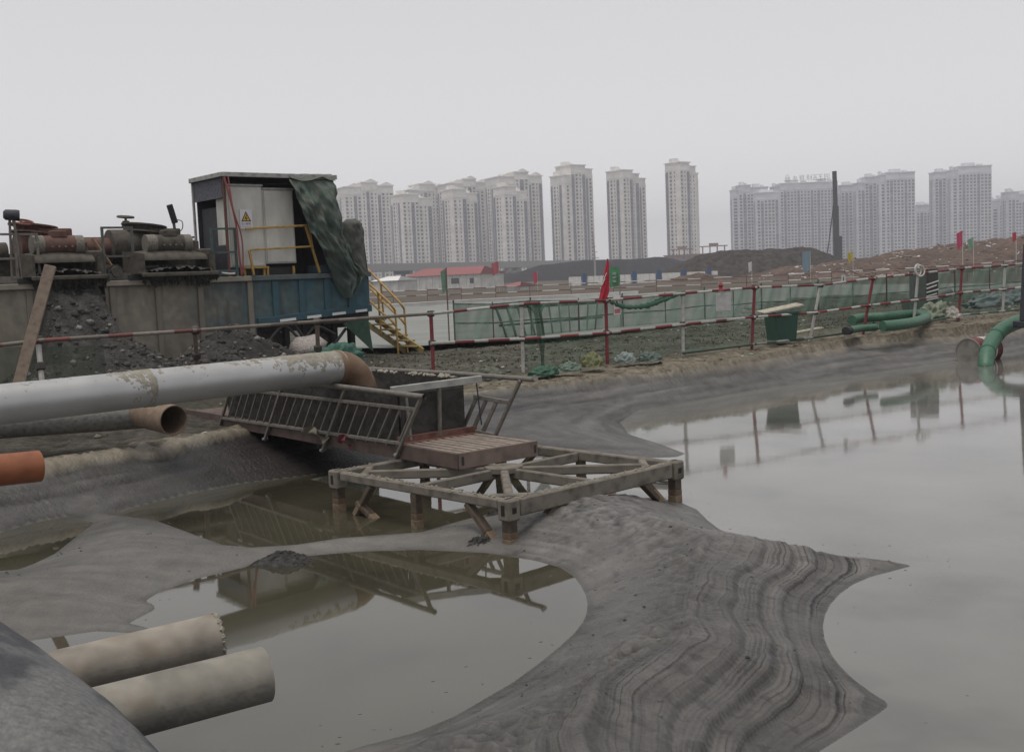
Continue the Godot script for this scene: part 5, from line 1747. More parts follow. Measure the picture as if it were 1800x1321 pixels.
func screen_unit(t: Node3D, xa: float, xb: float, red: bool) -> void:
	var m: Material = M.redmachine if red else M.machine
	# the chute box: open towards the front
	var s := ns()
	bx(s, xa, xa + 0.05, 1.93, 2.33, -0.9, 0.32)
	bx(s, xb - 0.05, xb, 1.93, 2.3, -0.9, 0.32)
	quad(s, Vector3(xa - 0.22, 2.4, -0.1), Vector3(xa, 2.34, 0.3), Vector3(xa, 1.95, 0.3), Vector3(xa - 0.22, 1.95, -0.1))
	quad(s, Vector3(xb + 0.2, 2.4, -0.1), Vector3(xb, 2.3, 0.3), Vector3(xb, 1.95, 0.3), Vector3(xb + 0.2, 1.95, -0.1))
	obj("chute_side", s, M.machine, t)
	s = ns()
	quad(s, Vector3(xa, 1.93, 0.36), Vector3(xb, 1.93, 0.36), Vector3(xb, 2.12, -0.9), Vector3(xa, 2.12, -0.9), Vector3.UP)
	bx(s, xa - 0.03, xb + 0.03, 1.88, 1.96, 0.3, 0.4, 0.015)
	obj("chute_floor", s, M.machine, t)
	# wet spoil riding on the chute
	s = ns()
	var n := noise(3.5, 4, 61 if red else 62)
	sheet(s, 44, 24, func(u, v):
		var x := lerpf(xa + 0.06, xb - 0.06, u)
		var z := lerpf(-0.8, 0.38, v)
		return Vector3(x, 2.04 - 0.06 * (z + 0.8) + 0.07 * n.get_noise_2d(x * 2.0, z * 2.0) + 0.05 * absf(n.get_noise_2d(x * 5.0, z * 5.0)) + 0.06 * sin(u * PI), z), func(u, v): return Color(0.075, 0.075, 0.075) * (1.0 + 0.8 * n.get_noise_2d(u * 6.0, v * 6.0)))
	obj("wet_spoil", s, M.heap, t)
	# rounded hood
	s = ns()
	sheet(s, 16, 12, func(u, v):
		var x := lerpf(xa + 0.02, xb - 0.1, u)
		var a: float = v * PI * 0.5
		return Vector3(x, 2.2 + 0.24 * cos(a) * (0.75 + 0.25 * sin(u * PI)), -0.3 + 0.5 * sin(a)), white)
	obj("hood", s, M.machine, t)
	# pair of vibrator motors
	s = ns()
	var xm := (xa + xb) / 2
	tube(s, [Vector3(xm - 0.42, 2.54, -0.1), Vector3(xm + 0.36, 2.54, -0.1)], 0.165, 20)
	var mo := obj("vibrator_motor", s, m, t)
	s = ns()
	vc = Color(1.2, 1.3, 1.4) if red else Color(1, 1, 1)
	for q in [[-0.5, -0.3], [0.26, 0.42]]:
		s = ns()
		tube(s, [Vector3(xm + q[0], 2.54, -0.1), Vector3(xm + q[1], 2.54, -0.1)], 0.172, 20)
		obj("end_cover", s, M.machine2, mo)
	vc = Color(1, 1, 1)
	s = ns()
	bx(s, xm - 0.16, xm + 0.12, 2.66, 2.8, -0.2, 0.02, 0.02)
	obj("terminal_box", s, m, mo)
	for k in 4:
		s = ns()
		lathe(s, Vector3(xm - 0.18 + k * 0.12, 2.5, 0.06), Vector3.BACK, [Vector2(0.02, 0), Vector2(0.02, 0.025), Vector2(0, 0.025)], 6)
		obj("bolt", s, M.machine2, mo)
	# barrel, flange, dome and hand wheel behind
	s = ns()
	var xo := xa + 0.28
	if red:
		tube(s, [Vector3(xo - 0.2, 2.52, -0.75), Vector3(xo + 0.75, 2.52, -0.75)], 0.32, 22)
		bx(s, xo + 0.1, xo + 0.72, 2.55, 2.86, -1.0, -0.4, 0.02)
	else:
		tube(s, [Vector3(xo - 0.5, 2.54, -0.75), Vector3(xo + 0.8, 2.54, -0.75)], 0.31, 22)
		bx(s, xo + 0.2, xo + 0.85, 2.55, 2.85, -1.0, -0.4, 0.02)
	obj("barrel", s, m, t)
	s = ns()
	lathe(s, Vector3(xo + (0.1 if red else 0.22), 2.78, -0.75), Vector3(0.12, 1, 0), [Vector2(0.42, 0), Vector2(0.4, 0.03), Vector2(0.3, 0.05), Vector2(0.36, 0.12), Vector2(0.44, 0.13), Vector2(0.44, 0.16), Vector2(0, 0.17)], 26)
	obj("flange", s, m, t)
	var wh := Vector3(-7.17, 2.98, -0.5) if red else Vector3(-5.12, 3.1, -0.8)
	s = ns()
	if red:
		lathe(s, wh + Vector3(0, -0.16, 0), Vector3.UP, [Vector2(0.03, 0), Vector2(0.03, 0.16), Vector2(0, 0.16)], 8)
	else:
		lathe(s, wh + Vector3(0, -0.33, 0), Vector3.UP, [Vector2(0.2, -0.08), Vector2(0.17, 0.03), Vector2(0.08, 0.08), Vector2(0.05, 0.1), Vector2(0.085, 0.12), Vector2(0.085, 0.17), Vector2(0.04, 0.18), Vector2(0.07, 0.2), Vector2(0.07, 0.25), Vector2(0.025, 0.26), Vector2(0.025, 0.33)], 14)
	obj("valve_stem", s, m, t)
	s = ns()
	var ax := Vector3(0.05, 1, 0.35) if red else Vector3(0.02, 1, 0.16)
	torus(s, wh, ax, 0.17 if red else 0.15, 0.022)
	var d := ax.normalized()
	var u := d.cross(Vector3.RIGHT).normalized()
	var v := d.cross(u)
	for k in (3 if red else 4):
		var a := TAU * k / (3 if red else 4) + 0.5
		tube(s, [wh, wh + (u * cos(a) + v * sin(a)) * 0.16], 0.016, 6)
	obj("hand_wheel", s, M.rustwheel if red else M.machine, t)
	# tail blocks at the right of the motor
	s = ns()
	bx(s, xb - 0.32, xb - 0.12, 2.28, 2.6, -0.5, -0.1, 0.03)
	bx(s, xb - 0.2, xb + 0.12, 2.25, 2.42, -0.4, 0.05, 0.03)
	obj("tail_block", s, M.machine, t)
	# frame of the screen behind the chute
	s = ns()
	bx(s, xa - 0.25, xb + 0.3, 1.72, 2.42, -1.9, -0.95, 0.02)
	obj("screen_box", s, M.machine, t)
	s = ns()
	bx(s, xa - 0.2, xb + 0.18, 1.83, 1.93, -0.95, 0.1)
	obj("screen_bed", s, M.dark, t)
	# ragged curtain of caked mud under the lip
	s = ns()
	var n3 := noise(4.0, 4, 63 if red else 64)
	sheet(s, 90, 10, func(u, v):
		var x := lerpf(xa, xb + 0.05, u)
		var l := 0.16 + 0.16 * n3.get_noise_2d(x * 2.0, 1.0) + 0.14 * absf(n3.get_noise_2d(x * 7.0, 2.0))
		return Vector3(x, 1.93 - l * v, 0.36 - 0.14 * v + 0.04 * n3.get_noise_2d(x * 4.0, v * 2.0)), func(u, v): return Color(0.05, 0.047, 0.042) * (1.0 + 0.7 * n3.get_noise_2d(u * 9.0, v * 2.0)))
	obj("caked_mud", s, M.heap, t)

func cabin(t: Node3D) -> void:
	var s := ns()
	# thin roof, dark back and floor of the canopy on top of the tank
	s = ns()
	bx(s, -3.4, -0.75, 3.9, 3.935, -1.48, 0.06)
	var roof := obj("canopy_roof", s, M.teal2, t)
	s = ns()
	for q in [[-3.42, -0.73, 0.06, 0.1], [-3.42, -0.73, -1.52, -1.48]]:
		bx(s, q[0], q[1], 3.86, 3.955, q[2], q[3], 0.008)
	bx(s, -3.44, -3.4, 3.86, 3.955, -1.48, 0.06, 0.008)
	obj("roof_edge", s, M.galv, roof)
	s = ns()
	bx(s, -3.3, -0.8, 1.84, 3.88, -1.45, -1.42)
	bx(s, -0.8, -0.77, 1.84, 3.88, -1.45, -0.1)
	obj("back_wall", s, M.navy, t)
	s = ns()
	bx(s, -3.36, -3.33, 3.45, 3.87, -1.4, -0.1)
	obj("end_flap", s, M.endflap, t)
	s = ns()
	bx(s, -3.25, -2.6, 1.86, 3.3, -1.35, -0.62, 0.02)
	bx(s, -3.3, -3.0, 1.86, 2.5, -0.6, -0.15, 0.02)
	obj("dark_cabinet", s, M.navy, t)
	for q in [[-3.37, 0.03], [-3.37, -1.45], [-0.82, 0.03], [-0.82, -1.45]]:
		s = ns()
		bx(s, q[0] - 0.025, q[0] + 0.025, 1.84, 3.88, q[1] - 0.025, q[1] + 0.025, 0.005)
		obj("canopy_post", s, M.galv if q[0] < -3 and q[1] < -1 else M.rustpost, t)
	s = ns()
	tube(s, curve([Vector3(-3.4, 3.85, 0.12), Vector3(-3.3, 3.4, 0.14), Vector3(-3.2, 2.9, 0.12), Vector3(-3.16, 2.3, 0.1), Vector3(-3.12, 1.86, 0.08)]), 0.022, 8)
	tube(s, curve([Vector3(-3.3, 3.86, 0.1), Vector3(-3.26, 3.2, 0.16), Vector3(-3.1, 2.6, 0.14), Vector3(-3.1, 1.9, 0.1)]), 0.016, 8)
	obj("red_cable", s, M.redcable, t)
	# two pale control cabinets with doors
	for q in [[-3.27, -2.47, 2.02, 3.7, -0.06], [-2.45, -1.72, 2.08, 3.64, -0.1]]:
		s = ns()
		bx(s, q[0], q[1], q[2], q[3], -0.6, q[4] - 0.02, 0.012)
		var c := obj("control_cabinet", s, M.cabinet, t)
		s = ns()
		bx(s, q[0] + 0.035, q[1] - 0.035, q[2] + 0.03, q[3] - 0.04, q[4] - 0.03, q[4], 0.006)
		var door := obj("door", s, M.cabinet, c)
		s = ns()
		bx(s, q[0] + 0.09, q[0] + 0.12, q[2] + 0.75, q[2] + 0.92, q[4] - 0.005, q[4] + 0.025, 0.005)
		s = ns()
		bx(s, q[0] - 0.01, q[1] + 0.01, q[3] - 0.012, q[3] + 0.03, -0.62, q[4] + 0.02, 0.006)
		obj("cabinet_top", s, M.galv, c)
	s = ns()
	bx(s, -3.25, -1.75, 1.845, 2.01, -0.6, -0.2)
	obj("cabinet_plinth", s, M.dark, t)
	s = ns()
	for q in [-2.95, -2.5, -2.42, -1.8]:
		bx(s, q - 0.025, q + 0.025, 1.845, 2.02, -0.16, -0.11)
	bx(s, -3.0, -2.42, 1.99, 2.03, -0.1, -0.05)
	obj("cabinet_stand", s, M.yellow, t)
	# warning sign
	var im := Image.create(120, 176, false, Image.FORMAT_RGB8)
	im.fill(Color(0.78, 0.77, 0.8))
	for y in 176:
		for x in 120:
			var v := (y - 14.0) / 96.0
			if v > 0 and v < 1:
				var e := absf(x - 60) / 50.0
				if e < v:
					im.set_pixel(x, y, Color(0.12, 0.11, 0.1))
				if v > 0.2 and v < 0.9 and e < v - 0.19:
					im.set_pixel(x, y, Color(0.72, 0.62, 0.2))
	stroke(im, 66, 52, 52, 78, 6, Color(0.13, 0.12, 0.08))
	stroke(im, 52, 78, 70, 76, 6, Color(0.13, 0.12, 0.08))
	stroke(im, 70, 76, 58, 98, 6, Color(0.13, 0.12, 0.08))
	stroke(im, 46, 84, 76, 84, 3, Color(0.13, 0.12, 0.08))
	var ink := Color(0.14, 0.14, 0.17)
	for q in [[2, 0, 2, 5], [-1, 1, 0, 4], [5, 1, 4, 4], [-1, 6, 6, 6], [0, 9, 6, 9], [-1, 12, 6, 12], [6, 6, 6, 12],
			[10, 5, 9, 9], [12, 4, 12, 11], [12, 11, 16, 11], [16, 11, 16, 9], [13, 2, 14, 5], [16, 3, 18, 7],
			[22, 0, 21, 3], [20, 3, 24, 3], [20, 3, 20, 12], [24, 3, 24, 12], [20, 6, 24, 6], [20, 9, 24, 9], [22, 3, 22, 11], [26, 3, 26, 8], [30, 3, 30, 8], [26, 3, 30, 3], [26, 8, 30, 8], [28, 0, 28, 12], [26, 12, 30, 11],
			[33, 2, 33, 9], [40, 2, 40, 9], [33, 2, 40, 2], [33, 5, 40, 5], [33, 9, 40, 9], [36.5, 0, 36.5, 12], [36.5, 12, 42, 12]]:
		stroke(im, 15 + q[0] * 2.15, 118 + q[1] * 1.9, 15 + q[2] * 2.15, 118 + q[3] * 1.9, 2, ink)
	for k in 11:
		stroke(im, 16 + k * 8.2, 154, 20 + k * 8.2, 154, 3, Color(0.4, 0.4, 0.43))
		stroke(im, 16 + k * 8.2, 160, 17 + k * 8.2, 160, 3, Color(0.4, 0.4, 0.43))
	var ws := thing("warning_sign", "electric shock warning sign, yellow triangle on white, on the left control cabinet", "sign", t.transform * Vector3(-2.884, 3.009, -0.05), 40)
	s = ns()
	bx(s, -0.14, 0.14, -0.2, 0.2, -0.006, 0.006)
	obj("plate", s, M.boardgrey, ws)
	print_on(ws, Vector3.ZERO, Vector3(0, 0, 0.009), 0.275, 0.395, im)
	# yellow hand rail before the cabinets
	s = ns()
	beam(s, Vector3(-3.0, 2.8, 0.12), Vector3(-1.56, 2.87, 0.12), 0.045, 0.045, 0.006)
	obj("yellow_rail", s, M.yellow, t)
	s = ns()
	beam(s, Vector3(-2.92, 2.37, 0.12), Vector3(-1.5, 2.42, 0.12), 0.04, 0.04, 0.006)
	obj("yellow_rail", s, M.yellow, t)
	s = ns()
	beam(s, Vector3(-2.93, 2.36, 0.1), Vector3(-2.86, 1.85, 0.1), 0.045, 0.045, 0.006)
	obj("yellow_post", s, M.yellow, t)
	s = ns()
	beam(s, Vector3(-1.58, 2.86, 0.1), Vector3(-1.3, 1.85, 0.1), 0.05, 0.05, 0.006)
	beam(s, Vector3(-1.5, 2.86, 0.1), Vector3(-1.44, 2.4, 0.1), 0.04, 0.04, 0.006)
	obj("yellow_post", s, M.yellow, t)
	s = ns()
	bx(s, -1.25, -0.7, 1.85, 2.02, -0.5, -0.02, 0.01)
	obj("blue_locker", s, M.bluebox, t)
	# coil of white hose lying on the tank
	s = ns()
	torus(s, Vector3(-3.4, 1.92, 0.0), Vector3(0.05, 1, 0.2), 0.14, 0.02)
	obj("hose_coil", s, M.cabinet, t)
	# tarpaulins
	var n := noise(1.4, 4, 71)
	var edge := func(st: Array, v: float) -> Vector3:
		for i in st.size() - 1:
			if v <= st[i + 1][0] or i == st.size() - 2:
				var f: float = clampf((v - st[i][0]) / (st[i + 1][0] - st[i][0]), 0.0, 1.0)
				return st[i][1].lerp(st[i + 1][1], f)
		return Vector3.ZERO
	var lf := [[0.0, Vector3(-1.887, 3.915, 0)], [0.05, Vector3(-1.921, 3.796, 0.12)], [0.22, Vector3(-1.82, 3.352, 0.2)], [0.42, Vector3(-1.578, 2.749, 0.28)], [0.65, Vector3(-1.305, 2.226, 0.3)], [0.85, Vector3(-0.98, 1.706, 0.22)], [1.0, Vector3(-0.754, 1.29, 0.16)]]
	var rt := [[0.0, Vector3(-0.802, 3.943, 0)], [0.05, Vector3(-0.827, 3.823, 0.1)], [0.3, Vector3(-0.752, 3.277, 0.2)], [0.5, Vector3(-0.645, 2.687, 0.2)], [0.7, Vector3(-0.507, 2.127, 0.2)], [0.85, Vector3(-0.206, 1.756, 0.2)], [0.92, Vector3(-0.385, 1.524, 0.18)], [1.0, Vector3(-0.725, 1.288, 0.16)]]
	var tp := thing("tarpaulin", "worn dark green tarpaulin hanging from the canopy roof down over the blue tank", "tarpaulin", t.position, 40)
	s = ns()
	for k in 2:
		sheet(s, 40, 60, func(u, v):
			var a: Vector3 = edge.call(lf, v)
			var b: Vector3 = edge.call(rt, v)
			var p := a.lerp(b, u)
			var fold := 0.09 * sin(u * 9.0 + v * 5.0 + 3.0 * n.get_noise_2d(u * 2.0, v * 2.0)) + 0.08 * n.get_noise_2d(u * 3.0, v * 3.0) + 0.02 * n.get_noise_2d(u * 9.0, v * 7.0)
			p.z += fold * smoothstep(0.0, 0.15, v) + 0.18 * sin(u * PI) * smoothstep(0.02, 0.3, v) - 0.012 * k
			return p, func(u, v):
			var g := n.get_noise_2d(u * 2.5, v * 3.5)
			var c := Color(0.05, 0.078, 0.066).lerp(Color(0.08, 0.092, 0.078), clampf(0.55 + 1.2 * g - 0.4 * (v - 0.3), 0.0, 1.0))
			return c * (1.0 + 0.2 * n.get_noise_2d(u * 12.0, v * 12.0)))
	obj("sheet", s, M.tarp, tp)
	s = ns()
	sheet(s, 30, 12, func(u, v):
		var p := Vector3(-1.914, 3.941, 0.1).lerp(Vector3(-0.847, 3.957, 0.1), u)
		return p + Vector3(0.03 * v, 0.02 - 0.16 * v * (0.4 + 0.6 * absf(sin(u * 4.0 + 0.4))), -0.06 + 0.12 * v + 0.02 * sin(u * 20.0)), func(_u, _v): return Color(0.09, 0.1, 0.085))
	obj("top_fold", s, M.tarp, tp)
	var tp2 := thing("tarpaulin", "smaller dark tarpaulin bundled over a machine end beside the yellow stairs", "tarpaulin", t.position, 40)
	s = ns()
	var le := [[0.0, Vector3(-0.439, 3.015, -0.1)], [0.12, Vector3(-0.639, 2.931, 0.05)], [0.5, Vector3(-0.629, 2.47, 0.08)], [1.0, Vector3(-0.526, 1.769, 0.1)]]
	var re := [[0.0, Vector3(-0.202, 3.028, -0.1)], [0.1, Vector3(-0.089, 2.962, -0.05)], [0.3, Vector3(-0.044, 2.722, -0.05)], [0.7, Vector3(-0.063, 2.19, -0.05)], [1.0, Vector3(-0.003, 1.706, -0.05)]]
	sheet(s, 30, 36, func(u, v):
		var p: Vector3 = edge.call(le, v).lerp(edge.call(re, v), u)
		p.z += 0.22 * sin(u * PI) * smoothstep(0.0, 0.15, v) + 0.05 * sin(u * 7.0 + v * 4.0) * smoothstep(0.1, 0.3, v) + 0.03 * n.get_noise_2d(u * 3.0, v * 4.0)
		return p, func(u, v): return Color(0.055, 0.06, 0.052) * (1.1 + 0.4 * n.get_noise_2d(u * 3.0, v * 4.0)))
	sheet(s, 12, 12, func(u, v): return Vector3(-0.379, 2.962, -0.25).lerp(Vector3(0.067, 2.936, -0.25), u) + Vector3(0.1 * v * u, -1.15 * v, 0.0), func(_u, _v): return Color(0.04, 0.043, 0.038))
	obj("sheet", s, M.tarp, tp2)

func spoil() -> void:
	# wet black gravel slumping from between the tanks and heaped before them (axes of the machine)
	var n := noise(0.8, 5, 81)
	var n2 := noise(3.0, 4, 82)
	var tilt := func(c: float) -> Callable:
		return func(x: float, z: float) -> Color: return Color(c, c * 0.97, c * 0.93) * (1.0 + 0.6 * n2.get_noise_2d(x, z) + 0.3 * n.get_noise_2d(x, z))
	var ha := func(x: float, z: float) -> float:
		var chute := 2.0 * smoothstep(1.1, 0.4, absf(x + 6.55)) * smoothstep(1.9, -0.2, z)
		var cone := 1.25 * maxf(0.0, 1.0 - Vector2((x + 6.3) / 1.9, (z - 0.35) / 2.0).length())
		return maxf(chute, cone) + 0.12 * n.get_noise_2d(x * 1.5, z * 1.5) + 0.07 * n2.get_noise_2d(x, z) - 0.12
	var hb := func(x: float, z: float) -> float:
		var a := 1.05 * maxf(0.0, 1.0 - Vector2((x + 3.9) / 1.7, (z - 1.1) / 1.3).length())
		var b := 0.55 * maxf(0.0, 1.0 - Vector2((x + 4.6) / 2.3, (z - 1.7) / 1.4).length())
		return maxf(a, b) + 0.12 * n.get_noise_2d(x * 1.5 + 9.0, z * 1.5) + 0.07 * n2.get_noise_2d(x, z) - 0.1
	var defs := [[ha, -8.6, -4.6, -0.8, 3.0, 0.062, "wet dark spoil slumping out between the two mud-caked tanks", 800], [hb, -6.6, -2.2, 0.05, 3.4, 0.05, "heap of coarse dark rubble in front of the grey tank plates", 950]]
	var clod := clod_mesh(3)
	for d in defs:
		var t := thing("spoil_heap", d[6], "spoil heap", Vector3(-3.13, 0.6, -25.0), 40)
		mound("heap_body", M.heap, d[1], d[2], d[3], d[4], 110, d[0], tilt.call(d[5]), t)
		var xf: Array = []
		var cs: Array = []
		for i in d[7]:
			var x := rng.randf_range(d[1] + 0.3, d[2] - 0.3)
			var z := rng.randf_range(d[3] + 0.25, d[4] - 0.2)
			var y: float = d[0].call(x, z)
			if y < 0.05:
				continue
			var k := 0.035 + 0.12 * pow(rng.randf(), 3.0)
			xf.append(Transform3D(Basis.from_euler(Vector3(rng.randf() * 6, rng.randf() * 6, rng.randf() * 6)).scaled(Vector3(k, k * 0.8, k)), Vector3(x, y, z)))
			var g := rng.randf_range(0.04, 0.1) if rng.randf() < 0.9 else rng.randf_range(0.14, 0.26)
			cs.append(Color(g, g * 0.97, g * 0.92))
		many("clods", clod, M.stone, xf, cs, t)
	# boulder and green sheet under the raised blue end
	var b := obj("boulder", ns_from(clod_mesh(21), Vector3(0.75, 0.62, 0.5)), M.boulder)
	b.position = Vector3(-4.229, 0.887, -22.9)
	tag(b, "pale grey boulder lying under the raised blue end of the machine", "boulder")
	sack("bright green crumpled sheet thrown over rubble behind the pipe elbow", Vector3(-3.013, 0.846, -19.5), Vector3(1.0, 0.34, 0.5), Color(0.05, 0.13, 0.1), 20)

func ns_from(m: ArrayMesh, sc: Vector3) -> SurfaceTool:
	var s := ns()
	s.append_from(m, 0, Transform3D(Basis().scaled(sc), Vector3.ZERO))
	return s

func stairs() -> void:
	var t := thing("steel_stairs", "yellow steel stairs with hand rails going down at the blue end of the machine", "stairs")
	var top := Vector3(-3.455, 1.53, -27)
	var s := ns()
	var a0 := Vector3(-3.587, 1.313, -27.4)
	var a1 := Vector3(-2.445, 0.597, -25.6)
	var side := Vector3(0.42, 0, 0.52)
	for k in 2:
		s = ns()
		beam(s, a0 + side * k * 1.1 - Vector3(0.12, 0, 0.1), a1 + side * k * 1.1, 0.04, 0.14, 0.004)
		obj("stringer", s, M.yellowdark, t)
	for k in 6:
		s = ns()
		var p := a0.lerp(a1, (k + 0.5) / 6.0) + side * 0.55 + Vector3(0, 0.05, 0)
		beam(s, p - side * 0.52, p + side * 0.52, 0.22, 0.035, 0.004)
		obj("tread", s, M.yellowdark, t)
	for k in 2:
		var u0 := (Vector3(-3.531, 2.651, -27.2) if k == 0 else Vector3(-3.431, 2.288, -26.6))
		var u1 := (Vector3(-2.458, 1.612, -26) if k == 0 else Vector3(-2.631, 1.591, -25.6))
		for q in 2:
			s = ns()
			var off := Vector3(0, -0.42 * q, 0)
			var e := u1 + off * 0.85
			tube(s, curve([u0 + off, u0.lerp(u1, 0.5) + off, u1 + off * 0.9 + Vector3(-0.12, 0.12, 0), e + Vector3(0, -0.06, 0)], 6), 0.026, 8)
			obj("hand_rail", s, M.yellow, t)
		s = ns()
		tube(s, [u1 + Vector3(0, -0.05, 0), u1 + Vector3(0.03, -1.15, 0)], 0.024, 8)
		obj("rail_post", s, M.yellow, t)
		s = ns()
		tube(s, [u0.lerp(u1, 0.45) + Vector3(0, 0, 0), u0.lerp(u1, 0.45) + Vector3(0.03, -1.0, 0)], 0.024, 8)
		obj("rail_post", s, M.yellow, t)

func field_things() -> void:
	# green crate with a plank over it
	var t := thing("green_bin", "dark green bin standing on the rough ground behind the barrier", "bin", Vector3(5.689, 0.64, -23.246), 20)
	var s := ns()
	var c := [Vector3(-0.27, 0.6, 0.24), Vector3(0.27, 0.6, 0.24), Vector3(0.27, 0.6, -0.24), Vector3(-0.27, 0.6, -0.24)]
	var b := [Vector3(-0.22, 0, 0.2), Vector3(0.23, 0, 0.2), Vector3(0.23, 0, -0.2), Vector3(-0.22, 0, -0.2)]
	for k in 4:
		quad(s, c[k], c[(k + 1) % 4], b[(k + 1) % 4], b[k])
	quad(s, c[0], c[1], c[2], c[3], Vector3.UP)
	obj("body", s, M.bin, t)
	s = ns()
	bx(s, -0.29, 0.29, 0.54, 0.6, -0.26, 0.26, 0.01)
	obj("rim", s, M.bin, t)
	var p := obj("plank", plank_shape(0.98, 0.3, 0.035), M.palewood)
	p.transform = Transform3D(Basis.from_euler(Vector3(0.12, 0.35, 0.13)), Vector3(5.689, 0.64, -23.246) + Vector3(-0.02, 0.66, 0.05))
	tag(p, "pale wooden board lying aslant on top of the dark green bin", "board")
	p = obj("plank", plank_shape(1.0, 0.2, 0.03), M.palewood)
	p.transform = Transform3D(Basis.from_euler(Vector3(0.05, 0.5, 0.08)), Vector3(6.123, 0.66, -24.101) + Vector3(0.25, 0.1, 0.1))
	tag(p, "pale board lying on the ground at the foot of the dark green bin", "board")
	# coils of green hose
	var h := thing("green_hose", "long bend of thick bright green suction hose lying behind the barrier", "hose")
	s = ns()
	tube(s, curve([Vector3(8.225, 0.82, -26.642), Vector3(8.73, 0.83, -27.28), Vector3(9.254, 0.84, -27.171), Vector3(10.051, 0.84, -27.834), Vector3(10.266, 0.84, -27.567), Vector3(9.79, 0.83, -26.075), Vector3(8.964, 0.82, -24.548), Vector3(8.274, 0.82, -23.763), Vector3(7.92, 0.82, -23.547)], 10), 0.115, 14)
	obj("hose_body", s, M.hose, h)
	h = thing("green_hose", "short dull end of green hose in front of the long green bend", "hose")
	s = ns()
	tube(s, curve([Vector3(7.143, 0.76, -23.46), Vector3(7.604, 0.76, -24.08), Vector3(8.008, 0.76, -24.252)], 8), 0.08, 14)
	obj("hose_body", s, M.hose, h)
	s = ns()
	tube(s, [Vector3(7.084, 0.76, -23.386), Vector3(7.211, 0.76, -23.525)], 0.09, 14)
	obj("end_ring", s, M.dark, h)
	h = thing("dark_pump", "dark grey-green pump body lying behind the bright green hose", "pump", Vector3(11.568, 0.85, -30.804), 30)
	s = ns()
	tube(s, [Vector3(-0.75, 0.1, 0), Vector3(0.35, 0.12, 0)], 0.2, 16)
	tube(s, [Vector3(0.35, 0.12, 0), Vector3(0.5, 0.35, 0.1), Vector3(0.85, 0.4, 0.1)], [0.16, 0.13, 0.13], 12)
	obj("body", s, M.pump, h)
	# post wrapped with papers
	h = thing("wrapped_post", "stout grey-green post with torn white plastic wound round it behind the hose ring", "post", Vector3(10.726, 0.72, -28.801), 10)
	s = ns()
	bx(s, -0.3, 0.05, 0, 1.2, -0.12, 0.12, 0.01)
	obj("post", s, M.pump, h)
	s = ns()
	bx(s, 0.08, 0.45, 0.05, 1.22, -0.1, 0.02, 0.01)
	obj("board", s, M.pumpdark, h)
	for k in 5:
		s = ns()
		beam(s, Vector3(0.04, 0.42 + k * 0.1, 0.14), Vector3(0.44 - 0.05 * (k % 2), 0.47 + k * 0.11, 0.04), 0.01, 0.03)
		obj("plastic_strip", s, M.whitewall, h)
	var pl := obj("plank", plank_shape(1.95, 0.13, 0.04), M.plank)
	var pa := Vector3(-5.441, 2.085, -12.9)
	var pb := Vector3(-5.625, 1.207, -12.6)
	var y := (pa - pb).normalized()
	var z := Vector3(0.2, 0, 1)
	z = (z - y * y.dot(z)).normalized()
	pl.transform = Transform3D(Basis(y, z.cross(y), z) * Basis(Vector3.RIGHT, PI / 2), (pa + pb) / 2)
	tag(pl, "weathered brown plank leaning against the barrier at the far left", "plank")

func plank_shape(l: float, w: float, th: float) -> SurfaceTool:
	var s := ns()
	box(s, Transform3D(Basis(), Vector3.ZERO), Vector3(l, th, w), 0.004)
	return s

# a crust of dried mud that clings to a pipe; it sinks into the pipe where the noise is low
func crust(pts: Array, r: float, thick: float, sd: int, around: Callable, m: Material, parent: Node) -> void:
	var n := noise(3.2, 5, sd)
	var f := rings(pts)
	var s := ns()
	var c := pts.size() - 1
	sheet(s, 84, c, func(u, v):
		var i := clampi(int(round(v * c)), 0, c)
		var a: float = u * TAU
		var d: Vector3 = f[i][0] * cos(a) + f[i][1] * sin(a)
		var p: Vector3 = pts[i]
		var q := p + d * r
		var k: float = around.call(v, d) + 0.6 * n.get_noise_3dv(q * 1.7) + 0.55 * n.get_noise_3dv(q * 5.0) + 0.55 * n.get_noise_3dv(q * 13.0)
		return p + d * (r + clampf(k, -1.0, 0.6) * thick), func(u, v): return Color(1, 1, 1) * (1.0 + 0.3 * n.get_noise_2d(u * 20.0, v * 20.0)))
	obj("mud_crust", s, m, parent)

func along(a: Vector3, b: Vector3, n: int) -> Array:
	var out: Array = []
	for i in n + 1:
		out.append(a.lerp(b, float(i) / n))
	return out

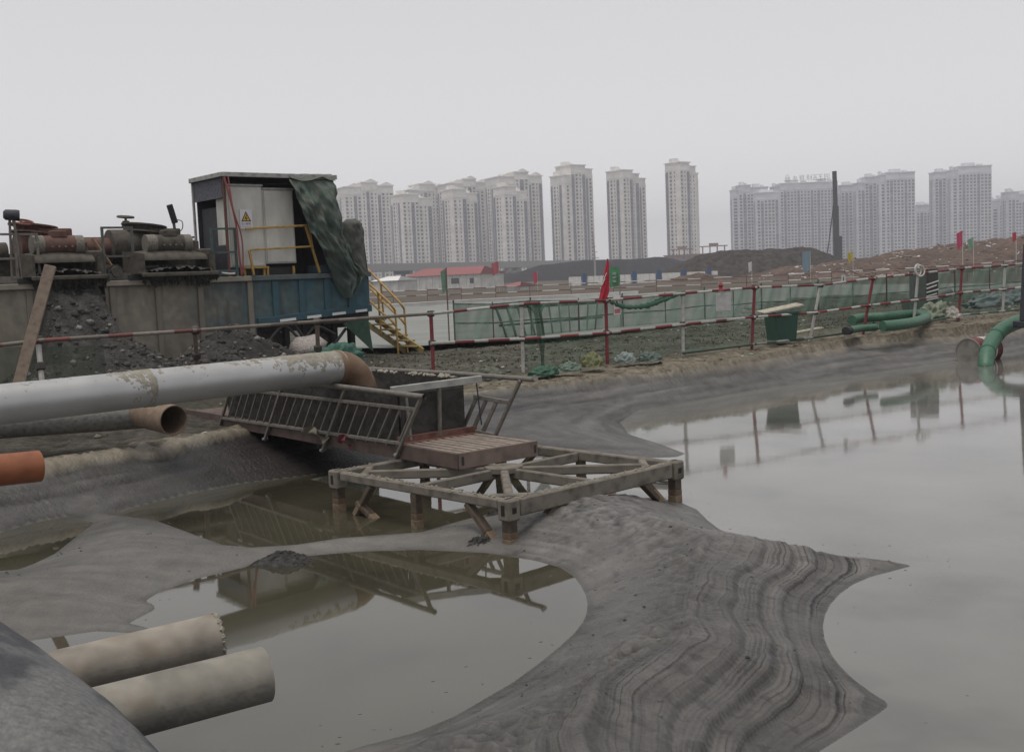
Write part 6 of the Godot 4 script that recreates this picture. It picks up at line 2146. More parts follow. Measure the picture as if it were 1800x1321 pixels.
func pipes() -> void:
	var t := thing("silver_pipe", "large silver-painted discharge pipe with muddy patches and a rusty elbow at its end", "pipe")
	var d := Vector3(0.681, 0.0, -0.732)
	var e := Vector3(-1.93, 1.285, -12.2)
	var st := e - d * 9.0
	var s := ns()
	tube(s, along(st, e, 30), 0.177, 40, false)
	obj("pipe_body", s, M.silver, t)
	var j := Vector3(-3.512, 1.273, -10.62)
	s = ns()
	var w := st + d * (j - st).dot(d)
	tube(s, [w - d * 0.035, w - d * 0.02, w + d * 0.02, w + d * 0.035], [0.176, 0.184, 0.184, 0.176], 40, false)
	obj("weld_seam", s, M.silver, t)
	var ft := []
	var q := e - d * 1.15
	crust(along(w - d * 0.75, w + d * 0.25, 80), 0.177, 0.012, 91, func(v, dd): return 0.02 - 1.6 * absf(v - 0.62) + 0.25 * dd.y + (0.35 if v > 0.66 and v < 0.74 else 0.0) - 0.9 * maxf(0.0, v - 0.76) * 3.0, M.drymud, t)
	crust(along(q, e + d * 0.05, 90), 0.177, 0.011, 92, func(v, dd): return -0.68 + 0.7 * dd.y + 0.45 * smoothstep(0.1, 0.5, v), M.drymud, t)
	crust(along(st + d * 3.0, w - d * 0.6, 150), 0.177, 0.006, 93, func(v, dd): return -0.62 + 0.3 * dd.y, M.drymud, t)
	crust(along(w + d * 0.2, q + d * 0.1, 90), 0.177, 0.005, 94, func(v, dd): return -0.58 + 0.3 * dd.y, M.drymud, t)
	# elbow
	var pts: Array = []
	for k in 13:
		var a := PI / 2 * k / 12.0
		pts.append(e + d * 0.33 * sin(a) + Vector3.DOWN * 0.33 * (1.0 - cos(a)))
	pts.append(pts[-1] + Vector3.DOWN * 0.12)
	s = ns()
	hollow(s, pts, 0.18, 0.012, 36)
	obj("elbow", s, M.rustpipe, t)
	s = ns()
	tube(s, [e - d * 0.03, e - d * 0.015, e + d * 0.02, e + d * 0.03], [0.178, 0.188, 0.188, 0.18], 36, false)
	obj("weld_seam", s, M.rustpipe, t)
	# timber block that carries it on the bank, out at the left
	var p := st + d * 1.8
	var blk := obj("timber_block", plank_shape(0.7, 0.3, 0.62), M.plank)
	blk.position = Vector3(p.x, 0.79, p.z)
	blk.rotation_degrees.y = -40
	tag(blk, "timber block carrying the silver pipe on the left bank", "timber block")
	# lower pipe with open stub
	t = thing("lower_pipe", "dull grey pipe lying on the bank below the silver pipe, with an open stub end", "pipe")
	s = ns()
	var a0 := Vector3(-7.257, 0.86, -11.4)
	var a1 := Vector3(-4.211, 0.795, -12.75)
	tube(s, along(a0, a1, 12), 0.165, 32, true)
	obj("pipe_body", s, M.dullsilver, t)
	s = ns()
	var b0 := Vector3(-4.366, 0.835, -12.75)
	var b1 := Vector3(-3.748, 0.778, -12.15)
	hollow(s, along(b0, b1, 6), 0.168, 0.012, 36)
	obj("stub", s, M.stub, t)
	s = ns()
	lathe(s, b0.lerp(b1, 0.3), b1 - b0, [Vector2(0, 0), Vector2(0.155, 0)], 24)
	obj("stub_end_plate", s, M.dark, t)
	# orange pipe at the left edge
	t = thing("orange_pipe", "rusty orange steel pipe end sticking out over the pond at the left edge", "pipe")
	s = ns()
	hollow(s, along(Vector3(-5.025, 0.968, -7.3), Vector3(-3.71, 0.885, -8.55), 8), 0.122, 0.009, 36)
	obj("pipe_body", s, M.orange, t)

func walkway() -> void:
	var t := thing("steel_walkway", "rusty pinkish steel walkway with collapsed leaning hand rails, bridging from bank to frame", "walkway", Vector3(-0.54, 0.55, -10.41), -51.1)
	var s := ns()
	for z in [0.0, -0.97]:
		s = ns()
		bx(s, -6.4, 0.0, -0.15, 0.0, z - 0.02, z + 0.02, 0.004)
		bx(s, -6.4, -0.001, -0.152, -0.135, z - 0.075 if z == 0.0 else z, z if z == 0.0 else z + 0.075)
		obj("stringer", s, M.walk, t)
	s = ns()
	bx(s, -0.02, 0.02, -0.15, 0.004, -0.97, 0.0, 0.004)
	obj("end_channel", s, M.walkend, t)
	for z in [-0.035, -0.935]:
		s = ns()
		bx(s, 0.0, 0.023, -0.115, -0.035, z - 0.014, z + 0.014)
		obj("slot", s, M.dark, t)
	# slats of the landing
	for k in 10:
		s = ns()
		var z := -0.025 - 0.0955 * (k + 0.28)
		bx(s, -0.97, -0.025, -0.028, 0.002 + rng.randf_range(-0.003, 0.003), z - 0.03, z + 0.03, 0.005)
		obj("slat", s, M.slat, t)
	for x in [-0.3, -0.7]:
		s = ns()
		bx(s, x - 0.03, x + 0.03, -0.1, -0.03, -0.94, -0.03)
		obj("cross_bearer", s, M.walk, t)
	s = ns()
	bx(s, -6.4, -1.0, -0.05, -0.03, -0.95, -0.03)
	obj("deck_plate", s, M.walk, t)
	s = ns()
	bx(s, -1.02, -0.985, 0.0, 0.075, -0.98, 0.02, 0.004)
	bx(s, -0.985, -0.93, 0.0, 0.01, -0.98, 0.02, 0.003)
	obj("kick_angle", s, M.walkred, t)
	for q in [[-0.012, 0.05], [-0.011, 0.3], [-0.01, 0.62]]:
		pass
	# near hand rail: posts lean along the walkway
	var lean := 0.79
	var P := func(x: float, y: float, z: float) -> Vector3: return Vector3(x + lean * (y + 0.12), y, z)
	for x in [-1.01, -2.46, -3.88, -5.22]:
		s = ns()
		beam(s, P.call(x, -0.22 if x < -2 else -0.14, 0.045), P.call(x, 0.52, 0.045), 0.035, 0.035, 0.004)
		obj("rail_post", s, M.railtube, t)
		s = ns()
		tube(s, [P.call(x, -0.2 if x < -2 else -0.1, 0.045) + Vector3(0, 0, -0.035), P.call(x, -0.2 if x < -2 else -0.1, 0.045) + Vector3(0, 0, 0.035)], 0.017, 6)
		obj("bolt", s, M.galv, t)
	s = ns()
	tube(s, [Vector3(-5.2, 0.55, 0.05), Vector3(-2.45, 0.545, 0.05), Vector3(-0.45, 0.52, 0.05)], 0.028, 12, false)
	tube(s, [Vector3(-5.2, 0.55, 0.05), Vector3(-0.45, 0.52, 0.05)], 0.022, 12, false, true)
	obj("top_rail", s, M.railtube, t)
	s = ns()
	beam(s, P.call(-5.22, 0.375, 0.045), P.call(-1.0, 0.385, 0.045), 0.03, 0.035, 0.004)
	obj("middle_rail", s, M.railtube, t)
	s = ns()
	beam(s, P.call(-5.22, -0.03, 0.045), P.call(-1.0, 0.02, 0.045), 0.03, 0.035, 0.004)
	obj("bottom_rail", s, M.railtube, t)
	for k in 21:
		var x := -5.05 + k * 0.199
		if absf(x + 2.46) < 0.06 or absf(x + 3.88) < 0.06:
			continue
		s = ns()
		beam(s, P.call(x, -0.02, 0.045), P.call(x + rng.randf_range(-0.02, 0.02), 0.375, 0.045), 0.016, 0.016)
		obj("baluster", s, M.railtube, t)
	# far hand rail
	for x in [-0.66, -2.3]:
		s = ns()
		beam(s, Vector3(x, 0.0, -0.97), Vector3(x + 0.45, 0.6, -0.97), 0.035, 0.035, 0.004)
		obj("rail_post", s, M.railtube, t)
	s = ns()
	tube(s, [Vector3(-3.3, 0.6, -0.99), Vector3(-1.4, 0.62, -0.99), Vector3(-0.03, 0.615, -0.99), Vector3(0.0, 0.63, -0.99)], [0.026, 0.026, 0.026, 0.036], 12)
	obj("top_rail", s, M.railtube, t)
	s = ns()
	beam(s, Vector3(-1.0, 0.39, -0.97), Vector3(-0.38, 0.36, -0.97), 0.03, 0.045, 0.004)
	obj("middle_rail", s, M.railtube, t)
	s = ns()
	beam(s, Vector3(-1.0, 0.02, -0.96), Vector3(-0.66, 0.005, -0.96), 0.03, 0.03, 0.004)
	obj("bottom_rail", s, M.railtube, t)
	for x in [-0.86, -1.04, -1.22]:
		s = ns()
		beam(s, Vector3(x - 0.02, 0.01, -0.97), Vector3(x + 0.26, 0.38, -0.97), 0.022, 0.04)
		obj("baluster", s, M.railtube, t)
	# bar across and the uprights under it
	s = ns()
	beam(s, Vector3(-1.09, 0.545, 0.02), Vector3(-0.86, 0.585, -0.97), 0.05, 0.075, 0.005)
	obj("cross_bar", s, M.galv, t)
	for z in [-0.13, -0.5]:
		s = ns()
		var u: float = -z / 0.97
		beam(s, Vector3(-1.0, 0.02, z), Vector3(lerpf(-1.09, -0.86, u), lerpf(0.52, 0.56, u), z), 0.04, 0.03, 0.004)
		obj("upright", s, M.railtube, t)
	s = ns()
	tube(s, curve([Vector3(-0.9, 0.58, -0.93), Vector3(-0.86, 0.35, -0.92), Vector3(-0.84, 0.1, -0.93)]), 0.008, 6)
	obj("wire", s, M.dark, t)
	# the dark receiving hopper on the walkway
	var h := thing("receiving_hopper", "dark mud-caked steel hopper on the walkway, into which the rusty elbow discharges", "hopper", Vector3(-0.54, 0.55, -10.41), -51.1)
	var n := noise(1.5, 4, 101)
	for q in [[-5.15, -1.06, -0.86, -0.86], [-5.15, -1.08, -0.06, -0.06]]:
		s = ns()
		for k in 2:
			sheet(s, 50, 16, func(u, v):
				var x := lerpf(q[0], q[1], u)
				var top := 0.6 - 0.05 * (1.0 if q[2] > -0.5 else 0.0) + 0.02 * n.get_noise_2d(x * 6.0, 1.0)
				return Vector3(x, lerpf(top, -0.02, v), q[2] + (0.012 if k == 0 else -0.012) + 0.012 * n.get_noise_2d(x * 2.0, v * 2.0)), white)
		obj("side_plate", s, M.hopper, h)
	for x in [-1.05, -5.15]:
		s = ns()
		bx(s, x - 0.012, x + 0.012, 0.0, 0.5, -0.86, -0.06)
		obj("end_plate", s, M.hopper, h)
	s = ns()
	sheet(s, 40, 14, func(u, v): return Vector3(lerpf(-5.1, -1.1, u), 0.2 + 0.08 * n.get_noise_2d(u * 6.0, v * 3.0), lerpf(-0.84, -0.08, v)), func(u, v): return Color(0.12, 0.115, 0.105))
	obj("sludge", s, M.mud, h)
	s = ns()
	for k in 60:
		var x := rng.randf_range(-3.3, -1.2)
		box(s, Transform3D(Basis.from_euler(Vector3(rng.randf(), rng.randf() * 3, rng.randf())), Vector3(x, 0.6 + 0.008 * rng.randf(), -0.86)), Vector3(0.05, 0.02, 0.03) * rng.randf_range(0.5, 1.4), 0.006)
	stuff(obj("dry_crust", s, M.drymud, h))
	# rags caught in the near rail
	var rg := obj("rag", ns_rag(Color(0.15, 0.03, 0.04)), M.cloth)
	rg.transform = t.transform * Transform3D(Basis(), Vector3(-1.95, -0.02, 0.07))
	tag(rg, "red rag caught on the bottom rail of the walkway", "rag")
	rg = obj("rag", ns_rag(Color(0.17, 0.16, 0.12)), M.cloth)
	rg.transform = t.transform * Transform3D(Basis().scaled(Vector3(2.2, 1, 1)), Vector3(-2.6, 0.01, 0.07))
	tag(rg, "grey-brown rag draped over the bottom rail of the walkway, left of the red rag", "rag")

func ns_rag(c: Color) -> SurfaceTool:
	var s := ns()
	sheet(s, 10, 8, func(u, v): return Vector3((u - 0.5) * 0.24, 0.05 * sin(u * 5.0) - 0.07 * v, 0.03 * sin(u * 11.0 + v * 4.0) + 0.02), func(_u, _v): return c)
	return s

func platform() -> void:
	# square steel base frame on short legs; its near corner is the origin, one side along x, the other along -z
	var t := thing("steel_platform", "mud-spattered square steel base frame with star bracing standing on legs in the pond", "frame", Vector3(-0.07, 0.0, -8.89), 43.4)
	var X := 2.16
	var Z := -2.42
	var y1 := 0.4
	var s := ns()
	var put := func(called: String, a: Vector3, b: Vector3, w: float, h: float, m: Material) -> void:
		var st := ns()
		beam(st, a + Vector3(0, -h / 2, 0), b + Vector3(0, -h / 2, 0), w, h, 0.012)
		obj(called, st, m, t)
	put.call("side_beam", Vector3(0.09, y1 - 0.003, 0.0), Vector3(X - 0.09, y1 - 0.003, 0.0), 0.11, 0.145, M.frame)
	put.call("side_beam", Vector3(0.09, y1 - 0.003, Z), Vector3(X - 0.09, y1 - 0.003, Z), 0.09, 0.1, M.frame)
	put.call("side_beam", Vector3(0, y1 - 0.004, -0.09), Vector3(0, y1 - 0.004, Z + 0.09), 0.085, 0.085, M.frame)
	put.call("side_beam", Vector3(X, y1 - 0.004, -0.09), Vector3(X, y1 - 0.004, Z + 0.09), 0.085, 0.1, M.frame)
	# corner castings with their oval holes
	for cx in [0.0, X]:
		for cz in [0.0, Z]:
			s = ns()
			bx(s, cx - 0.07, cx + 0.07, y1 - 0.175, y1 + 0.005, cz - 0.07, cz + 0.07, 0.015)
			var c := obj("corner_casting", s, M.frame, t)
			s = ns()
			var ox: float = -1.0 if cx == 0.0 else 1.0
			var oz: float = 1.0 if cz == 0.0 else -1.0
			bx(s, cx + ox * 0.066, cx + ox * 0.073, y1 - 0.13, y1 - 0.04, cz - 0.022, cz + 0.022, 0.003)
			bx(s, cx - 0.03, cx + 0.02, y1 - 0.11, y1 - 0.06, cz + oz * 0.066, cz + oz * 0.073, 0.003)
			bx(s, cx - 0.035, cx + 0.035, y1 + 0.002, y1 + 0.008, cz - 0.016, cz + 0.016, 0.002)
			obj("casting_hole", s, M.hole, c)
			s = ns()
			leg_shape(s, cx, cz, 0.047, y1 - 0.17)
			obj("leg", s, M.frameleg, t)
	for q in [Vector3(0, 0, Z * 0.5), Vector3(X * 0.5, 0, 0), Vector3(X, 0, Z * 0.5), Vector3(X * 0.5, 0, Z)]:
		s = ns()
		leg_shape(s, q.x, q.z, 0.04, y1 - 0.09)
		obj("leg", s, M.frameleg, t)
	# star of inner beams
	var hub := Vector3(X * 0.5, y1 - 0.012, Z * 0.5)
	var k := 0.36
	for q in [Vector3(X * 0.5, y1 - 0.012, 0), Vector3(0, y1 - 0.012, Z * 0.5), Vector3(X, y1 - 0.012, Z * 0.5), Vector3(X * 0.5, y1 - 0.012, Z)]:
		var d: Vector3 = (q - hub).normalized()
		put.call("inner_beam", hub + d * 0.08, q - d * 0.05, 0.045, 0.1, M.frame)
	for cx in [0.0, X]:
		for cz in [0.0, Z]:
			var c := Vector3(cx, y1 - 0.01, cz)
			var sx: float = 1.0 if cx == 0.0 else -1.0
			var sz: float = -1.0 if cz == 0.0 else 1.0
			put.call("corner_brace", c + Vector3(sx * k, 0, sz * 0.04), c + Vector3(sx * 0.04, 0, sz * k), 0.075, 0.06, M.frame)
			var m := c + Vector3(sx * k / 2, -0.002, sz * k / 2)
			var d: Vector3 = (m - hub).normalized()
			put.call("inner_beam", hub + d * 0.08, m - d * 0.03, 0.05 if not (cx == 0.0 and cz == 0.0) else 0.075, 0.09, M.frame)
	s = ns()
	lathe(s, hub + Vector3(0, -0.02, 0), Vector3.UP, [Vector2(0, -0.02), Vector2(0.19, -0.02), Vector2(0.19, 0.026), Vector2(0, 0.026)], 8)
	obj("hub_plate", s, M.frame, t)
	# slanting struts under the corners
	var strut := func(a: Vector3, b: Vector3) -> void:
		var st := ns()
		vc = Color(0.1, 0.085, 0.068)
		beam(st, a.lerp(b, -0.02), a.lerp(b, 0.6), 0.08, 0.05, 0.006)
		vc = Color(0.2, 0.165, 0.125)
		beam(st, a.lerp(b, 0.6), b, 0.083, 0.053, 0.006)
		vc = Color(1, 1, 1)
		obj("strut", st, M.frameleg, t)
	strut.call(Vector3(0.0, 0.3, -0.5), Vector3(0.0, -0.05, -0.1))
	strut.call(Vector3(0.52, 0.26, 0.0), Vector3(0.14, -0.05, 0.0))
	strut.call(Vector3(X - 0.5, 0.28, 0.0), Vector3(X - 0.12, -0.05, 0.0))
	strut.call(Vector3(0.0, 0.3, Z + 0.55), Vector3(0.0, 0.0, Z + 0.28))
	strut.call(Vector3(0.0, 0.12, Z + 0.32), Vector3(0.02, -0.05, Z + 0.62))
	strut.call(Vector3(X, 0.28, -0.5), Vector3(X, -0.05, -0.12))
	strut.call(Vector3(X, 0.28, Z + 0.5), Vector3(X, -0.05, Z + 0.12))
	strut.call(Vector3(X - 0.5, 0.28, Z), Vector3(X - 0.12, -0.05, Z))
	# clods of dried mud on top of the beams
	s = ns()
	for i in 260:
		var on := rng.randi() % 4
		var u := rng.randf()
		var p := Vector3(0, y1, Z * u)
		if on == 1:
			p = Vector3(X * u, y1, 0)
		elif on == 2:
			p = Vector3(X * u, y1 - 0.004, Z)
		p += Vector3(rng.randf_range(-0.035, 0.035), 0.0, rng.randf_range(-0.035, 0.035))
		box(s, Transform3D(Basis.from_euler(Vector3(rng.randf() * 3, rng.randf() * 3, rng.randf() * 3)), p), Vector3(0.02, 0.009, 0.016) * rng.randf_range(0.4, 1.4), 0.003)
	stuff(obj("mud_spatter", s, M.drymud, t))
	# thin pipes that lie in the water behind the right corner
	var r: Node3D = thing("thin_pipe", "pair of thin pipes lying in the shallow water behind the frame's right corner", "pipe")
	for q in [0.0, 0.12]:
		s = ns()
		tube(s, [Vector3(1.15, 0.05, -11.6 - q), Vector3(1.66, 0.03, -11.2 - q * 1.4)], 0.022, 8)
		obj("tube", s, M.railtube, r)

func leg_shape(s: SurfaceTool, x: float, z: float, r: float, top: float) -> void:
	# a square leg: dark above, with a pale tide band of dried silt just over the water
	vc = Color(0.085, 0.072, 0.058)
	bx(s, x - r, x + r, 0.13, top, z - r, z + r, 0.006)
	vc = Color(0.19, 0.155, 0.115)
	bx(s, x - r - 0.003, x + r + 0.003, -0.35, 0.075, z - r - 0.003, z + r + 0.003, 0.006)
	vc = Color(0.13, 0.1, 0.075)
	bx(s, x - r - 0.001, x + r + 0.001, 0.075, 0.13, z - r - 0.001, z + r + 0.001, 0.004)
	vc = Color(1, 1, 1)

func near_pipes() -> void:
	var t := thing("rubber_hose", "huge black dusty rubber hose in the near left corner", "hose")
	var s := ns()
	var n := noise(1.7, 5, 111)
	var n2 := noise(7.0, 4, 112)
	var pts := curve([Vector3(-3.12, 1.267, -3.9), Vector3(-2.264, 1.104, -3.45), Vector3(-1.761, 0.996, -3.1), Vector3(-1.331, 0.836, -2.8), Vector3(-1.09, 0.665, -2.6), Vector3(-0.905, 0.393, -2.4)], 36)
	var f := rings(pts)
	var c := pts.size() - 1
	sheet(s, 220, c, func(u, v):
		var i := clampi(int(round(v * c)), 0, c)
		var a: float = -u * TAU
		var d: Vector3 = f[i][0] * cos(a) + f[i][1] * sin(a)
		return pts[i] + d * (0.345 + 0.004 * n.get_noise_2d(u * 6.0, v * 6.0)), func(u, v):
		var i := clampi(int(round(v * c)), 0, c)
		var a: float = -u * TAU
		var d: Vector3 = f[i][0] * cos(a) + f[i][1] * sin(a)
		var q: Vector3 = pts[i] + d * 0.345
		var dust := smoothstep(0.1, 0.55, 0.22 + 1.1 * n.get_noise_3dv(q * 1.3) + 0.3 * n2.get_noise_3dv(q * 1.6) + 0.25 * d.y) * (0.75 + 0.6 * n2.get_noise_3dv(Vector3(q.x * 9.0, q.y * 3.0, q.z * 9.0)))
		return Color(0.036, 0.038, 0.045).lerp(Color(0.33, 0.325, 0.31), 0.4 * dust))
	obj("hose_body", s, M.rubber, t)
	var lb := ["clay-coloured pipe end reaching over the pool, farther of the two", "clay-coloured pipe end reaching over the pool, nearer and lower of the two"]
	var ends := [[Vector3(-1.247, 0.782, -4.42), Vector3(-1.785, 0.758, -4.1)], [Vector3(-0.941, 0.801, -3.92), Vector3(-1.425, 0.787, -3.62)]]
	for k in 2:
		var a: Vector3 = ends[k][0]
		var b: Vector3 = ends[k][1]
		var far := b + (b - a) * 1.3
		var p := thing("clay_pipe", lb[k], "pipe", Vector3.ZERO, 0, "clay-coloured pipes over the pool")
		s = ns()
		var d := (a - b).normalized()
		var line := along(far, a, 110)
		var fp := rings(line)
		var tone := Color(0.285, 0.258, 0.222) if k == 0 else Color(0.255, 0.24, 0.21)
		var cl := line.size() - 1
		sheet(s, 72, cl, func(u, v):
			var i := clampi(int(round(v * cl)), 0, cl)
			var an: float = u * TAU
			return line[i] + (fp[i][0] * cos(an) + fp[i][1] * sin(an)) * 0.1, func(u, v):
			var i := clampi(int(round(v * cl)), 0, cl)
			var an: float = u * TAU
			var e: Vector3 = fp[i][0] * cos(an) + fp[i][1] * sin(an)
			var q: Vector3 = line[i] + e * 0.1
			# splashes from below, run in streaks round the pipe, and rusty blotches
			var up := clampf(0.5 - 0.9 * e.y + 0.9 * n2.get_noise_2d(v * 40.0 + 7.0 * k, e.y * 0.5) + 0.5 * n.get_noise_3dv(q * 2.0), 0.0, 1.0)
			var blot := smoothstep(0.25, 0.55, n.get_noise_3dv(q * 2.4 + Vector3(9, k, 3)))
			var tc := tone * (1.0 + 0.3 * n2.get_noise_3dv(q * 1.3) + 0.25 * n.get_noise_3dv(q))
			tc = tc.lerp(Color(0.27, 0.19, 0.125), 0.4 * blot)
			return tc.lerp(Color(0.15, 0.145, 0.135), (0.62 if k == 1 else 0.35) * smoothstep(0.45, 1.0, up)))
		tube(s, [far, a], 0.091, 36, false, true)
		for q in 44:
			var a0 := TAU * q / 44
			var a1 := TAU * (q + 1) / 44
			var u0: Vector3 = fp[cl][0] * cos(a0) + fp[cl][1] * sin(a0)
			var u1: Vector3 = fp[cl][0] * cos(a1) + fp[cl][1] * sin(a1)
			vc = tone * 0.8
			quad(s, a + u0 * 0.1, a + u1 * 0.1, a + u1 * 0.091, a + u0 * 0.091, d)
		vc = Color(1, 1, 1)
		obj("pipe_body", s, M.clay, p)
		if k == 0:
			s = ns()
			var fr := rings([b, a])
			for i in 60:
				var an := TAU * i / 60.0 + rng.randf() * 0.05
				var o: Vector3 = a + (fr[1][0] * cos(an) + fr[1][1] * sin(an)) * 0.098
				box(s, Transform3D(Basis.from_euler(Vector3(rng.randf() * 3, rng.randf() * 3, rng.randf() * 3)), o), Vector3(0.014, 0.01, 0.012) * rng.randf_range(0.6, 1.5), 0.003)
			stuff(obj("ragged_edge", s, M.drymud, p))

func floats() -> void:
	# steel drum floating at the bank
	var c := Vector3(10.047, 0.1, -23.718)
	var t := thing("float_drum", "dark red steel drum with white bands floating at the bank, grey end towards the pond", "drum", c, 38)
	var s := ns()
	var ax := Vector3(1, 0, 0)
	lathe(s, Vector3(-0.45, 0.1, 0), ax, [Vector2(0.285, 0.0), Vector2(0.295, 0.01), Vector2(0.285, 0.03), Vector2(0.285, 0.29), Vector2(0.297, 0.3), Vector2(0.285, 0.31), Vector2(0.285, 0.58), Vector2(0.297, 0.59), Vector2(0.285, 0.6), Vector2(0.285, 0.88), Vector2(0.295, 0.9), Vector2(0.27, 0.9), Vector2(0, 0.88)], 36)
	obj("drum_body", s, M.drumred, t)
	s = ns()
	lathe(s, Vector3(-0.45, 0.1, 0), ax, [Vector2(0, 0.012), Vector2(0.27, 0.012), Vector2(0.272, -0.005), Vector2(0.296, -0.005), Vector2(0.298, 0.016)], 36)
	obj("end_plate", s, M.drumend, t)
	for x in [0.0, 0.12, 0.24]:
		s = ns()
		lathe(s, Vector3(-0.05 + x, 0.1, 0), ax, [Vector2(0.284, 0), Vector2(0.291, 0.004), Vector2(0.291, 0.05), Vector2(0.284, 0.054)], 36)
		obj("white_band", s, M.whitewall, t)
	# green hose from the water over the drum
	t = thing("discharge_hose", "thick green hose rising from the water over the dark red float drum", "hose")
	var ring := curve([Vector3(9.515, -0.327, -22.25), Vector3(9.615, -0.032, -22.4), Vector3(9.78, 0.23, -22.7), Vector3(10.171, 0.461, -23.3), Vector3(10.578, 0.653, -23.7), Vector3(11.224, 0.777, -24.2), Vector3(12.14, 0.804, -24.8)], 10)
	s = ns()
	tube(s, ring, 0.155, 22)
	obj("hose_body", s, M.hose, t)
	for k in [9, 21, 33]:
		s = ns()
		var d: Vector3 = (ring[k + 1] - ring[k]).normalized()
		tube(s, [ring[k] - d * 0.03, ring[k] + d * 0.03], 0.163, 22)
		obj("clamp_ring", s, M.hosedark, t)
	# dark column of the pump raft at the right edge
	t = thing("pump_column", "dark steel column cut off by the right edge above the green hose", "column")
	s = ns()
	beam(s, Vector3(10.713, 0.802, -23.2) + Vector3(0.12, 0, 0), Vector3(10.797, 1.938, -23.2) + Vector3(0.12, 0.5, 0), 0.24, 0.24, 0.03)
	obj("column_body", s, M.navy, t)
	s = ns()
	var f := Vector3(10.725, 0.801, -23.2)
	bx(s, f.x - 0.02, f.x + 1.3, f.y - 0.12, f.y + 0.02, f.z - 0.4, f.z + 0.25, 0.02)
	obj("foot", s, M.navy, t)
	s = ns()
	bx(s, f.x + 0.35, f.x + 1.6, -0.35, 0.22, f.z - 0.55, f.z + 0.5, 0.05)
	bx(s, f.x + 0.5, f.x + 0.7, 0.2, f.y - 0.1, f.z - 0.2, f.z)
	obj("raft", s, M.navy, t)

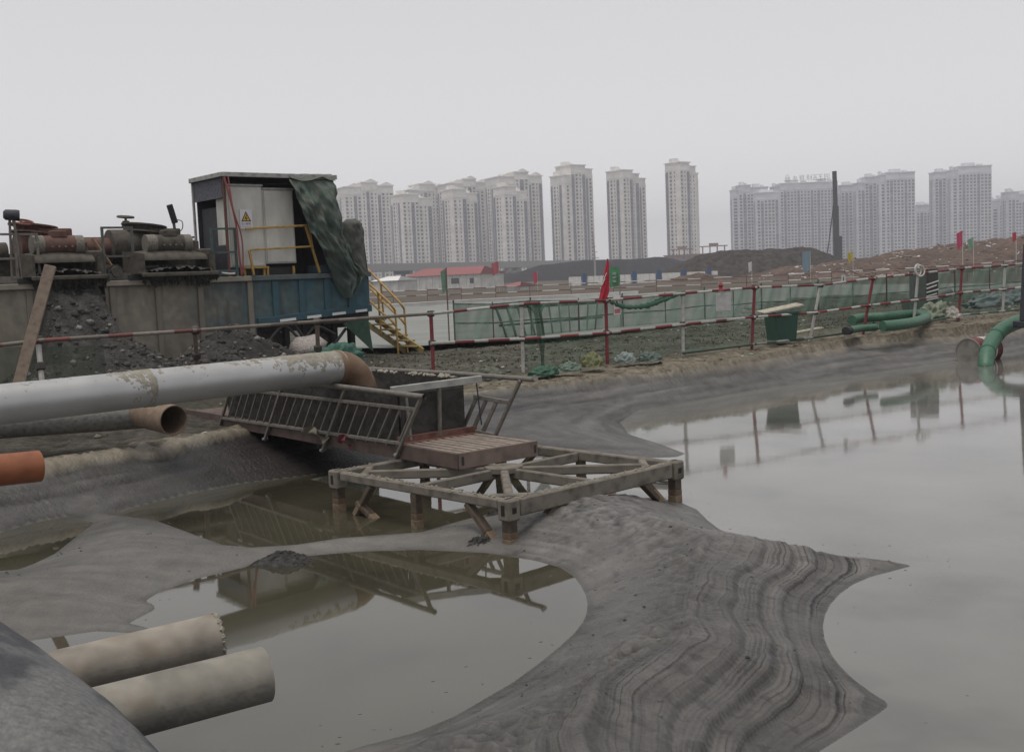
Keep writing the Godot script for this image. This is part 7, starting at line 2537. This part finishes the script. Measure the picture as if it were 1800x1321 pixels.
func scatter() -> void:
	# dark clumps of stiff mud at the narrow of the sandbar
	for q in [[Vector3(-1.88, 0.05, -8.72), 0.36, 0.05, "dark crusted mud clump on the narrow neck of silt between the two pools"], [Vector3(-0.027, 0.03, -9.98), 0.5, 0.12, "dark mud banked up under the near corner of the steel platform"], [Vector3(-0.316, 0.02, -8.987), 0.3, 0.07, "small dark wet mud heap beside the platform's near leg"]]:
		var nn := noise(2.2, 4, int(q[0].x * 50.0) + 300)
		var s0 := ns()
		sheet(s0, 60, 40, func(u, v):
			var a: float = u * TAU
			var e := Vector3(cos(a) * v * q[1] / 2 * 1.3, 0, sin(a) * v * q[1] / 2 * 0.8)
			var k := 1.0 + 0.5 * nn.get_noise_2d(cos(a) * 1.5, sin(a) * 1.5)
			var h: float = q[2] * (1.0 - v * v) * (0.6 + 0.9 * absf(nn.get_noise_2d(e.x * 6.0, e.z * 6.0)) + 0.5 * nn.get_noise_2d(e.x * 14.0, e.z * 14.0)) - 0.05 * v
			return Vector3(e.x * k, h, e.z * k), func(u, v): return Color(0.065, 0.064, 0.063) * (1.0 + 0.7 * nn.get_noise_2d(u * 5.0, v * 6.0)))
		var mc := obj("mud_clump", s0, M.heap)
		mc.position = q[0]
		tag(mc, q[3], "mud clump")
	# stones, clods and scraps on the bank and the rough ground
	var clod := clod_mesh(44)
	var xf: Array = []
	var cs: Array = []
	var n := noise(0.4, 3, 131)
	for i in 7000:
		var far := rng.randf()
		var z := -13.0 - 28.0 * far
		var x := rng.randf_range(-7.0, 5.0 + 18.0 * far)
		if x < GX + 1 or x > GX + GW * GS - 1 or z < GZ + 1:
			if z > GZ - 9 and z < GZ:
				pass
			else:
				continue
		var inside := z > GZ + 1 and look(sdr, x, z) < 0.1
		if inside or n.get_noise_2d(x, z) < -0.2:
			continue
		var k := 0.018 + 0.09 * pow(rng.randf(), 4.0)
		xf.append(Transform3D(Basis.from_euler(Vector3(rng.randf() * 6, rng.randf() * 6, rng.randf() * 6)).scaled(Vector3(k, k * 0.6, k)), Vector3(x, ground_at(x, z) + k * 0.1, z)))
		var g := rng.randf_range(0.06, 0.16)
		var r := rng.randf()
		cs.append(Color(g * 1.05, g, g * 0.82) if r < 0.9 else (Color(0.42, 0.41, 0.38) if r < 0.97 else Color(0.2, 0.28, 0.22)))
	var o := many("rubble", clod, M.stone, xf, cs)
	tag(o, "small stones, clods and scraps on the bank and rough ground", "rubble")
	# thin weeds
	var s := ns()
	for k in 9:
		var a := rng.randf() * TAU
		var l := rng.randf_range(0.5, 1.0)
		var d := Vector3(cos(a), 0, sin(a))
		var p0 := d * 0.04
		var p1 := d * 0.16 + Vector3(0, 0.6 * l, 0)
		var p2 := d * 0.42 + Vector3(0, 0.85 * l, 0)
		var w := d.cross(Vector3.UP) * 0.045
		quad(s, p0 - w, p0 + w, p1 + w, p1 - w)
		tri(s, p1 - w, p1 + w, p2, Vector3.UP)
	var blade := s.commit()
	xf = []
	cs = []
	for i in 16000:
		var far := rng.randf()
		var z := -15.0 - 26.0 * far
		var x := rng.randf_range(-3.5, 5.0 + 20.0 * far)
		if z > GZ + 1 and x < GX + GW * GS - 1 and look(sdr, x, z) < 1.9:
			continue
		if n.get_noise_2d(x * 1.5 + 40.0, z * 1.5) < -0.05:
			continue
		var k := rng.randf_range(0.03, 0.085)
		xf.append(Transform3D(Basis.from_euler(Vector3(0, rng.randf() * 6, 0)).scaled(Vector3(k * 1.5, k, k * 1.5)), Vector3(x, ground_at(x, z) - 0.01, z)))
		var g := rng.randf_range(0.6, 1.4)
		cs.append((Color(0.08, 0.082, 0.055) if rng.randf() < 0.6 else Color(0.12, 0.107, 0.065)) * g)
	o = many("weeds", blade, M.weed, xf, cs)
	tag(o, "sparse low weeds on the rough ground behind the barrier", "weeds")
	# flecks of scum that drift along the waterline
	xf = []
	cs = []
	for i in 2600:
		var x := rng.randf_range(-4.8, 4.0)
		var z := rng.randf_range(-11.5, -4.9)
		var w := look(sdw, x, z)
		if w > -0.03 or w < -0.45 or rng.randf() > 0.12 + 0.5 * smoothstep(-0.2, -0.03, w):
			continue
		var k := rng.randf_range(0.004, 0.011)
		xf.append(Transform3D(Basis.from_euler(Vector3(0, rng.randf() * 6, 0)).scaled(Vector3(k * rng.randf_range(1.0, 3.0), 0.003, k)), Vector3(x, 0.001, z)))
		var g := rng.randf_range(0.07, 0.24)
		cs.append(Color(g, g * 0.97, g * 0.9))
	o = many("scum", clod, M.stone, xf, cs)
	tag(o, "fine flecks of scum floating along the edge of the silt", "scum")
	# pebbles and bubbles on the mud
	xf = []
	cs = []
	for i in 900:
		var x := rng.randf_range(-4.5, 3.0)
		var z := rng.randf_range(-11.5, -4.8)
		if look(sdw, x, z) < 0.06 or look(sdr, x, z) > -0.2:
			continue
		var k := 0.006 + 0.022 * pow(rng.randf(), 4.0)
		xf.append(Transform3D(Basis.from_euler(Vector3(rng.randf() * 6, rng.randf() * 6, rng.randf() * 6)).scaled(Vector3(k, k * 0.7, k)), Vector3(x, mud_height(x, z), z)))
		var g := rng.randf_range(0.05, 0.14)
		cs.append(Color(g, g, g * 0.95) if rng.randf() < 0.96 else Color(0.5, 0.5, 0.48))
	o = many("pebbles", clod, M.stone, xf, cs)
	tag(o, "small dark pebbles lying on the grey silt of the sandbars", "pebbles")

func mud_height(x: float, z: float) -> float:
	# height of the built silt sheet, read back from its mesh
	if silt.is_empty():
		return 0.05
	var i := silt_x.bsearch(x)
	var j := silt_z.bsearch(z)
	return silt[clampi(j, 0, silt_z.size() - 1) * silt_x.size() + clampi(i, 0, silt_x.size() - 1)]
